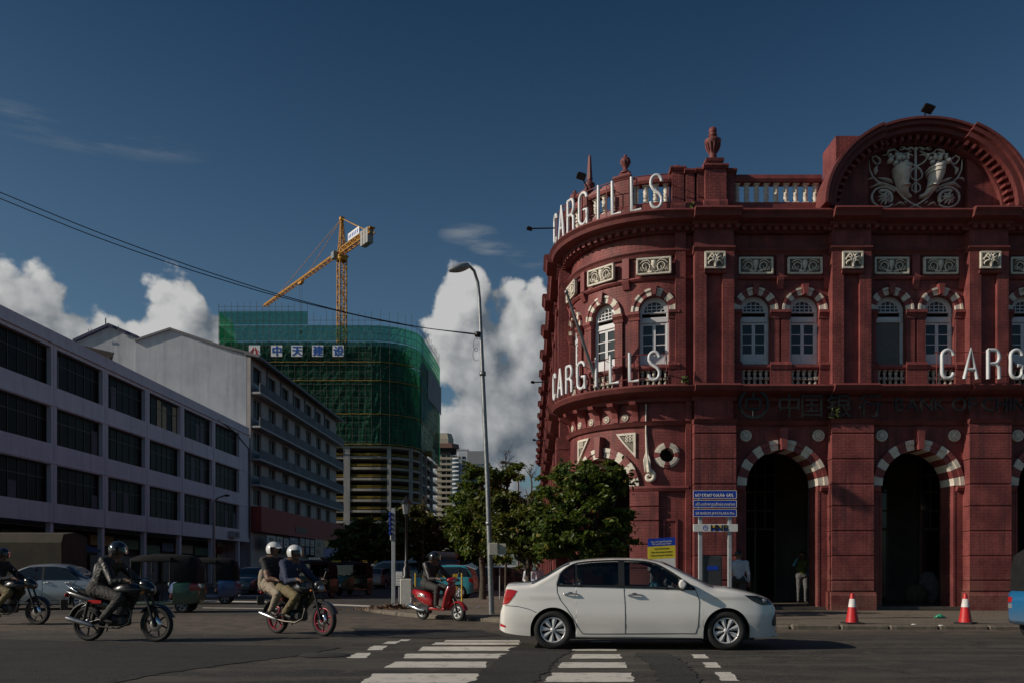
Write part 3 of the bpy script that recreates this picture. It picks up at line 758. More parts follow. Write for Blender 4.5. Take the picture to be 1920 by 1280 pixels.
# medallions
md = MB(); md.lathe([(0,-.05),(.05,-.055),(.07,-.035),(.13,-.03),(.135,-.05),(.165,-.05),(.175,-.02),(.175,.02)], (0,0,0), 24, 'y')
for k in range(8):
    t = 2*pi*k/8; md.path([(.04*cos(t),-.045,.04*sin(t)),(.09*cos(t),-.05,.09*sin(t)),(.125*cos(t),-.035,.125*sin(t))], [.012,.026,.008], 6)
MD = md.mesh('medallion', CREAM)
for bc in BCn:
    for s in (-1,1): rigid('medallion', MD, bc+.05+s*1.06, V(816,.1), .08)
for k in range(5):
    u = -RC*radians(28.8+12.6*k); rigid('medallion', MD, u, V(777,.1)-.02, .03, s=(.62,1,.62))
for k in range(6):
    u = -RC*radians(22.5+12.6*k); fb = FB()
    fb.prof([(0,5.62),(.08,5.62),(.10,5.75),(.16,5.92),(.42,6.05),(.46,6.14),(0,6.15)], u-.085, u+.085); fb.obj('console', RED, red)
# white-and-red ring of the round window
oc, ov = U(1249)+.02, V(853)
ring_root = FB(); ring_root.box(oc-.19, oc+.19, ov-.19, ov+.19, -.35, -.33); rw = ring_root.obj('round_window', BLACK, red)
for i in range(8):
    fb = FB(); a0, a1 = 2*pi*(i-.5)/8, 2*pi*(i+.5)/8
    big = i%2 == 1
    ex = .13 if big else -.13
    wedge(fb, oc, ov, .205, .305, a0-ex, a1+ex, -.3, .14, 0, 5); wedge(fb, oc, ov, .306, .37, a0-ex, a1+ex, .02, .10, 0, 5); fb.obj('ring_stone', CREAM if big else RED, rw)
# triangular reliefs beside the corner arch and the hanging scroll
for s in (-1,1):
    tri = FB(); c0 = CWIN[1]+s*.93
    pts = [(c0+s*.17, 5.28), (c0+s*.17, 4.55), (c0-s*.42, 5.28)]
    L = 8
    def tr(a, b_): return [(a[0]+(b_[0]-a[0])*k/L, a[1]+(b_[1]-a[1])*k/L) for k in range(L)]
    out = tr(pts[0],pts[1])+[(p[0]-s*.10*sin(pi*k/L), p[1]-.10*sin(pi*k/L)*-1*1.0) for k,p in enumerate(tr(pts[1],pts[2]))]+tr(pts[2],pts[0])
    n = len(out); cen = (sum(p[0] for p in out)/n, sum(p[1] for p in out)/n)
    inn = [(cen[0]+(p[0]-cen[0])*.72, cen[1]+(p[1]-cen[1])*.72) for p in out]
    for k in range(n):
        j = (k+1)%n
        tri.add([(*out[k],.05),(*out[j],.05),(*out[j],.11),(*out[k],.11),(*inn[k],.11),(*inn[j],.11),(*inn[j],.075),(*inn[k],.075)], [(0,1,2,3),(3,2,5,4),(4,5,6,7)])
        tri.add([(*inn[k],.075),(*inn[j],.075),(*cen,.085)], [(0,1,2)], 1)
    for k in range(9):
        q0 = ((k%3)-.6)*.16; q1 = ((k//3)-.6)*.16
        if True:
            x_, z_ = cen[0]+s*(.02+q0*.62), cen[1]+.06+q1*.55
            wedge(tri, x_, z_, .022, .045, 0, 2*pi, .07, .105, 0, 8)
    o = tri.obj('triangular_relief', [CREAM, RECESS_SHADE], red)
us = -RC*radians(16.0)
sc_ = MB(); sc_.path([(0,-.08,6.1),(0,-.08,5.3),(.02,-.09,4.8),(.06,-.10,4.4),(.10,-.10,4.1)], [.05,.06,.085,.13,.17], 10, flat=.45)
spi = []
for k in range(16): t = k*.5; r = .17*(1-k/18); spi.append((.10+r*sin(t)*1.0-.0,-.13,3.95+.02-r*cos(t+pi)*1.0))
sc_.path([(.05,-.12,4.3)]+spi, [.09]+[.075-.0025*k for k in range(16)], 8)
for k in range(5): sc_.path([(.02,-.15,4.75),(.0+.04*k-.04,-.19,4.45),(.04*k-.02,-.17,4.1+.03*k)], [.012,.03,.01], 6)
link('hanging_scroll', sc_.mesh('hanging_scroll', CREAM), red, M3(us,0,.0), (0,0,rot_u(us)))

# ---- parapet: pedestals, rails, balusters, urns
def pedestal(u, w, z1, d0=-.35, d1=.16, cap=True):
    fb = FB(); fb.box(u-w, u+w, 11.5, z1, d0, d1)
    if cap: fb.prof([(d0-.02,z1-.10),(d1+.03,z1-.10),(d1+.08,z1-.03),(d1+.07,z1+.02),(d0-.02,z1+.03)], u-w-.06, u+w+.06)
    fb.prof([(d0,11.5),(d1+.06,11.5),(d1+.05,11.8),(d1,11.88),(d0,11.88)], u-w-.04, u+w+.04)
    return fb.obj('pedestal', BRICK, red)
def balustrade(u0, u1, step=.265):
    fb = FB(); fb.box(u0, u1, 11.5, 11.93, -.22, .08); fb.prof([(-.24,12.52),(.10,12.52),(.13,12.60),(.11,12.72),(-.24,12.74)], u0, u1)
    o = fb.obj('balustrade', RED, red); n = int((u1-u0)/step)
    for k in range(n):
        u = u0+(u1-u0)*(k+.5)/n; link('baluster', BALM, o, M3(u, 11.93, -.06), (0,0,rot_u(u)), (1,1,1.02))
cp = [-RC*radians(30), -RC*radians(60), -QL]
for u in cp: pedestal(u, .2, 12.82)
pedestal(.12, .17, 12.90); pedestal(.46, .12, 12.80, d1=.22); pedestal(PC[0]-.32, .16, 12.80, d1=.26); 
pedestal(PC[0]+.02, .30, 12.86, d1=.40); pedestal(PC[0]+.46, .14, 12.80, d1=.24)
fb = FB(); fb.box(PC[0]-.2, PC[0]+.24, 12.86, 13.06, -.2, .3); fb.prof([(-.22,13.02),(.33,13.02),(.35,13.10),(-.22,13.12)], PC[0]-.24, PC[0]+.28); fb.obj('pedestal_cap', BRICK, red)
balustrade(cp[0]+.2, -.05); balustrade(cp[1]+.2, cp[0]-.2); balustrade(cp[2]+.2, cp[1]-.2); balustrade(PC[0]+.60, BCn[1]-2.75)
fb = FB(); fb.box(SEND, -QL-.2, 11.5, 12.7, -.3, .05); fb.obj('side_parapet', REDD, red)
for pc in SIDE: 
    fb = FB(); fb.box(pc-.45, pc+.45, 11.5, 13.0, -.3, .3); fb.obj('side_pedestal', REDD, red)
def urn_mesh(s=1.0):
    b = MB(); b.bbox(-.16*s,.16*s,-.16*s,.16*s,0,.05*s,.01)
    b.lathe([(r*s,h*s) for r,h in ((.12,.05),(.14,.09),(.10,.13),(.12,.17),(.09,.2),(.14,.32),(.20,.50),(.235,.57),(.24,.63),(.20,.66),(.10,.68),(.07,.72),(.12,.76),(.13,.79),(.08,.81),(.11,.86),(.12,.92),(.09,.99),(.03,1.03),(0,1.035))], n=16)
    for k in range(12): t = 2*pi*k/12; b.path([(cos(t)*.10*s,sin(t)*.10*s,.24*s),(cos(t)*.17*s,sin(t)*.17*s,.38*s),(cos(t)*.22*s,sin(t)*.22*s,.52*s)], [.012*s,.028*s,.02*s], 5)
    return b.mesh('urn', REDD)
link('urn', urn_mesh(1.0), red, M3(PC[0]+.02, 13.11, .04))
fin = MB(); fin.lathe([(.16,0),(.16,.04),(.08,.10),(.06,.16),(.12,.24),(.15,.34),(.15,.40),(.11,.46),(.04,.52),(.05,.55),(0,.58)], n=12)
for k in range(10): t = 2*pi*k/10; fin.path([(cos(t)*.09,sin(t)*.09,.22),(cos(t)*.145,sin(t)*.145,.34),(cos(t)*.11,sin(t)*.11,.46)], [.01,.024,.01], 5)
FIN = fin.mesh('finial', REDD)
link('finial', FIN, red, M3(cp[0], 13.0, -.1)); fb = FB(); fb.prof([(-.28,12.84),(.08,12.84),(.0,13.0),(-.2,13.0)], cp[0]-.16, cp[0]+.16); fb.obj('pedestal_cap', RED, red)
ob = MB(); ob.lathe([(.18,0),(.10,.08),(.15,.2),(.17,.28),(.08,.36),(.07,.42)], n=12); ob.lathe([(.10,.42),(.085,.5),(.045,1.15),(0,1.2)], n=4, sm=False)
link('obelisk_finial', ob.mesh('obelisk_finial', REDD), red, M3(cp[1], 12.85, -.1))
link('finial', FIN, red, M3(cp[2], 12.85, -.1), None, (1.1,1.1,1.2))
link('finial', MB().lathe([(.10,0),(.14,.06),(.09,.13),(0,.17)], n=12).mesh('finial', RED), red, M3(.12, 12.92, -.08))

# ---- round gable with the carved emblem
GC, GZc, GK = BCn[1]+.04, 11.60, .845
def ringseg(fb, r0, r1, a0, a1, d0, d1, seg): wedge(fb, GC, GZc, r0*1.05, r1*1.05, a0, a1, d0, d1, 0, seg, GK)
fb = FB()
n = 40
for i in range(n):   # tympanum
    a, b_ = pi*i/n, pi*(i+1)/n
    p, q = (GC-2.52*cos(a), GZc+2.52*GK*sin(a)), (GC-2.52*cos(b_), GZc+2.52*GK*sin(b_)); fb.add([(p[0],11.5,-.15),(q[0],11.5,-.15),(q[0],q[1],-.15),(p[0],p[1],-.15)], [(0,1,2,3)])
gable = fb.obj('gable', BRICK, red)
for a0, a1, e in ((.0, .355*pi, .16), (.355*pi, .645*pi, 0), (.645*pi, pi, .16)):
    fb = FB(); k = 14
    ringseg(fb, 2.26, 2.46, a0, a1, -.4, .10+e, k); ringseg(fb, 2.465, 2.62, a0, a1, -.4, .52+e, k); ringseg(fb, 2.625, 2.75, a0, a1, -.4, .64+e, k); ringseg(fb, 2.755, 2.83, a0, a1, -.42, .72+e, k); fb.obj('arched_cornice', REDD, gable)
dn = FB()
for i in range(34):
    a = pi*(i+.5)/34; e = 0 if .355*pi < a < .645*pi else .16
    wedge(dn, GC, GZc, 2.415, 2.575, a-.017, a+.017, .1+e, .36+e, 0, 1, GK)
stuff(dn.obj('dentil_course', RED, gable))
for s in (-1,1):                                    # brick wedges left and right of the emblem
    fb = FB(); pts = [(GC+s*1.45, 11.5), (GC+s*2.38, 11.5)]+[(GC+s*2.38*cos(a), GZc+2.38*GK*sin(a)) for a in [k*.915/8 for k in range(1,9)]]
    m_ = len(pts); fb.add([(*p,-.15) for p in pts]+[(*p,.10) for p in pts], [tuple(range(m_,2*m_))]+[(i,(i+1)%m_,m_+(i+1)%m_,m_+i) for i in range(m_)]); fb.obj('gable_panel', BRICK, gable)
    fb = FB(); fb.box(GC+s*1.76-.42, GC+s*1.76+.42, 11.5, 14.12, -1.5, -.43); fb.obj('gable_pylon', BRICK, gable)
E = MB()
def e3(x, y, d=-.06): return ((x-905)/514, d, (1170-y)/514)
def epath(pts, r, d=-.06, n=7): E.path([e3(x,y,d) for x,y in pts], r, n)
epath([(905,225),(905,940)], .035); epath([(905,215),(905,260)], .05)
for s in (-1,1):
    X = lambda x: 905+s*x
    epath([(X(-5),760),(X(80),700),(X(92),640),(X(60),570),(X(0),525),(X(-110),460),(X(-160),400),(X(-150),350),(X(-90),330),(X(-50),350)], [.018,.02,.022,.024,.026,.026,.026,.026,.024,.012], -.09)
    epath([(X(0),940),(X(65),890),(X(60),820),(X(0),765)], .018, -.08)
    # horn of plenty
    E.path([e3(X(70),990,-.04),e3(X(150),970,-.08),e3(X(205),900,-.13),e3(X(240),790,-.17),e3(X(260),680,-.19),e3(X(255),590,-.19)], [.05,.08,.12,.17,.21,.235], 14)
    for x,y,r in ((250,620,.25),(250,680,.235),(205,880,.15)): E.path([e3(X(x),y-8,-.18),e3(X(x),y+8,-.18)], r*.98+.0, 14)
    for x,y,r in ((300,440,.085),(350,520,.075),(430,480,.085),(240,430,.07),(200,500,.065),(330,390,.06),(270,520,.06),(170,440,.05),(400,420,.05)): E.ball(e3(X(x),y,-.2), r, 10, 7)
    for x,y in ((150,350),(420,350),(260,350),(330,340)): E.path([e3(X(x),y+60,-.14),e3(X(x),y+20,-.17),e3(X(x-12),y-25,-.12)], [.015,.05,.01], 6)
    # ribbons
    epath([(X(20),240),(X(60),205),(X(110),215),(X(130),240),(X(100),245),(X(75),225)], .022)
    epath([(X(135),240),(X(175),205),(X(230),205),(X(240),240),(X(200),245),(X(170),225)], .022)
    epath([(X(60),265),(X(180),320),(X(260),300),(X(310),240),(X(370),250),(X(420),270),(X(420),320),(X(500),335)], [.014,.03,.03,.02,.04,.04,.025,.01])
    # scrolls and leaves
    epath([(X(-90),1170),(X(60),1100),(X(180),1010),(X(300),860),(X(420),800),(X(560),760),(X(640),680),(X(690),560),(X(700),400)], [.012,.025,.028,.028,.028,.026,.024,.022,.01])
    epath([(X(300),860)]+[(X(475+185*cos(t)),1000-165*sin(t)) for t in [2.6-.45*k for k in range(12)]], [.025]+[.03]*11)
    epath([(X(475+120*cos(t)),1010-120*sin(t)) for t in [3.8-.4*k for k in range(8)]], [.05]*8, -.05)
    epath([(X(590),480),(X(640),420),(X(660),370),(X(600),340),(X(540),390),(X(530),450),(X(580),480)], .028)
    for pts, r in (([(330,780),(470,730),(560,680)], .07), ([(420,820),(560,800),(690,850)], .075), ([(600,640),(610,560),(560,480)], .06), ([(170,1140),(250,1105),(330,1140)], .06), ([(640,700),(700,720),(735,745)], .04), ([(140,1100),(165,1080),(150,1070)],.03)):
        E.path([e3(X(pts[0][0]),pts[0][1],-.05), e3(X((pts[0][0]+pts[1][0])/2),(pts[0][1]+pts[1][1])/2,-.09), e3(X(pts[1][0]),pts[1][1],-.09), e3(X(pts[2][0]),pts[2][1],-.04)], [.012, r, r*.9, .008], 7, flat=.5)
    c = (X(475), 1030)
    for k in range(9):
        t = 2*pi*k/9; E.path([e3(c[0]+20*cos(t),c[1]+20*sin(t),-.12),e3(c[0]+60*cos(t),c[1]+60*sin(t),-.10),e3(c[0]+98*cos(t),c[1]+98*sin(t),-.07)], [.02,.062,.02], 7, flat=.55)
    E.ball(e3(*c,-.13), .045, 8, 6)
em = link('carved_emblem', E.mesh('carved_emblem', mat('grey_carved_stone', (.70,.66,.60), .7, var=.15, scale=4, dirt=.35)), gable, M3(GC-.02, 11.80, -.10), scale=(1.0, 1.6, .94))
# small plants rooted in the cornice
def tuft(name, loc, s, parent, col):
    b = MB(); rr = random.Random(int(loc[0]*100))
    for k in range(26):
        a = rr.uniform(0,2*pi); l = s*rr.uniform(.4,1); e = rr.uniform(-.4,1.2); p = Vector((cos(a)*cos(e)*l*.6, -abs(sin(a)*cos(e))*l*.5, sin(e)*l*.7)); q = Vector((rr.uniform(-1,1),rr.uniform(-1,1),rr.uniform(-1,1)))*s*.25; r_ = Vector((rr.uniform(-1,1),rr.uniform(-1,1),rr.uniform(-1,1)))*s*.25
        b.quad(p-q, p+r_, p+q, p-r_); b.path([(0,0,0), p], .004, 4)
    return b.obj(name, mat(name+'_leaf', col, .6, var=.4, scale=9), parent, loc=loc)
tag(tuft('cornice_plant', M3(U(1284,.6), 6.62, .62), .2, None, (.10,.12,.03)), 'small yellowing weed sprouting from balcony cornice near the rounded corner', 'plant')
tag(tuft('cornice_plant', M3(U(1296,.5), 11.62, .4), .22, None, (.14,.14,.03)), 'yellow-green weed on the main cornice beside the urn pedestal', 'plant')
tag(tuft('cornice_plant', M3(PC[1]-.55, 5.70, .45), .34, None, (.032,.024,.015)), 'dry brown weed hanging over a pier below the dark bank lettering', 'plant')
# ------------------------------------------------------------------ lettering on the red building
LETM = mat('white_tube_letter', (.70, .71, .73), .35, var=.05, scale=6, dirt=.12)
def arcp(cx, cz, rx, rz, a0, a1, n=10): return [(cx+rx*cos(a0+(a1-a0)*k/n), cz+rz*sin(a0+(a1-a0)*k/n)) for k in range(n+1)]
GL = {  # strokes on a box 0.5 wide, 1 high
 'C': [arcp(.25,.77,.2,.2,.1,pi)+arcp(.25,.23,.2,.2,pi,2*pi-.1)],
 'A': [[(.02,0),(.25,1),(.48,0)], [(.11,.32),(.39,.32)]],
 'R': [[(.06,0),(.06,.98)], [(.06,.97)]+arcp(.28,.74,.17,.23,pi/2,-pi/2)+[(.06,.51)], [(.30,.51),(.44,.40),(.45,0)]],
 'G': [arcp(.25,.77,.2,.2,.1,pi)+arcp(.25,.23,.2,.2,pi,2*pi), [(.45,.23),(.45,.45),(.28,.45)], [(.45,.3),(.47,.0)]],
 'I': [[(.25,0),(.25,1)]], 'L': [[(.1,1),(.1,.03),(.46,.03)]],
 'S': [arcp(.25,.78,.19,.19,.0,pi)+[(.06,.70),(.14,.58),(.36,.44),(.44,.32)]+arcp(.25,.22,.19,.19,0,-pi)]}
def letter_mesh(ch, h, w, r):
    b = MB()
    for st in GL[ch]: b.path([((x-.25)*w/.5, 0, z*h) for x, z in st], r, 8)
    return b.mesh('letter', LETM)
RODM = mat('red_sign_rail', (.20, .03, .025), .5)
def curved_sign(label, z0, h, w, r, d, th0, dth, rails):
    t = thing('store_sign', label, 'sign', M3(-RC*radians(45), z0, d))
    for k, ch in enumerate('SLLIGRAC'):
        u = -RC*radians(th0+dth*k); link('letter', letter_mesh(ch, h, w, r), t, M3(u, z0+.03, d), (0,0,rot_u(u)))
    b = MB()
    L = [-RC*radians(th0-6+k*4) for k in range(int((dth*7+12)/4)+1)]
    for z in rails: b.path([M3(u, z, d-.08) for u in L], .014, 6)
    for u in L[::4]: b.path([M3(u, z0-.12, d-.08), M3(u, rails[-1], d-.08)], .014, 6); b.path([M3(u, rails[-1], d-.08), M3(u, rails[-1]-.1, -.0)], .010, 5)
    b.obj('rail', RODM, t)
    return t
curved_sign('large white tube letters standing on the rounded corner parapet at roof level', 11.50, 1.0, .40, .048, .60, 10.0, 10.0, (11.75, 12.55))
curved_sign('white tube letters on red rails along the rounded first floor balcony', 6.62, .84, .38, .048, .62, 11.0, 10.0, (6.75, 7.42))
t = thing('store_sign', 'white tube letters along the straight front above the dark bank lettering', 'sign', (12.3, WY-.85, 6.6))
b = MB()
for k, ch in enumerate('CARGILLS'): link('letter', letter_mesh(ch, .84, .40, .052), t, (12.28+k*.645, WY-.85, 6.63))
for z in (6.72, 7.4): b.path([(11.95, WY-.78, z), (17.2, WY-.78, z)], .012, 6)
for k in range(6): b.path([(12.0+k, WY-.78, 6.5), (12.0+k, WY-.78, 7.4)], .012, 6)
b.obj('rail', RODM, t)
# dark metal bank lettering on the sign band
BANKM = mat('dark_bronze_letter', (.030, .028, .027), .42, .5, var=.3, scale=8)
bt = thing('bank_sign', 'dark bronze bank lettering and round emblem on the shaded band under the balcony', 'sign', (CX0+U(1410,.4), WY-.42, 5.6))
lg = MB(); cx, cz = 0, 0
lg.lathe([(.36,-.04),(.44,-.04),(.44,.04),(.36,.04),(.36,-.04)], (0,0,0), 28, 'y', sm=False)
for s in (-1,1): lg.bbox(s*.2-.035,s*.2+.035,-.03,.03,-.14,.14,.008); lg.bbox(-.2,.2,-.03,.03,s*.14-.035,s*.14+.035,.008)
lg.bbox(-.035,.035,-.03,.03,.17,.38,.008); lg.bbox(-.035,.035,-.03,.03,-.38,-.17,.008)
lg.obj('round_emblem', BANKM, bt, loc=(CX0+U(1410,.35), WY-.5, V(757,.45)))
for ch, px in zip('中国银行', (1477, 1519, 1570, 1628)):
    me = text_mesh(ch, .72, .03, BANKM, name='character'); a, b_ = mesh_w(me)
    link('character', me, bt, (CX0+U(px,.4)-(a+b_)/2+.0, WY-.52, V(778,.5)), (pi/2, 0, 0))
x = U(1674,.4)
for ch in 'BANK OF CHINA':
    if ch == ' ': x += .14; continue
    me = text_mesh(ch, .54, .025, BANKM, 'LEFT', 'character'); a, b_ = mesh_w(me)
    link('character', me, bt, (CX0+x-a, WY-.52, V(770,.5)), (pi/2, 0, 0)); x += b_-a+.06
# flagpole leaning out from the balcony
a, b_ = PT(1062, 548, 24.4), PT(1122, 726, 25.3)
fp = thing('flag_pole', 'bare grey flagpole leaning outwards from the rounded first floor balcony', 'flagpole', b_)
MB().path([b_, a], [.055,.038], 10).obj('pole', STEEL, fp); MB().ball(a, .06).obj('pole_cap', STEEL, fp); q = a.lerp(b_, .93); MB().path([q, q+Vector((.05,.5,-.3))], .03, 8).obj('bracket', BLKM, fp)
# floodlights
def flood(label, base, tip, size=.16):
    t = thing('floodlight', label, 'floodlight', base); base, tip = Vector(base), Vector(tip)
    MB().path([base, tip], .022, 7).obj('arm', BLKM, t)
    h = MB(); h.bbox(-size*.8,size*.8,-size*.6,size*.6,-size*.5,size*.1,.02); h.bbox(-size*1.0,size*1.0,-size*.8,size*.8,-size*.75,-size*.45,.015); h.bbox(-size*.7,size*.7,-.02,.02,.1*size,.45*size,.01)
    h.obj('lamp_head', BLKM, t, loc=tip+Vector((.02,-.02,.02)), rot=(-.5,.25,.1)); return t
p = Vector(M3(GC+.05, 14.05, .2)); flood('small black floodlight on an arm over the top of the round gable', p, PT(1738, 203, WY-.6))
p = PT(1040, 428, 27.0); flood('black floodlight on a horizontal arm at the left end of the main cornice', p, PT(992, 429, 27.0), .09)
p = PT(1030, 715, 30); flood('small floodlight arm on the side front at balcony level', p, PT(998, 716, 30), .07)
p = PT(1022, 825, 40); flood('tiny lamp arm low on the receding side front', p, PT(1001, 824, 40), .07)
p = Vector(M3(cp[1]+.3, 12.7, .1)); flood('slim white-topped floodlight beside the obelisk finial', p, PT(1089, 330, 25.6), .14)
# ------------------------------------------------------------------ street furniture
LP = thing('street_lamp', 'tall grey metal street lamp leaning slightly left of the red building', 'street lamp', gp(922, 1150, .1))
base = Vector(gp(922, 1150, .1)); Yl = base.y
pp = [base, PT(914, 900, Yl), PT(905, 700, Yl), PT(899, 560, Yl), PT(896, 530, Yl), PT(889, 508, Yl-.1), PT(876, 495, Yl-.3)]
MB().path(pp, [.074,.064,.054,.043,.04,.038,.036], 14).obj('pole', STEEL, LP)
for py in (700, 980): c = PT(905 if py == 700 else 916.5, py, Yl); MB().lathe([(.07,-.05),(.085,-.05),(.085,.05),(.07,.05)], c, 14).obj('pole_collar', STEEL, LP)
h = MB()
rg = []
for k in range(9):
    t = k/8; w_ = .16*sin(pi*min(1,.12+t*.85))**.7; rg.append([(-.02-t*.55, w_*cos(q), (.085*sin(q) if sin(q) > 0 else .12*sin(q))*(.45+.55*sin(pi*min(1,.12+t*.85)))) for q in [2*pi*j/14 for j in range(14)]])
h.loft(rg); hd = h.obj('lamp_head', mat('lamp_housing', (.30,.32,.33), .4, .3), LP, loc=PT(880, 497, Yl-.3), rot=(0, -.32, .25))
b = MB(); c = base+Vector((0,0,1.72)); b.bbox(-.09,.14,-.16,-.02,-.16,.16,.012); b.bbox(.145,.36,-.10,.03,-.14,.14,.012)
jb = b.obj('junction_box', mat('box_paint', (.42,.42,.36), .6, var=.12, dirt=.3), LP, loc=(c.x+.02,c.y,c.z-.02))
# overhead wires to the lamp, sagging from the left
tie = PT(896, 627, Yl)
MB().lathe([(.07,-.06),(.09,-.03),(.09,.03),(.07,.06)], tie, 10).obj('wire_clamp', BLKM, LP)
cl = MB(); cl.path([tie+Vector((.05*cos(t)*(1+t*.05)-.06, 0, -.14-.04*t+.10*sin(t))) for t in [k*.5 for k in range(26)]], .006, 5); cl.obj('wire_coil', BLKM, LP)
WIRE = mat('black_cable', (.01,.01,.011), .5, var=0)
def wire(label, pxs, Ya, Yb):
    pts = []
    for k in range(len(pxs)):
        t = k/(len(pxs)-1); pts.append(PT(pxs[k][0], pxs[k][1], Ya+(Yb-Ya)*t))
    f = [interp([(i, p[a]) for i, p in enumerate(pts)]) for a in range(3)]; n = 40
    q = [Vector((f[0](k*(len(pts)-1)/n), f[1](k*(len(pts)-1)/n), f[2](k*(len(pts)-1)/n))) for k in range(n+1)]
    tag(MB().path(q, .011, 6).obj('overhead_wire', WIRE), label, 'wire')
wire('upper of two black overhead wires running from the left edge to the street lamp', [(-60,336),(200,442),(400,513.5),(560,563),(700,597),(820,618),(896,626)], 19.5, Yl)
wire('lower of two black overhead wires running from the left edge to the street lamp', [(-60,348),(200,452),(400,520),(500,550),(620,580),(760,609.5),(896,628)], 19.9, Yl)
# street name signs
SGB = mat('sign_blue', (.010, .050, .42), .4, var=.06); SGW = mat('sign_white', (.72,.72,.70), .45, var=.05, dirt=.1); LTW = mat('sign_letter_white', (.75,.75,.72), .5, var=0); GREYP = mat('grey_sign_post', (.36,.38,.40), .5, var=.1)
YS = 19.6
st = thing('street_sign', 'three blue street name plates and a white plate on two grey posts', 'sign', (GX(1340,YS), YS, .1))
for px in (1313, 1368): MB().bbox(GX(px,YS)-.045,GX(px,YS)+.045,YS-.03,YS+.03,.1,GZ(922,YS),.01).obj('post', GREYP, st)
def sin_text():
    """rounded Sinhala-like strokes of the top plate"""
    b = MB(); x = 0
    for ch in 'සර් බාරොන් ජයතිලක මාවත':
        if ch == ' ': x += .035; continue
        if ord(ch) in (0xDCF,0xDD2,0xDCA,0xDD9): 
            b.path([(x-.005,0,.005),(x+.012,0,.03),(x+.008,0,.055)], .0045, 5); x += .014; continue
        k = ord(ch)%5
        b.path([(x+.02+.018*cos(t),0,.025+.022*sin(t)) for t in [.3+k*.6+j*.5 for j in range(11)]], .005, 5); b.path([(x+.012+.011*cos(t),0,.022+.010*sin(t)) for t in [k+j*.8 for j in range(7)]], .0042, 5)
        x += .052
    return b.mesh('lettering', LTW), x
for i,(py0,py1) in enumerate(((919,934),(937,951),(954,968))):
    z0, z1 = GZ(py1,YS), GZ(py0,YS); xl, xr = GX(1299,YS), GX(1380,YS); tl = .012
    pl = MB().bbox(xl,xr,YS-.060,YS-.034,z0,z1,.004).obj('name_plate', SGB, st, loc=(0,0,0)); pl.rotation_euler = (0,0,0)
    bd = MB(); e = .010
    for q in ((xl,xr,z0,z0+e),(xl,xr,z1-e,z1),(xl,xl+e,z0+e,z1-e),(xr-e,xr,z0+e,z1-e)): bd.box(q[0],q[1],YS-.064,YS-.0605,q[2],q[3])
    bd.obj('plate_border', LTW, pl)
    if i == 0: me, wid = sin_text(); sc_w = .88/wid
    else:
        me = text_mesh(('','சேர் பாரோன் ஜயதிலக்க மாவத்தை','SIR BARON JAYATILAKA Mw.')[i], .085, .002, LTW, 'LEFT'); a, b_ = mesh_w(me); sc_w = .90/(b_-a)
    rot_ = (0,0,0) if i == 0 else (pi/2,0,0)
    lo = link('lettering', me, pl, (xl+.05, YS-.064, z0+(z1-z0)*(.28 if i else .22)), rot_, (sc_w, 1, 1.35) if i == 0 else (sc_w, 1.0, 1))
xl, xr = GX(1299,YS), GX(1382,YS); z0, z1 = GZ(996,YS), GZ(982,YS)
wp = MB().bbox(xl,xr,YS-.066,YS-.034,z0,z1,.004).obj('bank_plate', SGW, st)
YEL = mat('sign_yellow', (.75,.42,.03), .5, var=0); INK = mat('sign_black', (.012,.012,.012), .5, var=0)
for ch, px in zip('HNB', (1336.5, 1348, 1360)):
    me = text_mesh(ch, .205, .002, INK); a, b_ = mesh_w(me)
    for o_ in (-.006, .0, .006): link('lettering', me, wp, (GX(px,YS)-(a+b_)/2+o_, YS-.0695-abs(o_)*.1, z0+.014), (pi/2,0,0))
for px in (1336, 1347.5, 1359):
    MB().box(GX(px,YS)-.035,GX(px,YS)+.035,YS-.0675,YS-.0662,z0+.085,z0+.14).obj('yellow_block', YEL, wp); MB().box(GX(px,YS)-.035,GX(px,YS)+.035,YS-.0675,YS-.0662,z0+.02,z0+.078).obj('blue_block', SGB, wp)
lg = MB(); lg.lathe([(.045,0),(.062,0)], (GX(1321.5,YS),YS-.068,(z0+z1)/2), 20, 'y'); lg.lathe([(0,0),(.02,0)], (GX(1321.5,YS),YS-.068,(z0+z1)/2+.005), 12, 'y'); lg.obj('round_logo', SGB, wp)
# yellow and blue notice board
YN = 20.6; nb = thing('notice_board', 'tilted blue and yellow works notice board behind the white sedan', 'notice board', (GX(1242,YN), YN, .1), rz=0)
xl, xr = GX(1215,YN), GX(1266,YN)
def band(name, p0, p1, m, o=0.0):
    b = MB(); b.prism([(xl-.0,YN-o,GZ(p1+3,YN)),(xr+.01,YN-o,GZ(p1,YN)),(xr,YN-o,GZ(p0,YN)),(xl,YN-o,GZ(p0+3,YN))], (0,.03,0)); return fixn(b.obj(name, m, nb))
bl = band('blue_band', 1006, 1021, SGB); ye = band('yellow_band', 1021.2, 1045, mat('notice_yellow', (.70,.56,.04), .55, var=.06)); wh = band('white_band', 1045.2, 1066, SGW)
for s, z, m, par, w_ in (('National Water Supply & Drainage Board', 1015.5, LTW, bl, .50), ('Water Supply Pipe Laying in Progress', 1019.8, LTW, bl, .46),('Sorry for the inconvenience', 1028.5, INK, ye, .36),('කාර්ය'*0+'Please drive slowly, work ahead', 1035, INK, ye, .50),('Thank you for your cooperation', 1041, INK, ye, .52)):
    me = text_mesh(s, .055, .001, m); a, b_ = mesh_w(me); link('lettering', me, par, ((xl+xr)/2, YN-.004, GZ(z,YN)), (pi/2, -.05, 0), (w_/(b_-a),1,1))
for px in (1222, 1260): MB().bbox(GX(px,YN)-.025,GX(px,YN)+.025,YN+.03,YN+.08,.1,GZ(1010,YN),.005).obj('post', GREYP, nb)
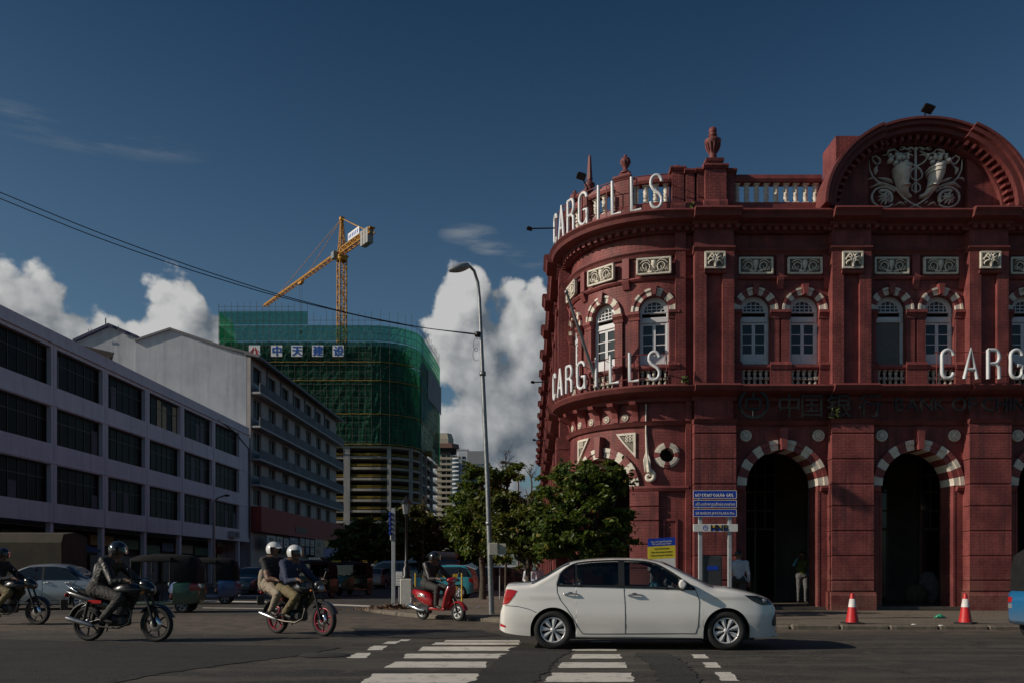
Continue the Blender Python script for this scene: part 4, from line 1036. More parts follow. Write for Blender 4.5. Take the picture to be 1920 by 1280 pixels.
# utility cabinet
YC = 20.8; cb = thing('utility_cabinet', 'dark grey steel utility cabinet between the sign posts', 'cabinet', (GX(1336,YC), YC, .1))
x0, x1, zt = GX(1318,YC), GX(1354,YC), GZ(1041,YC)
CABM = mat('cabinet_paint', (.045,.05,.055), .5, var=.15, dirt=.2)
MB().bbox(x0,x1,YC,YC+.45,.16,zt,.015).obj('body', CABM, cb); MB().bbox(x0-.02,x1+.02,YC-.02,YC+.47,.1,.18,.01).obj('plinth', KERB, cb); MB().bbox(x0+.03,x1-.03,YC-.014,YC-.002,.25,zt-.05,.006).obj('door', CABM, cb); MB().bbox(x0+.1,x1-.1,YC-.02,YC-.015,GZ(1068,YC),GZ(1060,YC),.002).obj('label_plate', SGB, cb)
MB().bbox(x1-.08,x1-.06,YC-.03,YC-.015,.7,.85,.004).obj('handle', CHROME, cb)
# traffic cones
CONR = mat('cone_red', (.55,.02,.022), .45, var=.12, scale=14, dirt=.25); CONW = mat('cone_white', (.72,.70,.66), .5, var=.05, dirt=.2)
for (px, py, lab) in ((1598,1168,'red and white traffic cone on the pavement nearer the white sedan'), (1810,1168,'red and white traffic cone at the far right near the blue rickshaw')):
    p = gp(px, py, .1); c = thing('traffic_cone', lab, 'cone', p, random.uniform(0,1), 'traffic cones along the kerb')
    MB().bbox(-.19,.19,-.19,.19,0,.03,.012).obj('base', RUBBER, c, world=False)
    MB().lathe([(.135,.03),(.10,.24),(.082,.355)], n=24).obj('lower_sleeve', CONR, c, world=False); MB().lathe([(.0835,.355),(.055,.53),(.053,.53)], n=24).obj('white_sleeve', CONW, c, world=False); MB().lathe([(.055,.53),(.038,.63),(.034,.645),(.028,.65),(0,.65)], n=24).obj('top', CONR, c, world=False)
# litter
bg_ = MB(); rr = random.Random(3); rows = []
for i in range(7):
    t = i/6; rows.append([Vector(((t-.5)*.26, (.07*cos(q))*(sin(pi*(.1+.8*t)))+rr.uniform(-.012,.012), max(.003,(.05+.05*sin(q))*sin(pi*(.1+.8*t))+rr.uniform(-.012,.012)))) for q in [2*pi*j/10 for j in range(10)]])
bg_.loft(rows, sm=False); tag(bg_.obj('plastic_bag', mat('green_plastic', (.04,.34,.20), .35, var=.2), loc=gp(1762,1158,.1)), 'crumpled green plastic bag lying on the pavement between the cones', 'plastic bag')
for k,(px,py,lab) in enumerate(((1713,1171,'white paper scrap on the kerb between the cones, left one'),(1764,1173,'white paper scrap on the kerb below the green bag'),(1040,1137,'white scrap of litter'),)[:2]):
    b = MB(); b.poly([(-.05,-.03,.005),(.05,-.02,.02),(.06,.03,.004),(0,.045,.03),(-.05,.02,.01)]); tag(b.obj('paper_scrap', SGW, loc=gp(px,py,.1)), lab, 'litter')
pz = gp(896, 1139, .1); b = MB(); b.poly([(-.08,-.03,.01),(.05,-.03,.05),(.09,.02,.01),(0,.045,.06),(-.05,.03,.03)]); tag(b.obj('paper_scrap', mat('lilac_paper', (.45,.4,.6), .7), loc=pz), 'crumpled pale lilac paper on the pavement left of the street lamp', 'litter')
# ---- things on the traffic island
p = gp(737, 1136, .1); t = thing('direction_post', 'grey steel post with narrow blue sign plates seen edge-on', 'sign', p)
MB().bbox(-.04,.075,-.05,.05,0,GZ(952,p[1])-.1,.01).obj('post', GREYP, t, world=False)
for k in range(5): MB().bbox(-.085,-.045,-.3,.3,GZ(963+k*9,p[1])-.1-.06,GZ(963+k*9,p[1])-.1+.055,.006).obj('blue_plate', SGB, t, world=False)
MB().bbox(-.075,-.042,-.12,.12,GZ(1012,p[1])-.1,GZ(1003,p[1])-.1,.006).obj('white_plate', SGW, t, world=False)
p = gp(762, 1140, .1); t = thing('lamp_post', 'ornate black lantern post standing on a white concrete plinth', 'street lamp', p)
MB().bbox(-.17,.17,-.17,.17,0,GZ(1084,p[1])-.1,.02).obj('plinth', mat('white_plinth', (.55,.53,.48), .7, var=.1, dirt=.3), t, world=False)
zb, zt = GZ(1084,p[1])-.1, GZ(963,p[1])-.1
MB().lathe([(.14,zb),(.15,zb+.05),(.10,zb+.1),(.11,zb+.3),(.06,zb+.38),(.07,zb+.5),(.045,zb+.55),(.04,zt-.1),(.07,zt-.08),(.05,zt-.03),(.09,zt)], n=12).obj('post', BLKM, t, world=False)
MB().lathe([(.09,zt),(.14,zt+.30),(.145,zt+.31)], n=6, sm=False).obj('lantern_glass', CLEARL, t, world=False); MB().lathe([(.18,zt+.31),(.10,zt+.42),(.03,zt+.48),(.02,zt+.55),(0,zt+.57)], n=6, sm=False).obj('lantern_roof', BLKM, t, world=False)
p = gp(748, 1128, .1); t = thing('notice_plate', 'small white notice plate in front of the lantern plinth', 'sign', p)
MB().bbox(-.025,.025,.0,.04,0,1.05,.005).obj('post', GREYP, t, world=False); MB().bbox(-.13,.13,-.025,-.005,GZ(1097,p[1])-.1,GZ(1071,p[1])-.1,.005).obj('plate', SGW, t, world=False)
for k in range(4): MB().box(-.09,.09,-.028,-.0255,GZ(1078+k*5,p[1])-.12,GZ(1078+k*5,p[1])-.11).obj('printed_line', INK, t, world=False)
# striped works barrier
p = gp(820, 1131, .1); t = thing('works_barrier', 'yellow and black striped works barrier on thin posts behind the scooter', 'barrier', p, .0)
BY = mat('barrier_yellow', (.55,.36,.02), .6, var=.25, scale=10, dirt=.4); s_ = FPX/p[1]
for px in (779, 866): MB().path([((px-820)/s_,0,0),((px-820)/s_,0,1.06)], .03, 8).obj('post', BY, t, world=False)
for z in (.98, .55):
    for k in range(8):
        a, e = -.69+k*.172, -.69+(k+1)*.172; b = MB(); b.prism([(a,-.04,z-.08),(e-.012,-.04,z-.08),(e+.03-.012,-.04,z+.05),(a+.03,-.04,z+.05)], (0,.02,0)); fixn(b.obj('stripe', BY if k%2 else INK, t, world=False))
lf = MB(); rr = random.Random(5)
for k in range(260):
    a = rr.uniform(0,2*pi); r = abs(rr.gauss(0,.5)); c = Vector((r*cos(a)*1.5, r*sin(a)*.5, rr.uniform(.0,.16)*max(0,1-r))); u_ = Vector((rr.uniform(-1,1),rr.uniform(-1,1),rr.uniform(-.6,.6)))*.07; v_ = Vector((rr.uniform(-1,1),rr.uniform(-1,1),rr.uniform(-.6,.6)))*.06
    lf.quad(c-u_, c+v_, c+u_, c-v_)
o = lf.obj('dry_leaves', mat('dead_leaf', (.14,.075,.04), .8, var=.4, scale=12), loc=gp(735,1141,.1)); o['label'] = 'heap of dry brown leaves swept round the lantern plinth'; o['category'] = 'dead leaves'; stuff(o)
p = gp(937, 1123, .1); t = thing('parking_sign', 'thin pole with a small white plate behind the street lamp', 'sign', p); MB().path([(0,0,0),(0,0,GZ(1040,p[1])-.1)], .022, 8).obj('pole', GREYP, t, world=False); MB().bbox(-.05,.05,-.03,-.01,GZ(1039,p[1])-.1,GZ(1021,p[1])-.1,.004).obj('plate', SGW, t, world=False)
# small lamps further off
def far_lamp(label, px0, py0, px1, py1, Y, r, zb=0):
    x0 = GX(px0, Y); t = thing('street_lamp', label, 'street lamp', (x0, Y, zb)); zt = GZ(py0, Y)-zb; dx = GX(px1,Y)-x0; dz = GZ(py1,Y)-zb
    MB().path([(0,0,0),(0,0,zt-.5),(0,0,zt),(dx*.25,0,zt+(dz-zt)*.6),(dx*.75,0,dz)], [r*1.3,r,r*.8,r*.7,r*.7], 8).obj('pole', STEEL, t, world=False)
    MB().ball((dx*.9,0,dz), (abs(dx)*.22,.12,.09), 10, 6).obj('lamp_head', BLKM, t, world=False)
far_lamp('small street lamp in front of the pale office block on the left', 401, 940, 428, 928, 62, .09)
far_lamp('pale curved street lamp rising behind the bare twigs', 971, 870, 940, 866, 52, .07)
# ------------------------------------------------------------------ buildings on the left side of the street
LX0, LK = -28.9, 50/FPX
LRZ = atan2(1, LK)
def LXY(Y): return (LX0+LK*Y, Y)
def LLOC(Y): x, y = LXY(Y); return (x, y, 0)
def grid_wall(b, xs, zs, hole, y=0.0, depth=.4, mi=0):
    """wall in the local xz plane with rectangular holes and their reveals"""
    for i in range(len(xs)-1):
        for j in range(len(zs)-1):
            x0, x1, z0, z1 = xs[i], xs[i+1], zs[j], zs[j+1]
            if not hole(i, j): b.quad((x0,y,z0),(x1,y,z0),(x1,y,z1),(x0,y,z1), mi)
            else:
                for p, q in (((x0,z0),(x1,z0)),((x1,z0),(x1,z1)),((x1,z1),(x0,z1)),((x0,z1),(x0,z0))):
                    b.quad((p[0],y,p[1]),(p[0],y+depth,p[1]),(q[0],y+depth,q[1]),(q[0],y,q[1]), mi)
FRAME = mat('brown_window_frame', (.03,.026,.024), .5)
CURT = mat('pale_curtain', (.40,.33,.20), .8, var=.2); CURT2 = mat('grey_blind', (.12,.12,.13), .8, var=.2)
# ---- long pale office block
ow = thing('office_block', 'long pale lilac-grey office block with three rows of dark windows', 'building', LLOC(33), LRZ)
rows = [(5.27,7.56),(8.78,11.0),(12.2,14.5)]
cols = [(0.6,5.0),(5.6,11.4),(12.0,17.6),(18.2,23.6),(24.3,29.7),(30.4,35.9),(36.6,42.6),(43.3,49.4)]
xs = [0]+[v for c in cols for v in c]+[52.2]; zs = [4.12]+[v for r in rows for v in r]+[15.5]
b = MB(); grid_wall(b, xs, zs, lambda i, j: i%2 == 1 and j%2 == 1)
b.quad((0,0,15.5),(52.2,0,15.5),(52.2,14,15.5),(0,14,15.5)); b.quad((0,0,4.12),(0,0,15.5),(0,14,15.5),(0,14,4.12)); b.quad((52.2,0,4.12),(52.2,14,4.12),(52.2,14,15.5),(52.2,0,15.5)); b.quad((0,0,4.12),(0,14,4.12),(52.2,14,4.12),(52.2,0,4.12))
b.obj('wall', LWHITE, ow, world=False)
b = MB(); b.box(-.1,52.3,-.12,.0,14.72,14.84); b.obj('eaves_moulding', LWHITE, ow, world=False)
for z in (11.05, 7.62): MB().box(0,52.2,-.06,0,z,z+.1).obj('ledge_moulding', LWHITE, ow, world=False)
for x in [c[1]+.3 for c in cols[1:-1]]: MB().box(x-.06,x+.06,-.045,0,4.2,14.7).obj('rib', LWHITE, ow, world=False)
def big_window(x0, x1, z0, z1, seed, y=.28):
    rr = random.Random(seed); f = MB(); n = 6; t = .05; zm = z0+(z1-z0)*.64
    f.box(x0,x1,y,y+.08,z0,z0+t); f.box(x0,x1,y,y+.08,z1-t,z1); f.box(x0,x1,y+.001,y+.079,zm-t/2,zm+t/2)
    for k in range(n+1): xx = x0+(x1-x0)*k/n; f.box(max(x0,xx-t/2),min(x1,xx+t/2),y-.002,y+.082,z0,z1)
    w = f.obj('window', FRAME, ow, world=False)
    for k in range(n):
        a, c = x0+(x1-x0)*k/n+t/2, x0+(x1-x0)*(k+1)/n-t/2
        for q0, q1 in ((z0+t, zm-t/2), (zm+t/2, z1-t)):
            link('pane', MB().box(a,c,y+.03,y+.045,q0,q1).mesh('pane', DULLG), w, world=False)
        if rr.random() < .12 or seed in (205, 206) and rr.random() < .45: MB().box(a+.05,c-.1,y+.02,y+.028,z0+t,z0+(z1-z0)*rr.uniform(.4,.95)).obj('curtain', CURT if seed == 205 else CURT2, w, world=False)
for j,(z0,z1) in enumerate(rows):
    for i,(x0,x1) in enumerate(cols):
        if i == 0: continue
        big_window(x0, x1, z0, z1, j*100+i)
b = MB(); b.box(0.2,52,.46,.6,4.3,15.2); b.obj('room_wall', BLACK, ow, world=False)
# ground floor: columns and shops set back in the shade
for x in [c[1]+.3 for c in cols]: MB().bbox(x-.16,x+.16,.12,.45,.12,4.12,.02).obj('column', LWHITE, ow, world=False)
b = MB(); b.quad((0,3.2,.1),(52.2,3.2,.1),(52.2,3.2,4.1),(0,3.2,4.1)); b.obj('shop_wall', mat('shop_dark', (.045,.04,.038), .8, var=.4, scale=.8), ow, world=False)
rr = random.Random(11); SHC = [(.18,.02,.02),(.02,.05,.2),(.25,.24,.22),(.3,.2,.03),(.03,.12,.07),(.10,.10,.11)]
x = 6
while x < 51:
    w_ = rr.uniform(2.2,4.2); c = rr.choice(SHC); z = rr.uniform(2.6,3.1)
    MB().bbox(x,x+w_,2.9,3.1,z,z+.75,.02).obj('shop_sign', mat('shop_sign_%d' % SHC.index(c), c, .5, var=.15), ow, world=False)
    MB().bbox(x+.2,x+w_-.2,3.02,3.14,.3,2.4,.02).obj('shop_shutter', mat('shutter', (.08,.08,.085), .5, var=.3, scale=2), ow, world=False); x += w_+.4
b = MB(); b.add([(16,.5,3.1),(21,.5,3.1),(21,-1.2,2.6),(16,-1.2,2.6),(16,-1.2,2.4),(21,-1.2,2.4)], [(0,1,2,3),(3,2,5,4)]); b.obj('awning', mat('blue_awning', (.02,.05,.16), .7), ow, world=False)
for x, z in ((46.5,4.35),): 
    ac = MB().bbox(x,x+1.5,-.55,-.02,z,z+.62,.03).obj('air_conditioner', mat('aircon_white', (.4,.4,.4), .6), ow, world=False)
    for k in range(5): MB().box(x+.15+k*.26,x+.25+k*.26,-.57,-.555,z+.08,z+.54).obj('grille', BLACK, ac, world=False)
MB().path([(44,-.06,14.9),(48,-.08,14.4),(51.9,-.08,13.4),(52.0,-.08,4.5)], .05, 6).obj('cable', BLKM, ow, world=False)
# ---- taller grey building with the blank gable wall
gb = thing('gable_building', 'taller grey building with a blank gable wall and rows of balconies', 'building', LLOC(85.6), LRZ)
YG = 85.6
def gpt(px, py): return (GX(px,YG), YG, GZ(py,YG))
def back(b, pts, L): d = Vector((LK,1,0)).normalized()*L; b.prism(pts, d)
b = MB(); pts = [gpt(470.5,664),gpt(415,651),gpt(320,619),gpt(254,641),gpt(254,1095),gpt(470.5,1095)]; back(b, [Vector(p)+Vector((-.45 if i in (0,5) else 0,0,0)) for i,p in enumerate(pts)], 36.2); fixn(b.obj('gable_wall', GREYW, gb))
b = MB(); pts = [gpt(253.7,632.5),gpt(201,610),gpt(136,639.5),gpt(120,1090),gpt(253.7,1090)]; back(b, [Vector(p)+Vector((0,.5,0)) for p in pts], 30); fixn(b.obj('rear_gable_wall', GREYW, gb))
def strip(name, a, c, m, t=.22, e=.35, L=36.5, yo=-.25):
    b = MB(); p, q = Vector(gpt(*a)), Vector(gpt(*c)); p.y += yo; q.y += yo; back(b, [p, q, q+Vector((0,0,t)), p+Vector((0,0,t))], L); return fixn(b.obj(name, m, gb))
RF = mat('roof_edge', (.16,.16,.17), .7); BLT = mat('blue_roof_trim', (.012,.018,.07), .5)
strip('roof', (254,641), (320,619), RF); strip('roof', (320,619), (415,651), RF); strip('roof', (415,651), (473,665.5), RF)
strip('blue_roof', (134,640), (201,610), BLT, .3, L=31, yo=.2); strip('blue_roof', (201,610), (255,633), BLT, .3, L=31, yo=.2); MB().path([Vector(gpt(198,610)), Vector(gpt(198,597))], .07, 6).obj('roof_post', RF, gb); MB().path([Vector(gpt(222,620)), Vector(gpt(222,612))], .04, 6).obj('aerial', RF, gb)
for k in range(4): MB().path([Vector(gpt(166+k*3,622)), Vector(gpt(166+k*3,617+k%2*2))], .03, 5).obj('aerial', RF, gb)
# facade towards the street
L = 36.2
tw = [(.8+4.87*i, .8+4.87*i+2.5) for i in range(7)]
def H(py): return GZ(py, YG)
frow = [(8.05,9.75,False),(10.95,12.9,False),(13.6,15.2,False) ]
fl = [7.8, 10.9, 14.2, 17.5, 20.0]
lz = [9.75, 12.35, 15.6, 19.0]           # undersides of the four ledges
win_rows = [(7.95,9.6),(10.95,12.3),(13.5,15.45),(16.75,18.8),(20.35,22.0)]
xs = [0]+[v for c in tw for v in c]+[L]; zs = [0.2]+[v for r in win_rows for v in r]+[22.75]
b = MB(); grid_wall(b, xs, zs, lambda i, j: i%2 == 1 and j%2 == 1, 0, .35); b.quad((L,0,0),(L,6,0),(L,6,22.5),(L,0,22.5)); b.quad((0,0,0),(0,0,22.75),(0,.45,22.75),(0,.45,0))
b.obj('street_wall', mat('beige_wall', (.40,.365,.34), .8, var=.12, scale=.7, dirt=.4), gb, world=False)
for j,(z0,z1) in enumerate(win_rows):
    for i,(x0,x1) in enumerate(tw):
        f = MB(); t = .07; y = .2; n = 2 if j == 4 else 3
        f.box(x0,x1,y,y+.06,z0,z0+t); f.box(x0,x1,y,y+.06,z1-t,z1)
        for k in range(n+1): xx = x0+(x1-x0)*k/n; f.box(max(x0,xx-t/2),min(x1,xx+t/2),y-.002,y+.062,z0,z1)
        w = f.obj('window', FRAME if j == 4 else mat('grey_mullion', (.42,.40,.38), .6), gb, world=False)
        for k in range(n): link('pane', MB().box(x0+(x1-x0)*k/n+t/2,x0+(x1-x0)*(k+1)/n-t/2,y+.02,y+.035,z0+t,z1-t).mesh('pane', DULLG), w, world=False)
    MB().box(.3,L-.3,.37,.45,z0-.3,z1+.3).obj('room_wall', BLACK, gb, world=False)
for i, z in enumerate(lz):
    b = MB(); b.bbox(.05,L+.6,-1.0,-.0,z,z+.22,.03); led = b.obj('balcony_slab', mat('pale_slab', (.42,.41,.40), .8, var=.1, dirt=.3), gb, world=False)
    for k in range(12): MB().bbox(.08+k*3.06,.08+k*3.06+3.02,-.97,-.85,z+.222,z+1.12,.02).obj('balcony_panel', LEDGE, led, world=False)
b = MB(); b.add([(-.4,-1.0,22.55),(L+.8,-1.0,22.55),(L+.8,.5,22.9),(-.4,.5,22.9),(-.4,-1.0,22.8),(L+.8,-1.0,22.8),(L+.8,.5,23.1),(-.4,.5,23.1)], [(0,1,2,3),(4,5,6,7),(0,1,5,4),(1,2,6,5),(2,3,7,6),(3,0,4,7)]); b.obj('eaves', RF, gb, world=False)
for i in range(1,7): MB().box(4.87*i+.1,4.87*i+.28,-.12,0,19.4,22.5).obj('pilaster', LEDGE, gb, world=False)
MB().box(.0,L+.2,-1.1,-.05,5.2,7.75).obj('red_fascia', mat('dark_red_fascia', (.30,.05,.04), .7, var=.12, scale=.5, dirt=.3), gb, world=False)
MB().box(12,16.5,-1.15,-1.1,5.7,6.3).obj('fascia_plate', mat('dark_plate', (.05,.035,.03), .6), gb, world=False)
b = MB(); b.quad((0,2.5,.1),(L,2.5,.1),(L,2.5,5.2),(0,2.5,5.2)); b.obj('shop_wall', MATS['shop_dark'], gb, world=False)
SGN = [(1.3,4.2,3.6,4.9,0),(4.6,6.6,3.6,4.9,0),(7.2,8.9,3.8,4.8,0),(9.2,12.4,4.2,5.0,1),(9.2,11.0,3.2,4.1,3),(11.2,12.8,3.2,4.05,0),(13.6,15.2,4.2,5.05,0),(13.6,15.0,3.2,4.1,2),(15.8,17.4,4.2,5.05,0),(15.8,17.2,3.2,4.1,1),(18.0,19.6,4.2,5.05,0),(18.0,19.5,3.2,4.1,0),(20.0,24.4,3.0,5.2,4)]
SCOL = [(.34,.33,.32),(.06,.08,.18),(.28,.03,.03),(.10,.09,.08),(.20,.15,.12)]
for x0,x1,z0,z1,c in SGN:
    p = MB().bbox(x0,x1,-1.25,-1.12,z0,z1,.02).obj('shop_sign', mat('signboard_%d' % c, SCOL[c], .5, var=.08), gb, world=False); rr = random.Random(int(x0*10))
    for k in range(2): xa = x0+(x1-x0)*rr.uniform(.15,.3); MB().box(xa,xa+(x1-x0)*rr.uniform(.3,.5),-1.262,-1.255,z0+(z1-z0)*(.2+.4*k),z0+(z1-z0)*(.42+.4*k)).obj('printed_block', mat('print_%d' % (k+c%2), ((.12,.02,.02),(.03,.03,.04),(.3,.3,.3))[(k+c)%3], .5), p, world=False)
MB().bbox(24.5,33,-1.25,-1.12,4.3,5.2,.02).obj('yellow_sign', mat('yellow_signboard', (.45,.24,.02), .5, var=.1), gb, world=False); MB().bbox(24.5,33,-1.25,-1.12,2.9,4.28,.02).obj('blue_sign', mat('blue_signboard', (.05,.05,.28), .5, var=.15), gb, world=False)
# tiled roof corner peeping over the office block
tr = thing('tiled_roof', 'small clay tiled roof corner in front of the blank gable wall', 'roof', PT(190,670,80))
YT = 80; b = MB(); b.prism([PT(120,640,YT),PT(213,662,YT),PT(203,671,YT-1.5),PT(120,652,YT-1.5)], (0,0,-.12)); fixn(b.obj('roof_slope', mat('clay_tile', (.15,.11,.08), .8, var=.3, scale=3), tr))
for k in range(16): p = PT(140+k*4.8, 646+k*1.1, YT-.05); q = PT(130+k*4.8, 653.5+k*1.12, YT-1.5); MB().path([p+Vector((0,0,.04)), q+Vector((0,0,.04))], .11, 6).obj('tile_row', MATS['clay_tile'], tr)
b = MB(); b.prism([PT(213,663,YT),PT(203,672,YT-1.5),PT(200,690,YT-1),PT(208,690,YT)], (-4,0,0)); fixn(b.obj('gable_end', BLACK, tr))

# ------------------------------------------------------------------ tower under construction, crane, far towers
YB = 270.0
cbld = thing('construction_tower', 'unfinished concrete tower wrapped in green scaffold netting', 'building', (GX(560,YB), YB+10, 0))
R_ = 14.0; XA, XB = GX(416,YB), GX(697,YB)
plan = [(XA, YB+30), (XA, YB)]+[(XA+(XB-XA)*k/12, YB) for k in range(1,13)]+[(XB+R_*sin(t), YB+R_*(1-cos(t))) for t in [pi/2*k/8 for k in range(1,9)]]+[(-29.9, YB+24),(-29.1, YB+38),(-28.2, YB+55)]
def offset_plan(o):
    c = (XA+40, YB+40); out = []
    for x, y in plan: v = Vector((x-c[0], y-c[1])); v = v*(1+o/v.length); out.append((c[0]+v.x, c[1]+v.y))
    return out
def wrap(b, pl, z0, z1, mi=0):
    for (xa,ya),(xb,yb) in zip(pl[:-1], pl[1:]): b.quad((xa,ya,z0),(xb,yb,z0),(xb,yb,z1),(xa,ya,z1), mi)
FLH = 3.4
def make_slab_mat(): return mat('beige_slab', (.32,.29,.255), .85, var=.2, scale=.3, dirt=.3)
for k in range(12):                     # bare floors
    z = 41.0-FLH*k; pl = offset_plan(.0); SLC = make_slab_mat(); b = MB(); n = len(pl)
    b.add([(x,y,z-.75) for x,y in pl]+[(x,y,z) for x,y in pl], [tuple(range(n))[::-1], tuple(range(n,2*n))]+[(i,(i+1)%n,n+(i+1)%n,n+i) for i in range(n)])
    sl = fixn(b.obj('floor_slab', SLC, cbld)); b = MB(); wrap(b, offset_plan(-.3), z+.40, z+.58); wrap(b, offset_plan(-.3), z+.85, z+1.0); b.obj('guard_rail', mat('yellow_rail', (.34,.22,.02), .7, var=.3, scale=.5), sl)
pl = offset_plan(-.1)
for i in [3, 7, 11, 15, 18, 21, 22, 23]:
    if i < len(pl): x, y = pl[i]; w_ = 1.0 if i in (3, 7, 11) else .6; MB().box(x-w_,x+w_,y-.3,y+.8,0,41).obj('column', CONC, cbld)
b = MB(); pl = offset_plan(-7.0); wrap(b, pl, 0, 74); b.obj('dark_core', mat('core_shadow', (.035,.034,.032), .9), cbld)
NET = bpy.data.materials.new('green_net'); NET.use_nodes = True
w = NT(NET.node_tree); bs = w.n['Principled BSDF']; geo = w.new('ShaderNodeNewGeometry')
no = w.new('ShaderNodeTexNoise', ins={'Vector': geo.outputs['Position'], 'Scale': .16, 'Detail': 7.0, 'Roughness': .65}); oi = w.new('ShaderNodeObjectInfo')
n2 = w.new('ShaderNodeTexNoise', ins={'Vector': geo.outputs['Position'], 'Scale': 1.4, 'Detail': 4.0})
f = w.m('ADD', w.m('MULTIPLY', w.rng(no.outputs[0], .3, .7), .6), w.m('MULTIPLY', oi.outputs['Random'], .35))
cc = w.mix(f, (.008,.045,.032,1), (.028,.125,.080,1)); cc = w.mix(w.m('MULTIPLY', w.rng(n2.outputs[0], .5, .7), .45), cc, (.004,.03,.022,1))
w.l.new(cc, bs.inputs['Base Color']); bs.inputs['Roughness'].default_value = .8; bs.inputs['Specular IOR Level'].default_value = .1
tl = w.new('ShaderNodeBsdfTranslucent', ins={0: (.04,.30,.15,1)}); tp = w.new('ShaderNodeBsdfTransparent', ins={0: (.55,.9,.75,1)})
m1 = w.new('ShaderNodeMixShader', ins={0: .22}); w.l.new(bs.outputs[0], m1.inputs[1]); w.l.new(tl.outputs[0], m1.inputs[2])
m2 = w.new('ShaderNodeMixShader', ins={0: w.m('MULTIPLY_ADD', w.rng(n2.outputs[0], .3, .7), .16, .03)}); w.l.new(m1.outputs[0], m2.inputs[1]); w.l.new(tp.outputs[0], m2.inputs[2]); w.l.new(m2.outputs[0], w.n['Material Output'].inputs[0])
NET2 = NET.copy(); NET2.name = 'thin_green_net'
for n_ in NET2.node_tree.nodes:
    if n_.type == 'BSDF_TRANSPARENT': n_.inputs[0].default_value = (.45,.85,.68,1)
    if n_.type == 'BSDF_TRANSLUCENT': n_.inputs[0].default_value = (.08,.55,.25,1)
    if n_.type == 'MATH' and n_.operation == 'MULTIPLY_ADD' and abs(n_.inputs[2].default_value-.03) < 1e-4: n_.inputs[2].default_value = .34
pl = offset_plan(.9); rr = random.Random(21)
bands = [(41.2,50.5),(50.7,61.0),(61.2,66.8),(67.0,73.5),(73.7,78.6)]
for z0, z1 in bands:
    seg = [(0,1),(1,3),(3,5),(5,7),(7,9),(9,11),(11,13),(13,15),(15,17),(17,19),(19,21),(21,22),(22,23),(23,24)]
    for a, c in seg:
        if c >= len(pl): continue
        b = MB(); P = pl[a:c+1]; sub = []
        for (xa,ya),(xb,yb) in zip(P[:-1],P[1:]):
            for k in range(3): sub.append((xa+(xb-xa)*k/3, ya+(yb-ya)*k/3))
        sub.append(P[-1]); zn = 4; off = [[rr.uniform(-.25,.25) for _ in range(zn+1)] for _ in sub]
        for i in range(len(sub)-1):
            for k in range(zn):
                za, zb_ = z0+(z1-z0)*k/zn, z0+(z1-z0)*(k+1)/zn
                b.quad((sub[i][0],sub[i][1]-off[i][k],za),(sub[i+1][0],sub[i+1][1]-off[i+1][k],za),(sub[i+1][0],sub[i+1][1]-off[i+1][k+1],zb_),(sub[i][0],sub[i][1]-off[i][k+1],zb_))
        b.obj('net_panel', NET2 if z0 > 73 else NET, cbld)
for a, c in ((1,2),(2,4),(4,6),(6,8)):      # the net rises higher at the left corner
    b = MB(); P = pl[a:c+1]; wrap(b, P, 78.8, 83.0); b.obj('net_panel', NET2, cbld)
b = MB(); wrap(b, [(pl[1][0],YB+14),pl[1]], 73.7, 83); b.obj('net_panel', NET2, cbld)
SCF = mat('scaffold_tube', (.10,.095,.08), .6, var=.3, scale=.4); b = MB(); P = []
dense = []
for (xa,ya),(xb,yb) in zip(pl[1:-1], pl[2:]):
    Ls = max(1, int(sqrt((xb-xa)**2+(yb-ya)**2)/1.6)); dense += [(xa+(xb-xa)*k/Ls, ya+(yb-ya)*k/Ls) for k in range(Ls)]
for i,(x,y) in enumerate(dense):
    top = 85.2 if x < GX(585,YB) else 82.0+rr.uniform(-1.5,1.8); b.path([(x,y-.5,41),(x,y-.5,top+rr.uniform(-.4,.9))], .065, 4, caps=False, sm=False)
for z in [42+2.0*k for k in range(20)]: b.path([(x,y-.55,z) for x,y in dense[::3]], .06, 4, caps=False, sm=False)
for z in (83.2,84.3): b.path([(x,y-.55,z) for x,y in dense if x < GX(590,YB)][::3], .06, 4, caps=False, sm=False)
for k in range(0, len(dense)-9, 9): b.path([(dense[k][0],dense[k][1]-.6,42+(k%4)*7),(dense[k+8][0],dense[k+8][1]-.6,52+(k%4)*7)], .07, 4, caps=False, sm=False)
stuff(b.obj('scaffolding', SCF, cbld))
YRL = mat('net_edge_rope', (.26,.18,.03), .8, var=.4, scale=.8)
for z in (41.1,50.6,61.1,66.9): b = MB(); b.path([(x,y-.7,z+.15*(i%2)) for i,(x,y) in enumerate(dense)], .16, 4, sm=False); b.obj('toe_board', YRL, cbld)
b = MB(); wrap(b, [(pl[1][0]+.3,YB-.2),(pl[1][0]+16.5,YB-.2)], 72.0, 72.5); b.obj('red_beam', mat('rust_beam', (.10,.02,.015), .7), cbld)
for a, c, z0, z1 in ((22,23,60.5,71),(23,24,60.5,71)):
    if c < len(pl): q = offset_plan(1.4); b = MB(); wrap(b, [q[a],q[c]], z0, z1); b.obj('grey_sheet', mat('grey_sheeting', (.22,.22,.23), .7, var=.2, scale=.3), cbld)
q = Vector((-37, YB-.5, 0)); MB().box(-42,-38.5,YB+1.5,YB+4,56.2,57.2).obj('loading_platform', YRL, cbld); MB().box(-31.5,-27.5,YB+22,YB+26,41.0,42.4).obj('loading_platform', YRL, cbld)
BOARDW = mat('white_board', (.80,.80,.82), .6, var=.04, scale=.5); BLU = mat('board_blue', (.01,.10,.45), .5, var=0); RDD = mat('board_red', (.5,.02,.03), .5, var=0)
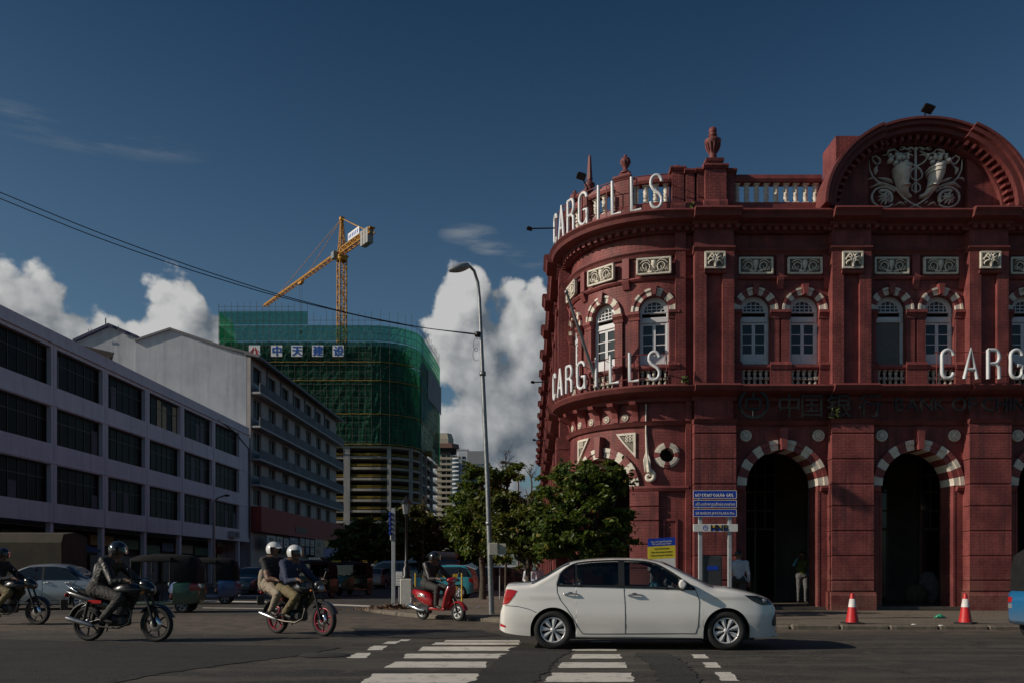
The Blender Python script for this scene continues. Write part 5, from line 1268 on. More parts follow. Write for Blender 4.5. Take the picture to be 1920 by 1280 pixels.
for px, ch in ((477,None),(518.5,'中'),(556.5,'天'),(595.5,'建'),(634,'设')):
    x = GX(px,YB-2.2); z0 = GZ(668,YB-2.2); s_ = 3.5; pnl = MB().box(x-s_/2,x+s_/2,YB-2.2,YB-1.9,z0,z0+s_).obj('character_board', BOARDW, cbld)
    if ch:
        me = text_mesh(ch, 3.3, .03, BLU, name='character'); a, c = mesh_w(me)
        bm = bmesh.new(); bm.from_mesh(me); bm.to_mesh(me); bm.free()
        link('character', me, pnl, (x-(a+c)/2, YB-2.26, z0+.52), (pi/2,0,0)); link('character', me, pnl, (x-(a+c)/2+.16, YB-2.25, z0+.52), (pi/2,0,0)); link('character', me, pnl, (x-(a+c)/2+.08, YB-2.27, z0+.62), (pi/2,0,0))
    else:
        b = MB()
        for s in (-1,1): b.prism([(x+s*.15,YB-2.23,z0+3.0),(x+s*.55,YB-2.23,z0+2.6),(x+s*1.2,YB-2.23,z0+.7),(x+s*.4,YB-2.23,z0+.7)], (0,.02,0))
        b.path([(x+1.3*cos(t),YB-2.25,z0+1.3+.9*sin(t)) for t in [.2+k*.3 for k in range(20)]], .07, 5); b.obj('red_logo', RDD, pnl)
# ---- tower crane (the jib swings away from the camera, level)
YK = 278.0; XK = GX(641, YK); ZJ = GZ(472, YK)
ang = atan2(62.0, -45.0)
cr = thing('tower_crane', 'yellow tower crane with its long jib swung to the left over the netted tower', 'crane', (XK, YK, 40), ang)
CY = mat('crane_yellow', (.58,.28,.03), .55, var=.15, scale=.6, dirt=.3); zj = ZJ-40
def lattice(b, p0, p1, w0, w1, n, r, up=Vector((0,0,1)), tri=False):
    p0, p1 = Vector(p0), Vector(p1); d = (p1-p0).normalized(); a = d.cross(up).normalized(); c = a.cross(d).normalized()
    offs = [(-1,0),(1,0),(0,1.5)] if tri else [(-1,-1),(1,-1),(1,1),(-1,1)]
    def pt(t, o): w_ = w0+(w1-w0)*t; return p0.lerp(p1,t)+a*o[0]*w_/2+c*o[1]*w_/2
    for o in offs: b.path([pt(0,o), pt(1,o)], r, 5, sm=False)
    for k in range(n):
        for i in range(len(offs)):
            o, q = offs[i], offs[(i+1)%len(offs)]; t0, t1 = k/n, (k+1)/n
            b.path([pt(t0,o), pt(t1,q)] if k%2 else [pt(t0,q), pt(t1,o)], r*.55, 4, caps=False, sm=False); b.path([pt(t0,o), pt(t0,q)], r*.5, 4, caps=False, sm=False)
b = MB(); lattice(b, (0,0,0), (0,0,zj-3.2), 2.3, 2.3, 24, .22, Vector((1,0,0))); b.obj('mast', CY, cr, world=False)
b = MB(); b.lathe([(1.6,zj-3.2),(1.9,zj-2.8),(1.9,zj-2.0),(1.3,zj-1.6)], n=14); b.bbox(-1.7,1.7,-1.7,1.7,zj-2.0,zj-1.5,.1); b.obj('slewing_ring', CY, cr, world=False)
b = MB(); lattice(b, (0,0,zj-1.5), (0,0,zj+10.6), 2.0, .5, 8, .2, Vector((1,0,0))); b.obj('tower_head', CY, cr, world=False); MB().bbox(-.7,.7,-.7,.7,zj+10.2,zj+11.2,.1).obj('head_block', CY, cr, world=False)
b = MB(); lattice(b, (1,0,zj), (72,0,zj), 1.5, 1.3, 44, .17, tri=True); b.obj('jib', CY, cr, world=False)
b = MB(); lattice(b, (-1,0,zj), (-22,0,zj), 1.6, 1.6, 12, .2); b.bbox(-22,-1,-.9,.9,zj+.75,zj+.95,.02); b.obj('counter_jib', CY, cr, world=False)
for x in (-16.2,-18,-19.8): MB().bbox(x-.75,x+.75,-1.0,1.0,zj-3.4,zj+1.3,.1).obj('counterweight', mat('counterweight', (.34,.34,.34), .8), cr, world=False)
for x0, x1 in ((0,27),(0,55)): MB().path([(0,0,zj+10.8),(x1,0,zj+1.2)], .09, 5).obj('tie_rod', CY, cr, world=False)
for y in (-.6,.6): MB().path([(0,y*.3,zj+10.8),(-18,y,zj+1)], .09, 5).obj('tie_rod', CY, cr, world=False)
bn = MB().box(-15,-7,-1.15,-1.05,zj+.9,zj+3.2).obj('banner', mat('banner_blue', (.03,.16,.40), .6), cr, world=False); MB().box(-15,-7,1.05,1.15,zj+.9,zj+3.2).obj('banner', BOARDW, cr, world=False)
for k in range(6): MB().box(-14.2+k*1.2,-13.6+k*1.2,1.16,1.18,zj+1.4,zj+2.6).obj('banner_character', BLU, cr, world=False)
MB().bbox(-.2,2.0,1.4,3.0,zj-2.6,zj-.3,.1).obj('cab', mat('crane_cab', (.22,.24,.26), .4), cr, world=False)
MB().bbox(33,36,-.6,.6,zj-1.2,zj-.4,.1).obj('trolley', CY, cr, world=False); b = MB()
for y in (-.4,.4): b.path([(34.5,y,zj-.8),(34.5,y,zj-18)], .05, 4)
b.bbox(34.2,34.8,-.45,.45,zj-19,zj-18,.05); b.obj('hoist_rope', BLKM, cr, world=False)
MB().prism([(1.5,-2.0,20),(3.0,-2.0,20),(2.4,-2.0,36),(2.0,-2.0,36)], (0,.5,0)).obj('red_strut', mat('red_steel', (.35,.04,.02), .6), cr, world=False)
# ---- two far towers
def far_tower(name, label, Y, px0, px1, pytop, col, flh, parts):
    x0, x1 = GX(px0,Y), GX(px1,Y); zt = GZ(pytop,Y); t = thing(name, label, 'building', ((x0+x1)/2, Y, 0)); m = mat(name+'_wall', col, .7, var=.06, scale=.05)
    MB().bbox(x0,x1,Y,Y+(x1-x0),0,zt,.3).obj('wall', m, t); return t, x0, x1, zt, m
t, x0, x1, zt, m = far_tower('cream_tower', 'cream residential tower with stacked ledges right of the construction site', 450, 818, 846, 850, (.52,.46,.36), 3, None)
n = int(zt/3.0)
for k in range(n):
    z = zt-3.0*(k+1); MB().box(x0-.4,x1+.7,449.0,450+.3,z,z+1.1).obj('ledge', m, t)
    if k < 40: MB().box(x0+2.9,x0+5.0,449.9,450.1,z+1.3,z+2.7).obj('window', GLASSD, t); MB().box(x0+5.6,x0+7.4,449.92,450.1,z+1.3,z+2.7).obj('window', GLASSD, t)
xc = (x0+x1)/2; b = MB(); b.loft([[(xc+(px)*s, 453+py*s, z) for px,py in ((-5,-4),(4,-4),(7,0),(4,4),(-5,4))] for z, s in ((zt,.9),(zt+3,.95))], sm=False); b.obj('crown_wall', BLACK, t)
b = MB(); b.loft([[(xc+(px)*s, 453+py*s, z) for px,py in ((-5,-4),(4,-4),(7,0),(4,4),(-5,4))] for z, s in ((zt+3,1.15),(zt+5.4,1.1))], sm=False); b.obj('brown_cap', mat('brown_cap', (.22,.12,.09), .7), t)
b = MB(); b.loft([[(xc-1+(px)*s, 453+py*s, z) for px,py in ((-5,-4),(4,-4),(7,0),(4,4),(-5,4))] for z, s in ((zt+5.4,.85),(zt+8,.85),(zt+11,.7))], sm=False); b.obj('crown', m, t)
t, x0, x1, zt, m = far_tower('white_tower', 'white tower with curved balconies and blue glass behind the trees', 620, 858, 905, 846, (.55,.58,.62), 3, None)
for k in range(40):
    z = zt-6-3.05*k
    if z < 20: break
    b = MB(); b.lathe([(7.2,z),(7.4,z+.15),(7.4,z+1.2),(7.2,z+1.25)], (x0+1.0,623.2,0), 12, a0=pi*.75, a1=pi*1.5); b.obj('balcony', m, t); MB().box(x0+3.2,x0+5.6,619.8,620.2,z+.9,z+2.6).obj('window', GLASSD, t)
BG = mat('blue_glass', (.02,.05,.09), .1, var=.1, scale=.1)
b = MB(); b.lathe([(6.3,10),(6.3,zt-6)], (x0+1.0,623.2,0), 12, a0=pi*.75, a1=pi*1.5); b.obj('curved_wall', BG, t)
MB().box(x0+8.2,x0+12.3,619.6,620.2,20,zt-10).obj('glass_strip', BG, t); MB().box(x0+14.2,x0+17.2,619.6,620.2,20,zt-12).obj('glass_strip', BG, t); MB().box(x0+7,x1+1,619.3,626,zt-9,zt+.4).obj('upper_storey', mat('grey_top', (.3,.31,.33), .6), t)
MB().box(x0-3,x0+8,622,630,zt-6,zt+2).obj('penthouse', mat('grey_top', (.3,.31,.33), .6), t)
b = MB(); rr = random.Random(2)
for k in range(160): c = Vector((x0-4+rr.uniform(0,6), 620+rr.uniform(-1,1), zt-5.6+rr.uniform(0,2.4))); u_ = Vector((rr.uniform(-1,1),0,rr.uniform(-1,1)))*.6; v_ = Vector((rr.uniform(-1,1),0,rr.uniform(-1,1)))*.6; b.quad(c-u_,c+v_,c+u_,c-v_)
stuff(b.obj('roof_garden', mat('roof_plants', (.08,.07,.03), .8, var=.4, scale=1), t))
# ------------------------------------------------------------------ trees
def leaf_mat(name, c1, c2, c3):
    m = bpy.data.materials.new(name); m.use_nodes = True; w = NT(m.node_tree); b = w.n['Principled BSDF']; geo = w.new('ShaderNodeNewGeometry')
    r = geo.outputs['Random Per Island']
    c = w.mix(w.rng(r, 0.0, .8, smooth=False), (*c1,1), (*c2,1)); c = w.mix(w.rng(r, .90, .97, smooth=False), c, (*c3,1))
    w.l.new(c, b.inputs['Base Color']); b.inputs['Roughness'].default_value = .42; b.inputs['Specular IOR Level'].default_value = .4
    tl = w.new('ShaderNodeBsdfTranslucent'); w.l.new(w.mix(.5, c, (.10,.14,.012,1)), tl.inputs[0])
    mx = w.new('ShaderNodeMixShader', ins={0: .42}); w.l.new(b.outputs[0], mx.inputs[1]); w.l.new(tl.outputs[0], mx.inputs[2]); w.l.new(mx.outputs[0], w.n['Material Output'].inputs[0])
    return m
BARK = mat('bark', (.07,.055,.042), .9, var=.35, scale=9, bump=.6, bscale=25)
def tree(label, px, Y, lobes, leaf, n, m, seed, trunks=1, r0=.09, zb=.1, group='trees along the side street', name='tree'):
    """lobes: (px, py, rx, ry, depth offset) in the photograph's pixels"""
    rr = np.random.RandomState(seed); rn = random.Random(seed); base = Vector((GX(px,Y), Y, zb)); t = thing(name, label, 'tree', base, group=group); s = Y/FPX
    L = []
    for a, b_, rx, ry, dy in lobes: c = PT(a, b_, Y); L.append((np.array((c.x, c.y+dy, c.z)), np.array((rx*s, (rx+ry)*.5*s*1.05, ry*s))))
    vol = np.array([np.prod(r)**.8 for c, r in L]); pr = vol/vol.sum()
    # leaf sprays: flattened tufts hung through the lobes, with gaps between them
    ncl = max(24, n//95); which = rr.choice(len(L), ncl, p=pr); d = rr.normal(size=(ncl,3)); d /= np.linalg.norm(d,axis=1)[:,None]
    rad = np.where(rr.rand(ncl) < .2, rr.uniform(1.02,1.32,ncl), rr.uniform(.2,1.0,ncl)**.5)
    cl = np.array([L[k][0] for k in which])+d*np.array([L[k][1] for k in which])*rad[:,None]; size = leaf*rr.uniform(1.5,3.6,ncl)*np.where(rad > 1, .6, 1.0); tilt = rr.normal(size=(ncl,3))*.35+np.array((0,0,1)); tilt /= np.linalg.norm(tilt,axis=1)[:,None]
    idx = rr.choice(ncl, n, p=size**2/np.sum(size**2)); q = rr.normal(size=(n,3))*.62; q -= (q*tilt[idx]).sum(1)[:,None]*tilt[idx]*.6; P = cl[idx]+q*size[idx][:,None]
    N = tilt[idx]*.75+d[idx]*.35+rr.normal(size=(n,3))*.55; N /= np.linalg.norm(N,axis=1)[:,None]
    T = q+rr.normal(size=(n,3))*.5; T -= (T*N).sum(1)[:,None]*N; T /= np.linalg.norm(T,axis=1)[:,None]; Bv = np.cross(N,T)
    ln = leaf*rr.uniform(.7,1.3,n)[:,None]; wd = ln*rr.uniform(.42,.6,n)[:,None]
    # leaf: folded along the middle, six points
    v = np.stack([P-T*ln, P-T*ln*.2+Bv*wd+N*wd*.35, P+T*ln*.55+Bv*wd*.8+N*wd*.3, P+T*ln*1.1-N*ln*.15, P+T*ln*.55-Bv*wd*.8+N*wd*.3, P-T*ln*.2-Bv*wd+N*wd*.35],1).reshape(-1,3)
    o = np.arange(n)[:,None]*6; f = np.concatenate([o+np.array([[0,1,2,3]]), o+np.array([[0,3,4,5]])],1).reshape(-1,4)
    me = bpy.data.meshes.new('crown'); me.vertices.add(len(v)); me.vertices.foreach_set('co', v.ravel().astype(np.float32)); me.loops.add(f.size); me.loops.foreach_set('vertex_index', f.ravel().astype(np.int32)); me.polygons.add(len(f)); me.polygons.foreach_set('loop_start', np.arange(0,f.size,4,dtype=np.int32)); me.polygons.foreach_set('loop_total', np.full(len(f),4,np.int32)); me.materials.append(m); me.update(calc_edges=True)
    link('crown', me, t)
    b = MB(); fork = base+Vector((rn.uniform(-.1,.1), rn.uniform(-.1,.1), max(.7,(L[0][0][2]-zb)*.35)))
    b.path([base, base.lerp(fork,.5)+Vector((.04,0,0)), fork], [r0*1.3,r0,r0*.85], 9); o = b.obj('trunk', BARK, t)
    for c, r in L:
        c = Vector(c); mid = fork.lerp(c,.55)+Vector((rn.uniform(-.15,.15),rn.uniform(-.15,.15),-.1)); lb = MB(); lb.path([fork, mid, c], [r0*.65,r0*.45,r0*.2], 7)
        for k in range(7): e = c+Vector((rn.uniform(-1,1)*r[0],rn.uniform(-1,1)*r[1],rn.uniform(-.6,1)*r[2]))*.85; lb.path([mid.lerp(c,rn.uniform(0,1)), c.lerp(e,.5)+Vector((0,0,.05)), e], [r0*.22,r0*.14,r0*.06], 5)
        lb.obj('limb', BARK, o)
    return t
LFA = leaf_mat('leaf_dark', (.034,.066,.013), (.130,.185,.033), (.24,.18,.04)); LFB = leaf_mat('leaf_olive', (.046,.064,.015), (.16,.18,.035), (.26,.17,.04)); LFC = leaf_mat('leaf_dusty', (.05,.065,.018), (.155,.165,.04), (.24,.17,.05))
tree('bushy green tree in front of the red corner arch', 1092, 21.6, [(1098,908,62,44,0),(1050,950,52,48,.2),(1118,960,62,62,-.1),(1062,1005,62,48,0),(1150,985,34,46,.1),(1112,1030,60,34,.1),(1030,990,36,40,.3),(1165,900,16,14,0),(1178,1012,18,14,0)], .066, 15000, LFA, 1, r0=.10, group=None)
tree('olive green tree left of the red corner, right behind the street lamp', 985, 27, [(990,935,44,40,0),(945,965,52,48,.3),(1000,985,48,44,-.2),(960,1015,62,40,0),(1015,1020,34,36,.2),(925,935,34,32,.4)], .076, 12000, LFB, 2, r0=.10, group=None)
tree('taller tree rising left of the street lamp pole', 905, 34, [(905,898,38,28,0),(880,930,34,32,.2),(930,905,30,24,.4),(893,965,44,38,0),(876,1005,36,36,.3),(910,1015,40,36,-.2),(960,880,26,18,.5)], .09, 10500, LFA, 3, r0=.12, group=None)
tree('dark tree at the end of the side street beside the white tower', 858, 60, [(862,985,30,42,0),(838,1020,26,32,.5),(875,1030,40,30,0),(900,1045,40,24,0)], .17, 4200, LFA, 4, r0=.14, group=None)
tree('dusty yellow-green tree behind the lantern post', 785, 58, [(775,968,36,22,0),(800,990,32,30,.4),(760,1000,36,36,.2),(790,1030,38,30,0),(740,985,24,24,0),(815,1020,18,26,0)], .165, 5600, LFC, 5, r0=.13, group=None)
tree('low leafy tree left of the blue-plated post', 690, 66, [(700,985,40,20,0),(720,1010,34,34,.4),(680,1015,36,34,0),(712,1040,34,24,0)], .17, 4600, LFB, 6, r0=.13, group=None)
tree('bright green bushy tree at the end of the grey building', 645, 72, [(645,1005,24,26,0),(660,1030,34,30,.4),(640,1045,24,22,0),(668,995,24,16,0)], .17, 3600, LFA, 7, r0=.12, group=None)
# bare twigs standing over the side street trees
def bare(label, px, py0, py1, Y, seed, spread):
    rr = random.Random(seed); t = thing('bare_tree', label, 'tree', (GX(px,Y), Y, .1)); z1, z0 = GZ(py1,Y), GZ(py0,Y); b = MB(); x = GX(px,Y); b.path([(x,Y,.1),(x+.05,Y,z0),(x-.03,Y,z1)], [.06,.035,.008], 6); o = b.obj('trunk', BARK, t)
    for k in range(16):
        q = rr.uniform(.0,.9); z = z0+(z1-z0)*q; a = rr.uniform(0,2*pi); l = spread*(1-q*.5)*rr.uniform(.5,1); e = Vector((x+cos(a)*l, Y+sin(a)*l*.5, z+l*rr.uniform(.6,1.4))); m_ = Vector((x,Y,z)).lerp(e,.5)+Vector((rr.uniform(-.05,.05),0,.05)); tb = MB().path([(x,Y,z),m_,e],[.014,.010,.003],5); tb.path([m_, m_+Vector((rr.uniform(-.3,.3),0,.35))],[.007,.003],4); tb.obj('branch', BARK, o)
bare('bare grey sapling above the trees beside the street lamp', 948, 895, 842, 36, 1, .65)
bare('thin bare sapling with crossing twigs right of the curved lamp', 995, 905, 878, 38, 2, .4)
bare('leafless twigs over the dusty tree by the lantern', 793, 965, 932, 57, 3, .9)
# ------------------------------------------------------------------ cars
def car_paint(name, col, rough=.28, metal=.0, coat=.8, dirt=.12):
    m, w, b = node_mat(name); tc = w.new('ShaderNodeTexCoord'); geo = w.new('ShaderNodeNewGeometry')
    no = w.new('ShaderNodeTexNoise', ins={'Vector': tc.outputs['Object'], 'Scale': 2.2, 'Detail': 7.0, 'Roughness': .65}); sp = w.new('ShaderNodeSeparateXYZ', ins={0: tc.outputs['Object']})
    d = w.m('MULTIPLY', w.rng(sp.outputs[2], .75, .2), w.m('MULTIPLY_ADD', no.outputs[0], 1.2, 0.0)); d = w.m('MULTIPLY', d, dirt*3, clamp=True)
    w.l.new(w.mix(d, (*col,1), (.16,.135,.105,1)), b.inputs['Base Color']); b.inputs['Metallic'].default_value = metal
    w.l.new(w.m('MULTIPLY_ADD', no.outputs[0], .16, rough-.05, clamp=True), b.inputs['Roughness']); b.inputs['Coat Weight'].default_value = coat; b.inputs['Coat Roughness'].default_value = .06
    return m
TINT = bpy.data.materials.new('tinted_car_glass'); TINT.use_nodes = True
w = NT(TINT.node_tree); w.n.clear(); ot = w.new('ShaderNodeOutputMaterial'); gl = w.new('ShaderNodeBsdfGlossy', ins={'Color': (.9,.92,.95,1), 'Roughness': .03}); tp = w.new('ShaderNodeBsdfTransparent', ins={0: (.50,.54,.54,1)}); fr = w.new('ShaderNodeFresnel', ins={0: 1.5}); mx = w.new('ShaderNodeMixShader'); w.l.new(fr.outputs[0], mx.inputs[0]); w.l.new(tp.outputs[0], mx.inputs[1]); w.l.new(gl.outputs[0], mx.inputs[2]); w.l.new(mx.outputs[0], ot.inputs[0])
CGLASS = mat('car_glass', (.010,.012,.013), .06, var=0, spec=.7)
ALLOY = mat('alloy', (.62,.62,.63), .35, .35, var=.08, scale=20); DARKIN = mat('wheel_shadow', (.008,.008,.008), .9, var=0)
def wheel_parts(R, W, spokes, rimc, kind='fan'):
    """tyre mesh and rim mesh; axle along y, outer face at -y"""
    h = W/2; t = MB(); r = R*.66
    t.lathe([(r,-h*.8),(r*1.06,-h),(R*.93,-h),(R*.985,-h*.75),(R,-h*.3),(R,h*.3),(R*.985,h*.75),(R*.93,h),(r,h*.8)], n=36, axis='y')
    m = MB(); m.lathe([(r*1.01,-h*.82),(r*.97,-h*.92),(r*.90,-h*.80),(r*.88,-h*.4)], n=36, axis='y')
    if kind == 'fan':
        for k in range(spokes):
            a = 2*pi*(k+.25)/spokes; p = pi/spokes*.62
            q = [(r*.16,a-p*1.3),(r*.92,a-p),(r*.92,a+p),(r*.16,a+p*1.3)]; pts = [(rr*cos(t_),rr*sin(t_)) for rr,t_ in q]; mid0, mid1 = (r*.16*cos(a),r*.16*sin(a)), (r*.92*cos(a),r*.92*sin(a))
            m.add([(pts[0][0],-h*.72,pts[0][1]),(pts[1][0],-h*.72,pts[1][1]),(mid1[0],-h*.86,mid1[1]),(mid0[0],-h*.9,mid0[1]),(pts[2][0],-h*.72,pts[2][1]),(pts[3][0],-h*.72,pts[3][1])], [(0,1,2,3),(3,2,4,5)])
        m.lathe([(0,-h*.95),(r*.12,-h*.95),(r*.2,-h*.86),(r*.22,-h*.7)], n=18, axis='y')
    else:
        for k in range(spokes):
            a = 2*pi*(k+.25)/spokes; m.path([(r*.15*cos(a),-h*.3,r*.15*sin(a)),(r*.6*cos(a+.08),-h*.35,r*.6*sin(a+.08)),(r*.95*cos(a),-h*.3,r*.95*sin(a))], [R*.055,R*.045,R*.06], 6)
        m.lathe([(0,-h*1.0),(r*.14,-h),(r*.2,-h*.7),(r*.2,h*.7),(r*.14,h),(0,h)], n=14, axis='y')
    bk = MB(); bk.lathe([(0,-h*.3),(r*.9,-h*.3)], n=24, axis='y')
    return t.mesh('wheel', RUBBER), m.mesh('rim', rimc), bk.mesh('wheel_backing', DARKIN)
def add_wheel(parent, x, y, R, W, flip, parts, loc=None):
    t, m, k = parts; rot = (0, random.uniform(0,6), 0)
    if flip: rot = (0, random.uniform(0,6), pi)
    o = link('wheel', t, parent, (x, y, R), rot, world=False); link('rim', m, o, world=False); 
    if k: link('wheel_backing', k, o, world=False)
    return o
class Car:
    def __init__(s, top, L, W, zbot, belt, wx, wr, plan, arch=1.17, n=150, tum=.24, nexp=3.2, rr=.16):
        s.top = interp(top); s.L = L; s.W = W/2; s.zbot = zbot; s.belt = belt; s.wx = wx; s.wr = wr; s.plan = interp(plan); s.arch = wr*arch; s.tum = tum; s.nexp = nexp; s.rr = rr
        xs = list(np.linspace(0, L, n))+list(np.linspace(0,.16,12))+list(np.linspace(L-.16,L,12))
        for c in wx: xs += [c-s.arch-.0005, c-s.arch+.002, c+s.arch-.002, c+s.arch+.0005]+list(c+s.arch*np.cos(np.linspace(0,pi,26)))
        s.xs = sorted(set(round(float(x),4) for x in xs if 0 <= x <= L))
    def bot(s, x):
        z = s.zbot(x)
        for c in s.wx:
            if abs(x-c) < s.arch: z = max(z, s.wr+sqrt(s.arch**2-(x-c)**2))
        return min(z, s.top(x)-.02)
    def side(s, x, z):
        w = s.W*s.plan(x); b = s.belt
        g = 1-.30*max(0,(.42-z))**1.5-.05*max(0,z-.55)/max(.1,b-.55) if z < b else .95-s.tum*(z-b)
        g += .010*math.exp(-((z-b+.15)/.04)**2)-.008*math.exp(-((z-.34)/.06)**2)
        return w*g
    def W_(s, x, z):
        zt = s.top(x); zr = zt-min(s.rr, .7*(zt-s.zbot(x)))
        w = s.side(x, z)
        if z > zr: u = min(1, (z-zr)/max(1e-4, zt-zr)); w = s.side(x, zr)*(1-u**s.nexp)**(1/s.nexp)+(w-s.side(x,z))
        return max(w, 0.0)
    def section(s, x):
        zb, zt = s.bot(x), s.top(x); zr = max(zb+.005, zt-min(s.rr, .7*(zt-s.zbot(x)))); P = []
        for k in range(14): z = zb+(zr-zb)*k/14; P.append((s.side(x,z), z))
        w0 = s.side(x, zr); zt2 = max(zt, zr+.01)
        for k in range(13): f = pi/2*k/12; P.append((w0*max(0,cos(f))**(2/s.nexp), zr+(zt2-zr)*sin(f)**(2/s.nexp)))
        return P
    def body(s, cut=None):
        b = MB(); rows = []
        for x in s.xs:
            P = s.section(x); rows.append([(x,-y,z) for y,z in P]+[(x,y,z) for y,z in reversed(P[:-1])])
        n = len(rows[0]); vs = [p for r in rows for p in r]; fs = []
        for i in range(len(rows)-1):
            for j in range(n-1):
                q = (i*n+j, (i+1)*n+j, (i+1)*n+j+1, i*n+j+1)
                if cut:
                    cx = sum(vs[k][0] for k in q)/4; cz = sum(vs[k][2] for k in q)/4; cy = sum(vs[k][1] for k in q)/4
                    if cut(cx, cy, cz): continue
                fs.append(q)
        b.add(vs, fs, 0, True); b.add(rows[0], [tuple(range(n))], 0); b.add(rows[-1], [tuple(range(n))[::-1]], 0)
        return b
    def patch(s, lo, hi, sgn, off=.004, nx=40, nz=8, x0=None, x1=None):
        """piece of the flank between two curves lo(x), hi(x)"""
        b = MB(); rows = []
        for i in range(nx+1):
            x = x0+(x1-x0)*i/nx; a, c = lo(x), hi(x); rows.append([(x, sgn*(s.W_(x, a+(c-a)*k/nz)+off), a+(c-a)*k/nz) for k in range(nz+1)])
        b.loft(rows, caps=False, closed=False); return b
    def line(s, pts, sgn, r=.006, off=.0, sm=6):
        q = []
        for (xa,za),(xb,zb) in zip(pts[:-1],pts[1:]):
            for k in range(sm): t = k/sm; q.append((xa+(xb-xa)*t, za+(zb-za)*t))
        q.append(pts[-1]); return MB().path([(x, sgn*(s.W_(x,z)+off), z) for x,z in q], r, 5)
    def screen(s, x0, x1, f0=.22, off=.006, nx=16):
        """wind- or rear screen laid on the sloping top"""
        b = MB(); rows = []
        for i in range(nx+1):
            x = x0+(x1-x0)*i/nx; P = s.section(x)[14:]; k0 = 4; row = [(x,-y,z+off) for y,z in P[k0:]]+[(x,y,z+off) for y,z in reversed(P[k0:-1])]; rows.append(row)
        b.loft(rows, caps=False, closed=False); return b
def curve(pts): return interp(sorted(pts))
def poly_curves(up, lowz): return curve(up), curve(lowz)
GAP = mat('panel_gap', (.02,.02,.02), .7, var=0)
def make_car(name, label, spec, paint, loc, rz, group=None, hero=False, cat='car'):
    t = thing(name, label, cat, loc, rz, group); c = Car(**spec['car']); k = dict(world=False)
    up, lo = curve(spec['win_up']), curve(spec['win_lo']); xa, xb = spec['win_x']
    cut = (lambda x, y, z: xa+.03 < x < xb-.03 and lo(x)+.01 < z < up(x)-.01 and abs(y) > .3*c.W) if hero else None
    body = c.body(cut).obj('body', paint, t, **k)
    ff = spec.get('hood_x'); zz = lambda z: (lambda x: z)
    tops = spec['pillars']
    for sg in (-1, 1):
        if hero:
            tr = MB()
            q = [(xa+(xb-xa)*i/40, lo(xa+(xb-xa)*i/40)) for i in range(41)]+[(xb-(xb-xa)*i/40, up(xb-(xb-xa)*i/40)) for i in range(41)]
            tr.path([(x, sg*(c.W_(x,z)+.002), z) for x,z in q], .017, 6); tr.obj('window_trim', DPLAST, body, **k)
        for i,(a, e) in enumerate(tops):
            c.patch(lo, up, sg, .005, 24, 8, a, e).obj('side_window', TINT if hero else CGLASS, t, **k)
        for a, e in spec.get('posts', []): c.patch(lo, up, sg, .009, 4, 8, a, e).obj('door_post', DPLAST, body, **k)
        for i, ln in enumerate(spec.get('lines', [])): c.line(ln, sg, .0055).obj('door_gap', GAP, body, **k)
        for x, z in spec.get('handles', []):
            h = MB(); y = c.W_(x,z); h.path([(x-.11, sg*(y+.008), z),(x-.07, sg*(y+.034), z+.006),(x+.07, sg*(y+.034), z+.006),(x+.11, sg*(y+.008), z)], .014, 8, flat=.9); h.obj('door_handle', CHROME if hero else paint, body, **k)
            MB().ball((x-.01, sg*(y-.012), z+.012), (.055,.02,.028), 10, 6).obj('handle_recess', mat('recess', (.10,.095,.085), .5, var=0) if hero else paint, body, **k)
        x, z = spec['mirror']; y = c.W_(x, z)*.98
        m = MB(); m.loft([[(x+.02+.06*cos(q)*s_-.02*v, sg*(y+.02+.2*v), z+.09+.075*sin(q)*s_) for q in [2*pi*j/12 for j in range(12)]] for v, s_ in ((0,.75),(.25,1),(.8,.95),(1,.6))]); m.obj('mirror', paint, t, **k)
        MB().path([(x+.02, sg*(y-.02), z+.0),(x+.02, sg*(y+.08), z+.04)], .035, 8).obj('mirror_arm', DPLAST, t, **k)
        for nm, (ul, ll, x0, x1), m_, of in spec.get('lamps', []): c.patch(curve(ll), curve(ul), sg, of, 14, 6, x0, x1).obj(nm, m_, t, **k)
        for (a, e) in spec.get('arch_lip', []): pass
        for cx in c.wx:                                            # dark wheel wells
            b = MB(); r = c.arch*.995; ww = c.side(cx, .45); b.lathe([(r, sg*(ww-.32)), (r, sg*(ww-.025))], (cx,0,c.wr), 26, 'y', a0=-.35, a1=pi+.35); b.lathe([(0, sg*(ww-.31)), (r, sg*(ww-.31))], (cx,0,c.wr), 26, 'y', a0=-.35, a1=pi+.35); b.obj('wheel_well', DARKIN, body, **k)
    x0, x1 = spec['wind']; c.screen(x0, x1).obj('windscreen', TINT if hero else CGLASS, t, **k)
    if 'rear' in spec: x0, x1 = spec['rear']; c.screen(x0, x1).obj('rear_screen', CGLASS, t, **k)
    MB().box(c.arch+.3, c.L-.4, -c.W*.86, c.W*.86, .16, .28).obj('underbody', DPLAST, body, **k)
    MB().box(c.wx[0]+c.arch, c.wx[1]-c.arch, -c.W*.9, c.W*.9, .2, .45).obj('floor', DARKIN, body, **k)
    wp = spec['wheel']
    for cx in c.wx:
        yy = c.side(cx, .5)-.12
        add_wheel(t, cx, -yy, c.wr, .2, False, wp); add_wheel(t, cx, yy, c.wr, .2, True, wp)
    for sgx, (bx, bz, bw, bh, m_, nm) in [(0, q) for q in spec.get('ends', [])]: MB().bbox(bx-.015, bx+.015, -bw, bw, bz, bz+bh, .006).obj(nm, m_, t, **k)
    return t, c, body
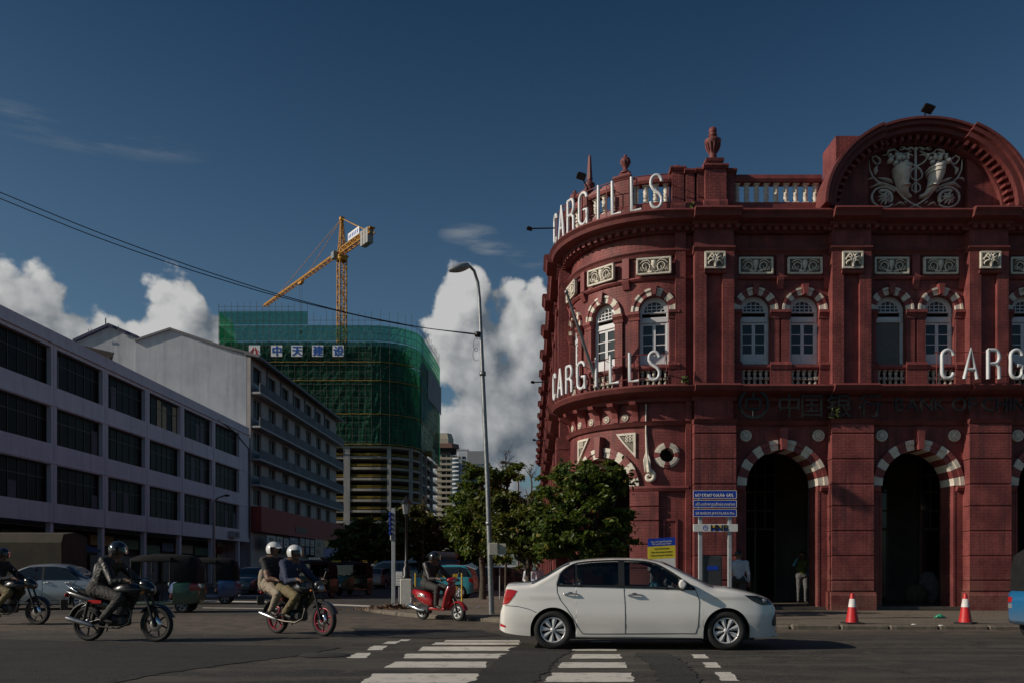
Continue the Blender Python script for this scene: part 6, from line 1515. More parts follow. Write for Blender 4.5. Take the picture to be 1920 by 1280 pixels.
# ---- the white sedan, measured from its side view
def zx(x): return (x-133)/388.0
def zz(x, y): return (816+(x-462)*.0193-y)/388.0
def zp(L): return [(zx(x), zz(x,y)) for x,y in L]
HUB = wheel_parts(.305, .20, 8, ALLOY, 'fan')
topP = [(0,.38),(.006,.50),(.012,.62),(.045,.71),(.062,.80),(.085,.93),(.105,1.005),(.13,1.03)]+zp([(200,409),(320,404),(400,371),(480,325),(540,293),(600,277),(700,266),(850,263),(1000,270),(1100,286),(1150,302),(1250,354),(1350,407),(1430,444),(1500,452),(1600,472),(1700,500),(1770,528),(1800,560)])+[(zx(1812),.68),(zx(1819),.56),(zx(1822),.44)]
Ls = zx(1822)
wlo, wup = zp([(485,428),(890,444),(1310,466)]), zp([(485,424),(492,385),(510,355),(545,325),(600,300),(700,289),(850,286),(1000,294),(1080,312),(1150,350),(1230,405),(1310,464)])
SEDAN = dict(car=dict(top=topP, L=Ls, W=1.69, zbot=interp([(0,.30),(.12,.25),(.5,.21),(1.2,.19),(3.1,.185),(3.9,.20),(4.2,.19),(Ls,.30)]), belt=zz(890,444), wx=[zx(462),zx(1497)], wr=.305, arch=1.16,
             plan=[(0,.74),(.03,.83),(.1,.90),(.3,.955),(.7,.99),(1.2,1),(3.0,1),(3.6,.985),(3.95,.94),(4.15,.87),(4.28,.74),(Ls,.56)], n=190, tum=.30, rr=.13),
    win_up=wup, win_lo=wlo, win_x=(zx(485),zx(1310)), pillars=[(zx(485),zx(598)),(zx(604),zx(856)),(zx(890),zx(1310))], posts=[(zx(597),zx(605)),(zx(855),zx(891))],
    lines=[zp([(485,430),(487,470),(505,515),(540,560),(575,615),(610,680),(640,722),(700,724),(900,726),(1200,729),(1312,731),(1326,690),(1332,610),(1336,540),(1322,490),(1310,466)]), zp([(887,445),(894,560),(895,726)]), zp([(170,545),(250,552),(320,570),(360,590)]), zp([(600,742),(900,746),(1350,760)])],
    handles=[zp([(570,484)])[0], zp([(953,496)])[0]], mirror=(zx(1226), zz(1226,468)),
    lamps=[('tail_lamp', (zp([(150,500),(172,447),(200,447),(243,456)]), zp([(150,540),(180,537),(212,505),(243,460)]), zx(150), zx(243)), REDLENS, .006), ('reflector', (zp([(138,654),(172,668)]), zp([(138,672),(172,680)]), zx(138), zx(172)), REDLENS, .005),
           ('bumper_intake', (zp([(1776,668),(1795,632),(1814,606)]), zp([(1776,690),(1795,700),(1814,695)]), zx(1776), zx(1814)), DPLAST, .006), ('headlamp', (zp([(1604,507),(1700,514),(1760,522),(1803,545)]), zp([(1604,509),(1660,548),(1720,570),(1803,568)]), zx(1604), zx(1803)), mat('headlamp_dark', (.03,.032,.036), .08, .2, var=0, spec=.8), .006)],
    extra=1, wind=(zx(1130),zx(1425)), rear=(zx(330),zx(560)), wheel=HUB)
WHT = car_paint('white_car_paint', (.82,.80,.765), .13, dirt=.10, coat=1.0)
sedan, SC_, sbody = make_car('sedan', 'clean white four door sedan crossing the zebra stripes, seen side-on', SEDAN, WHT, (GX(942,14.05), 14.15, 0), radians(-3.5), hero=True)
# headlamp bulb, grille, interior
for sg in (-1,1):
    x = zx(1720); MB().ball((x, sg*(SC_.W_(x,zz(1720,545))-.008), zz(1720,545)), (.05,.02,.035), 12, 8).obj('headlamp_lens', CLEARL, sedan, world=False)
b = MB(); x = Ls
for k in range(6): b.bbox(x-.10,x+.012-.004*k,-.42,.42,.26+k*.05,.295+k*.05,.008)
b.obj('grille', DPLAST, sedan, world=False); MB().bbox(Ls-.13,Ls-.02,-.62,.62,.2,.25,.015).obj('front_lip', WHT, sedan, world=False)
SEAT = mat('car_seat', (.05,.048,.045), .8)
for x0 in (1.35, 2.25):
    for y in (-.36,.36):
        b = MB(); b.loft([[(x0+dx+.5*hx, y+wy*.24, z+.25*hx*0) for hx, wy in ((-.5,-1),(.5,-1),(.5,1),(-.5,1))] for dx, z in ((.0,.40),(0,.52))], sm=False); b.loft([[(x0-.22-dz*.28+e, y+wy, .5+dz) for e, wy in ((-.06,-w2),(.06,-w2),(.06,w2),(-.06,w2))] for dz, w2 in ((0,.24),(.3,.24),(.52,.2),(.55,.12),(.72,.12))], sm=False); b.obj('seat', SEAT, sedan, world=False)
MB().lathe([(.17,-.015),(.19,0),(.17,.015),(.155,0),(.17,-.015)], (3.02,-.36,.88), 20, 'x').obj('steering_wheel', DPLAST, sedan, world=False)
MB().bbox(3.05,3.4,-.68,.68,.5,.92,.05).obj('dashboard', DPLAST, sedan, world=False)
# ---- other cars
def basic(L, H, hood, W, wr=.29, kind='hatch', lift=0.0):
    """generic small-car spec; x runs from the tail to the nose"""
    zb = .2+lift; bz = H*.64
    if kind == 'hatch': top = [(0,.45),(.02,.75),(.06,bz),(.22,H*.88),(.5,H*.98),(L*.35,H),(L*.52,H*.985),(L*.60,H*.93),(L*.76,bz+.03),(L*.80,bz),(L*.93,bz*.88),(L*.985,bz*.72),(L,.45)]; up = [(.16,bz+.02),(.34,H*.88),(.7,H*.93),(L*.5,H*.93),(L*.6,H*.87),(L*.735,bz+.01)]; wx = (.16,L*.735); wind = (L*.58,L*.775); rear = (.08,.28)
    elif kind == 'sedan': top = [(0,.45),(.02,.75),(.06,bz*.98),(.5,bz*1.04),(L*.2,bz*1.16),(L*.3,H*.95),(L*.42,H),(L*.54,H*.98),(L*.60,H*.93),(L*.735,bz+.03),(L*.78,bz),(L*.92,bz*.88),(L*.985,bz*.72),(L,.45)]; up = [(L*.19,bz+.02),(L*.29,H*.89),(L*.4,H*.935),(L*.52,H*.93),(L*.6,H*.86),(L*.71,bz+.01)]; wx = (L*.19,L*.71); wind = (L*.57,L*.75); rear = (L*.15,L*.3)
    else: top = [(0,.45),(.02,.9),(.05,H*.8),(.12,H*.97),(.3,H),(L*.7,H),(L*.82,H*.95),(L*.94,bz*1.05),(L*.98,bz*.9),(L,.45)]; up = [(.18,H*.9),(.3,H*.91),(L*.7,H*.91),(L*.8,H*.87),(L*.9,bz+.04)]; wx = (.18,L*.9); wind = (L*.8,L*.93); rear = None
    mid = (wx[0]+wx[1])/2
    d = dict(car=dict(top=top, L=L, W=W, zbot=interp([(0,zb+.08),(.3,zb),(L-.3,zb),(L,zb+.04)]), belt=bz, wx=[L*.19,L*.81], wr=wr, plan=[(0,.8),(.06,.88),(.3,.97),(L*.3,1),(L*.7,1),(L*.9,.95),(L*.97,.84),(L,.7)], n=70, tum=.26, rr=.15), win_up=up, win_lo=[(wx[0],bz),(wx[1],bz+.005)], win_x=wx, pillars=[(wx[0],mid-.04),(mid+.03,wx[1])], posts=[(mid-.045,mid+.035)],
             lines=[[(mid,bz),(mid+.01,zb+.1)],[(wx[1]-.02,bz),(wx[1]+.03,zb+.3),(wx[1],zb+.1),(mid,zb+.09),(L*.32,zb+.1),(L*.28,zb+.35),(L*.22,bz)]], handles=[(mid-.16,bz-.09),(L*.27,bz-.09)], mirror=(wx[1]-.16,bz-.01), wind=wind,
             lamps=[('tail_lamp', ([(.03,bz-.04),(.22,bz-.06)], [(.03,bz-.3),(.22,bz-.2)], .03, .22), REDLENS, .006), ('headlamp', ([(L-.5,bz*.86),(L-.05,bz*.76)], [(L-.5,bz*.84),(L-.05,bz*.60)], L-.5, L-.05), CLEARL, .006)], wheel=HUB,
             ends=[(L-.005,.42,.3,.13,SGW,'number_plate'),(0.0,.55,.28,.12,SGW,'number_plate')])
    if rear: d['rear'] = rear
    return d
def gpos(px, Y): return (GX(px,Y), Y, 0)
make_car('hatchback', 'small teal hatchback parked behind the striped barrier', basic(3.5,1.52,0,1.55), car_paint('teal_paint', (.03,.26,.32), .3), (GX(893,38.5), 38.8, 0), radians(180-8))
make_car('sedan', 'silver sedan facing left behind the motorcyclists at the left edge', basic(4.4,1.47,0,1.7,kind='sedan'), car_paint('silver_paint', (.36,.38,.40), .35, .6), (GX(212,27.5), 27.8, 0), radians(180+6))
make_car('hatchback', 'dark blue-grey car facing the camera beside the blue rickshaw', basic(3.9,1.48,0,1.68), car_paint('blue_grey_paint', (.03,.045,.06), .3), (GX(475,46), 49, 0), radians(-90-8))
make_car('estate_car', 'black car parked beyond the street lamp', basic(4.1,1.5,0,1.7), car_paint('black_paint', (.012,.012,.014), .25), (GX(886,50), 50, 0), radians(5))
make_car('estate_car', 'white car parked behind the black car beyond the street lamp', basic(4.2,1.62,0,1.7), car_paint('offwhite_paint', (.5,.5,.5), .3), (GX(905,57), 57, 0), radians(4))
make_car('hatchback', 'pale pink car driving away right of the green rickshaw', basic(3.7,1.5,0,1.62), car_paint('pink_paint', (.38,.22,.19), .35), (GX(697,60), 60, 0), radians(78))
make_car('van', 'dark van with boxes on its roof behind the teal hatchback', basic(4.2,1.95,0,1.7,kind='van'), car_paint('dark_van_paint', (.02,.025,.035), .4), (GX(842,52), 52, 0), radians(96), cat='van')
b = MB(); p = gpos(842, 54); b.bbox(-.75,.75,-1.3,1.3,0,.45,.15); o = b.obj('roof_load', mat('canvas_load', (.28,.26,.23), .8, var=.2), loc=(p[0]-.2, 54, 1.97), rot=(0,.03,.05)); tag(o, 'pale canvas covered load on top of the dark van', 'load')
make_car('minibus', 'white and blue minibus facing left in the distant side street', basic(4.6,2.0,0,1.75,kind='van'), car_paint('minibus_paint', (.4,.42,.44), .4), (GX(808,62), 62, 0), radians(172), cat='van')
make_car('sedan', 'dark sedan under the trees at the end of the side street', basic(4.3,1.45,0,1.7,kind='sedan'), car_paint('navy_paint', (.015,.02,.03), .3), (GX(880,72), 72, 0), radians(95))
make_car('van', 'dark blue van standing in traffic behind the two white helmets', basic(4.0,1.9,0,1.65,kind='van'), car_paint('deep_blue_paint', (.02,.03,.07), .35), (GX(548,57), 59, 0), radians(-95), cat='van')
# lorry at the left edge
ly = 33.0; lo_ = thing('lorry', 'brown canvas covered lorry standing behind the silver sedan at the far left', 'truck', (GX(30,ly), ly, 0), radians(180+3))
LM = mat('lorry_canvas', (.055,.045,.03), .85, var=.3, scale=2, dirt=.4); k = dict(world=False)
b = MB(); b.loft([[(x, y*1.05, z) for y, z in ((-1,.95),(-1.02,2.3),(-.85,2.62),(0,2.72),(.85,2.62),(1.02,2.3),(1,.95))] for x in (-2.2,-1.4,-.4,.6,1.4)], sm=False); b.obj('cargo_cover', LM, lo_, **k)
b = MB(); b.loft([[(x,y,z) for y,z in ((-1,.6),(-1,hz),(1,hz),(1,.6))] for x,hz in ((1.6,2.3),(2.7,2.2),(3.1,1.5),(3.2,.65))], sm=False); b.obj('cab', mat('lorry_cab', (.3,.2,.05), .5), lo_, **k)
MB().box(-2.25,3.0,-.8,.8,.55,.75).obj('chassis', BLKM, lo_, **k); MB().box(.8,1.05,-1.075,-1.055,.95,2.3).obj('yellow_stripe', BY, lo_, **k); MB().box(.8,1.05,1.055,1.075,.95,2.3).obj('yellow_stripe', BY, lo_, **k)
BW = wheel_parts(.42,.24,6,ALLOY,'fan')
for x in (-1.4, 2.2):
    for y, fl in ((-.92,False),(.92,True)): add_wheel(lo_, x, y, .42, .24, fl, BW)
# ------------------------------------------------------------------ three-wheeled auto rickshaws
TKW = wheel_parts(.22,.12,5,mat('steel_rim', (.2,.2,.2), .5, .5),'fan'); VINYL = mat('black_vinyl', (.016,.016,.017), .8, var=.2, scale=6, bump=.2, bscale=12, spec=.15)
def rickshaw(label, loc, rz, col, band=None, key=''):
    t = thing('auto_rickshaw', label, 'auto rickshaw', loc, rz, 'auto rickshaws in the traffic'); m = car_paint('rickshaw_'+key, col, .4, dirt=.25); k = dict(world=False)
    m2 = car_paint('rickshaw_band_'+key, band, .4, dirt=.2) if band else m
    def sec(x, w, z0, z1, r=.1, n=4): 
        pts = []
        for sx, sz in ((-1,-1),(1,-1),(1,1),(-1,1)):
            for i in range(n):
                a = {(-1,-1):pi,(1,-1):1.5*pi,(1,1):0,(-1,1):.5*pi}[(sx,sz)]+pi/2*i/(n-1); zc = z0+r if sz < 0 else z1-r; pts.append((x, sx*(w-r)+r*cos(a), zc+r*sin(a)))
        return pts
    b = MB(); b.loft([sec(x,w,z0,z1,.09) for x,w,z0,z1 in ((0,.50,.34,.70),(.04,.58,.28,.86),(.25,.64,.24,.92),(.62,.65,.24,.90),(.72,.65,.24,.86))]); b.obj('rear_tub', m, t, **k)
    b = MB(); b.loft([sec(x,w,.24,.34,.03) for x,w in ((.6,.62),(1.7,.60),(2.2,.40))]); b.obj('floor_pan', m, t, **k)
    b = MB(); b.loft([sec(x,w,z0,z1,.07) for x,w,z0,z1 in ((1.86,.60,.28,1.0),(2.05,.54,.26,.98),(2.25,.40,.28,.88),(2.42,.26,.36,.74),(2.50,.16,.42,.62))]); nose = b.obj('front_cowl', m, t, **k)
    if band: b = MB(); b.loft([sec(x,w+.006,.62,.87,.05) for x,w in ((.03,.57),(.25,.645))], caps=False); b.obj('colour_band', m2, t, **k)
    # hood of black vinyl
    def hoop(x, w, z0, zt): return [(x,-w,z0),(x,-w,z0+(zt-z0)*.7),(x,-w*.9,zt-.08),(x,-w*.6,zt-.01),(x,0,zt+.02),(x,w*.6,zt-.01),(x,w*.9,zt-.08),(x,w,z0+(zt-z0)*.7),(x,w,z0)]
    b = MB(); b.loft([hoop(.06,.54,.86,1.38),hoop(.12,.60,.88,1.58),(hoop(.3,.63,.9,1.68)),hoop(.78,.64,.9,1.71)], closed=False, caps=False); rb = hoop(.06,.54,.86,1.38); b.add(rb, [tuple(range(len(rb)))]); b.obj('hood', VINYL, t, **k)
    b = MB(); b.loft([[(x,p[1],max(p[2],1.50)) for p in hoop(x,w,1.5,zt)] for x,w,zt in ((.78,.642,1.712),(1.3,.64,1.72),(1.8,.60,1.67),(1.92,.56,1.60))], closed=False, caps=False); b.obj('roof', VINYL, t, **k)
    b = MB()
    for s in (-1,1): b.path([(1.90,s*.57,1.0),(1.88,s*.56,1.55)], .025, 6); b.path([(.80,s*.62,.86),(.80,s*.62,1.55)], .02, 6); b.path([(1.30,s*.62,.34),(1.30,s*.62,1.6)], .018, 6)
    b.path([(1.88,-.56,1.56),(1.87,0,1.6),(1.88,.56,1.56)], .025, 6); b.obj('frame', BLKM, t, **k)
    MB().add([(1.915,-.54,1.02),(1.915,.54,1.02),(1.885,.53,1.53),(1.885,-.53,1.53)], [(0,1,2,3)]).obj('windscreen', TINT, t, **k)
    b = MB(); b.bbox(.35,.85,-.55,.55,.40,.58,.05); b.bbox(.22,.38,-.55,.55,.55,1.05,.05); b.obj('passenger_seat', mat('seat_red', (.09,.02,.02), .7), t, **k); b = MB(); b.bbox(1.25,1.55,-.25,.25,.5,.62,.05); b.box(1.3,1.5,-.2,.2,.34,.5); b.obj('driver_seat', VINYL, t, **k)
    MB().path([(1.95,-.28,1.02),(1.85,-.05,1.05),(1.85,.05,1.05),(1.95,.28,1.02)], .018, 6).obj('handlebar', BLKM, t, **k); MB().bbox(.76,.79,-.6,.6,.35,1.5,.005).obj('seat_back_panel', VINYL, t, **k) if False else None
    MB().ball((2.5,0,.74), (.07,.09,.09), 12, 8).obj('headlamp', CLEARL, t, **k); MB().bbox(2.47,2.5,-.2,.2,.46,.57,.005).obj('number_plate', SGW, t, **k)
    b = MB(); b.lathe([(.28,-.08),(.28,.08)], (2.32,0,.23), 14, 'y', a0=.1, a1=pi-.2); b.lathe([(.27,-.085),(.285,-.085),(.285,-.06)], (2.32,0,.23), 14, 'y', a0=.1, a1=pi-.2); b.obj('mudguard', m, t, **k)
    add_wheel(t, 2.30, 0, .22, .12, False, TKW); add_wheel(t, .48, -.56, .22, .12, False, TKW); add_wheel(t, .48, .56, .22, .12, True, TKW)
    for s in (-1,1): MB().bbox(-.012,.03,s*.46-.05,s*.46+.05,.66,.76,.01).obj('tail_lamp', REDLENS, t, **k); MB().bbox(-.012,.03,s*.46-.05,s*.46+.05,.55,.64,.01).obj('rear_lamp', AMBER if s < 0 else CLEARL, t, **k); MB().path([(1.9,s*.57,1.15),(1.95,s*.70,1.2)], .012, 5).obj('mirror_arm', BLKM, t, **k); MB().ball((1.96,s*.74,1.22), (.02,.06,.08), 8, 6).obj('mirror', BLKM, t, **k)
    return t
rickshaw('green auto rickshaw with red rear panel and black hood behind the nearest motorcyclist', (GX(378,25.5),25.6,0), radians(180+9), (.012,.075,.035), (.28,.02,.02), 'green_red')
rickshaw('blue auto rickshaw with black hood behind the green and red one', (GX(445,32),32.3,0), radians(180+12), (.012,.06,.20), None, 'blue')
rickshaw('dark green auto rickshaw facing the camera left of the pale pink car', (GX(672,43),44.6,0), radians(-90-22), (.012,.055,.022), None, 'dark_green')
rickshaw('blue auto rickshaw half hidden between two dark green ones', (GX(632,49),51,0), radians(-90-15), (.015,.04,.16), None, 'blue_far')
rickshaw('shadowed green auto rickshaw right behind the two white helmets', (GX(600,38),40.0,0), radians(-90-30), (.014,.05,.024), None, 'shadow_green')
rickshaw('bright blue auto rickshaw cut off by the right edge of the picture', (GX(1889,14.4)+.62,14.9,0), radians(2), (.01,.13,.30), None, 'bright_blue')
for x, y, z, lab, c in ((GX(600,38)-.5, 40-.87, 1.725, 'white taxi light on the roof of the shadowed rickshaw','white'), (GX(632,49)-.26, 51-.97, 1.725, 'yellow taxi light on the roof of the half hidden blue rickshaw','yellow')):
    o = MB().bbox(-.28,.28,-.06,.06,0,.13,.03).obj('taxi_light', mat('taxi_'+c, (.6,.58,.5) if c == 'white' else (.5,.35,.04), .5), loc=(x,y,z)); tag(o, lab, 'taxi light')
# ------------------------------------------------------------------ people
SKIN = mat('skin_brown', (.16,.085,.055), .55, var=.1, scale=10); HAIR = mat('black_hair', (.010,.009,.008), .5, var=.2); EYEW = mat('eye_white', (.5,.48,.45), .3, var=0)
def capsule(b, a, c, ra, rc, n=10):
    a, c = Vector(a), Vector(c); d = c-a; L = d.length
    if L < 1e-5: b.ball(a, ra, n, 6); return
    d.normalize(); pts = []; rad = []
    for k in range(4): t = k/3*pi/2; pts.append(a-d*ra*cos(t)); rad.append(max(ra*sin(t), .001))
    for k in range(4): t = k/3*pi/2; pts.append(c+d*rc*sin(t)); rad.append(max(rc*cos(t), .001))
    b.path(pts, rad, n)
def person(label, loc, rz, J, cols, helmet=None, hair=True, name='person', bag=None, voxel=.013, bulk=1.0):
    """J: joints by name; one remeshed body, clothes as colours of its regions, helmet or hair as children"""
    t = thing(name, label, 'person', loc, rz); b = MB(); bones = []
    def bone(a, c, ra, rc, reg):
        if reg in ('shirt','sleeve','leg','shin') and bulk != 1: ra, rc = ra*bulk, rc*bulk
        capsule(b, a, c, ra, rc); bones.append((Vector(a), Vector(c), reg))
    hip, chest, neck, head = (Vector(J[k]) for k in ('hip','chest','neck','head')); fw = Vector(J['face']).normalized(); sd = Vector((0,0,1)).cross(fw).normalized()
    bone(hip+sd*.075, hip-sd*.075, .125, .125, 'leg'); bone(hip+Vector((0,0,.05)), hip.lerp(chest,.5), .128, .13, 'shirt'); bone(hip.lerp(chest,.5)+sd*.04, chest+sd*.06, .12, .118, 'shirt'); bone(hip.lerp(chest,.5)-sd*.04, chest-sd*.06, .12, .118, 'shirt')
    bone(chest, neck, .10, .06, 'shirt'); bone(neck, head-Vector((0,0,.04)), .056, .058, 'skin')
    bone(head+Vector((0,0,.035))-fw*.015, head+Vector((0,0,.03))+fw*.012, .092, .088, 'skin'); bone(head+fw*.03-Vector((0,0,.02)), head+fw*.045-Vector((0,0,.065)), .066, .045, 'skin'); bone(head+fw*.095+Vector((0,0,.01)), head+fw*.112-Vector((0,0,.015)), .012, .016, 'skin')
    for s in (-1,1): bone(head+sd*s*.088+Vector((0,0,.01)), head+sd*s*.094-Vector((0,0,.02)), .016, .014, 'skin')
    for sname, s in (('l',1),('r',-1)):
        sh, el, wr = (Vector(J[k+sname]) for k in ('sh_','el_','wr_')); hj, kn, an = (Vector(J[k+sname]) for k in ('hj_','kn_','an_'))
        bone(chest.lerp(sh,.4), sh, .09, .075, 'shirt'); bone(sh, sh.lerp(el,.55), .066, .054, 'shirt'); bone(sh.lerp(el,.55), el, .054, .046, 'sleeve'); bone(el, wr, .046, .031, 'sleeve')
        # hand: palm, four fingers and a thumb
        f = Vector(J.get('hf_'+sname, wr-el)).normalized(); dn = Vector(J.get('hd_'+sname, (0,0,-1))); dn = (dn-f*dn.dot(f)).normalized(); la = f.cross(dn).normalized()
        bone(wr+la*.012, wr+f*.075+la*.02, .026, .022, 'skin'); bone(wr-la*.012, wr+f*.075-la*.02, .026, .022, 'skin')
        for q in range(4):
            o = la*(.033-.022*q); l = (.034,.040,.037,.028)[q]; p0 = wr+f*.085+o; p1 = p0+f*l+dn*.008; p2 = p1+f*l*.35+dn*l*.85; p3 = p2-f*l*.45+dn*l*.35
            bone(p0, p1, .0115, .011, 'skin'); bone(p1, p2, .011, .010, 'skin'); bone(p2, p3, .010, .009, 'skin')
        th = wr+f*.02+la*.032; bone(th, th+f*.035+la*.022+dn*.015, .015, .0125, 'skin'); bone(th+f*.035+la*.022+dn*.015, th+f*.062+la*.012+dn*.03, .0125, .0105, 'skin')
        bone(hip.lerp(hj,.6), hj, .12, .10, 'leg'); bone(hj, kn, .092, .066, 'leg'); bone(kn, an, .062, .045, 'shin'); ft = Vector(J.get('ft_'+sname, (1,0,-.25))).normalized(); bone(an-Vector((0,0,.02)), an+ft*.10-Vector((0,0,.045)), .042, .040, 'shoe'); bone(an+ft*.10-Vector((0,0,.045)), an+ft*.17-Vector((0,0,.05)), .040, .030, 'shoe'); bone(an-Vector((0,0,.03)), an-ft*.045-Vector((0,0,.05)), .04, .034, 'shoe')
    me = b.mesh('body', SKIN); tmp = bpy.data.objects.new('tmp', me); COL.objects.link(tmp)
    md = tmp.modifiers.new('r', 'REMESH'); md.mode = 'VOXEL'; md.voxel_size = voxel; sm = tmp.modifiers.new('s', 'SMOOTH'); sm.factor = .5; sm.iterations = 2
    bpy.context.view_layer.update(); out = bpy.data.meshes.new_from_object(tmp.evaluated_get(bpy.context.evaluated_depsgraph_get())); bpy.data.objects.remove(tmp)
    regs = ['skin','shirt','sleeve','leg','shin','shoe']; out.materials.clear()
    for r in regs: out.materials.append(SKIN if r == 'skin' else cols.get(r) or (cols['shirt'] if r == 'sleeve' else cols['leg'] if r == 'shin' else BLKM))
    n = len(out.polygons); C = np.zeros(n*3, np.float32); out.polygons.foreach_get('center', C); C = C.reshape(-1,3); best = np.full(n, 1e9); ri = np.zeros(n, np.int32)
    for a, c, reg in bones:
        a, c = np.array(a), np.array(c); d = c-a; tt = np.clip(((C-a)@d)/max(1e-9, d@d), 0, 1); dist = np.linalg.norm(C-(a+tt[:,None]*d),axis=1); m = dist < best; best[m] = dist[m]; ri[m] = regs.index(reg)
    # folds in the cloth
    nv = len(out.vertices); vc = np.zeros(nv*3, np.float32); vn = np.zeros(nv*3, np.float32); out.vertices.foreach_get('co', vc); out.vertices.foreach_get('normal', vn); vc = vc.reshape(-1,3); vn = vn.reshape(-1,3)
    cloth = np.zeros(nv, bool); lv = np.zeros(len(out.loops), np.int32); out.loops.foreach_get('vertex_index', lv); lt = np.zeros(n, np.int32); out.polygons.foreach_get('loop_total', lt); fr_ = np.repeat(ri, lt); cloth[lv[(fr_ > 0) & (fr_ < 5)]] = True
    rs = np.random.RandomState(len(label)); fold = np.zeros(nv)
    for q in range(7):
        kv = rs.normal(size=3)*np.array((1,1,1.5)); kv *= rs.uniform(24,62)/np.linalg.norm(kv); ph = vc@kv+rs.uniform(0,6)+1.3*np.sin(vc@(rs.normal(size=3)*14)); fold += np.abs(np.sin(ph))**.7-.6
    vc += vn*(fold*.0032*cloth)[:,None]; out.vertices.foreach_set('co', vc.ravel().astype(np.float32)); out.update()
    out.polygons.foreach_set('material_index', ri); out.polygons.foreach_set('use_smooth', np.ones(n, bool)); out.name = 'body'
    link('body', out, t, world=False)
    hc = head+Vector((0,0,.03))
    for s in (-1,1): MB().ball(head+fw*.084+sd*s*.033+Vector((0,0,.022)), .011, 8, 6).obj('eye', EYEW, t, world=False)
    def shell(r, lo, front, n=20, k=12, th=1.0):
        """cap round the head with the face left open"""
        h = MB(); rows = []
        for i in range(k+1):
            q = lo*i/k; rows.append([hc+(fw*cos(a)*1.12+sd*sin(a))*r*sin(q)+Vector((0,0,1))*r*cos(q)*1.05 for a in [2*pi*j/n for j in range(n)]])
        fs = []
        for i in range(k):
            for j in range(n):
                a = 2*pi*(j+.5)/n; q = lo*(i+.5)/k
                if q > front and cos(a) > .45: continue
                fs.append((i*n+j,(i+1)*n+j,(i+1)*n+(j+1)%n,i*n+(j+1)%n))
        h.add([p for r_ in rows for p in r_], fs, 0, True); return h
    if helmet:
        hm, visor = helmet; hb = shell(.148, 2.15, 1.25).obj('helmet', hm, t, world=False); shell(.138, 2.1, 1.3).obj('helmet_lining', DPLAST, hb, world=False)
        if visor == 'peak': MB().loft([[hc+fw*(.135+.10*v)+sd*w_*(.10-.02*v)+Vector((0,0,.055-.01*v-.02*abs(w_))) for w_ in (-1,-.5,0,.5,1)] for v in (0,.5,1)], closed=False, caps=False).obj('peak', hm, hb, world=False)
        elif visor == 'clear': MB().loft([[hc+(fw*cos(a)*1.12+sd*sin(a))*.152*c_+Vector((0,0,z)) for a in [-.95+1.9*j/10 for j in range(11)]] for z, c_ in ((.06,.96),(0,1.0),(-.06,.98))], closed=False, caps=False).obj('visor', TINT, hb, world=False)
    elif hair: shell(.107, 1.75, 1.05).obj('hair', HAIR, t, world=False)
    if bag:
        bm_, off = bag; c = chest-fw*.20-Vector((0,0,.20+off)); g_ = MB(); g_.loft([[c+sd*cos(a)*.15*k_+fw*sin(a)*.10*k_+Vector((0,0,z)) for a in [2*pi*j/12 for j in range(12)]] for z, k_ in ((-.24,.5),(-.21,.85),(-.1,1.05),(.06,1),(.17,.8),(.22,.4))]); g_.obj('backpack', bm_, t, world=False)
        for s in (-1,1): MB().path([c+sd*s*.09+fw*.04+Vector((0,0,.18)), chest+sd*s*.12+Vector((0,0,.13)), chest+sd*s*.12+fw*.13-Vector((0,0,.05)), c+sd*s*.13+fw*.10-Vector((0,0,.12))], .018, 6).obj('strap', bm_, t, world=False)
    return t
def ride(hip, lean, head, bar, foot, knee, arm_drop=.16, w=.2, barw=.3):
    """riding pose; all points given in the machine's own frame, x forward"""
    hx, hz = hip; cx, cz = hx+lean, hz+.44; J = dict(hip=(hx,0,hz), chest=(cx,0,cz), neck=(cx+.05,0,cz+.12), head=(head[0],0,head[1]), face=(1,0,-.05))
    for s, k in ((1,'l'),(-1,'r')):
        J['sh_'+k] = (cx+.01, s*.19, cz+.03); J['wr_'+k] = (bar[0]-.08, s*barw, bar[1]+.035); m = ((cx+bar[0])/2, s*(barw+.06), (cz+bar[1])/2-arm_drop); J['el_'+k] = m; J['hf_'+k] = (1,0,-.15); J['hd_'+k] = (0,0,-1)
        J['hj_'+k] = (hx+.06, s*.11, hz-.02); J['kn_'+k] = (knee[0], s*w, knee[1]); J['an_'+k] = (foot[0], s*(w+.0), foot[1]); J['ft_'+k] = (1,0,-.15)
    return J
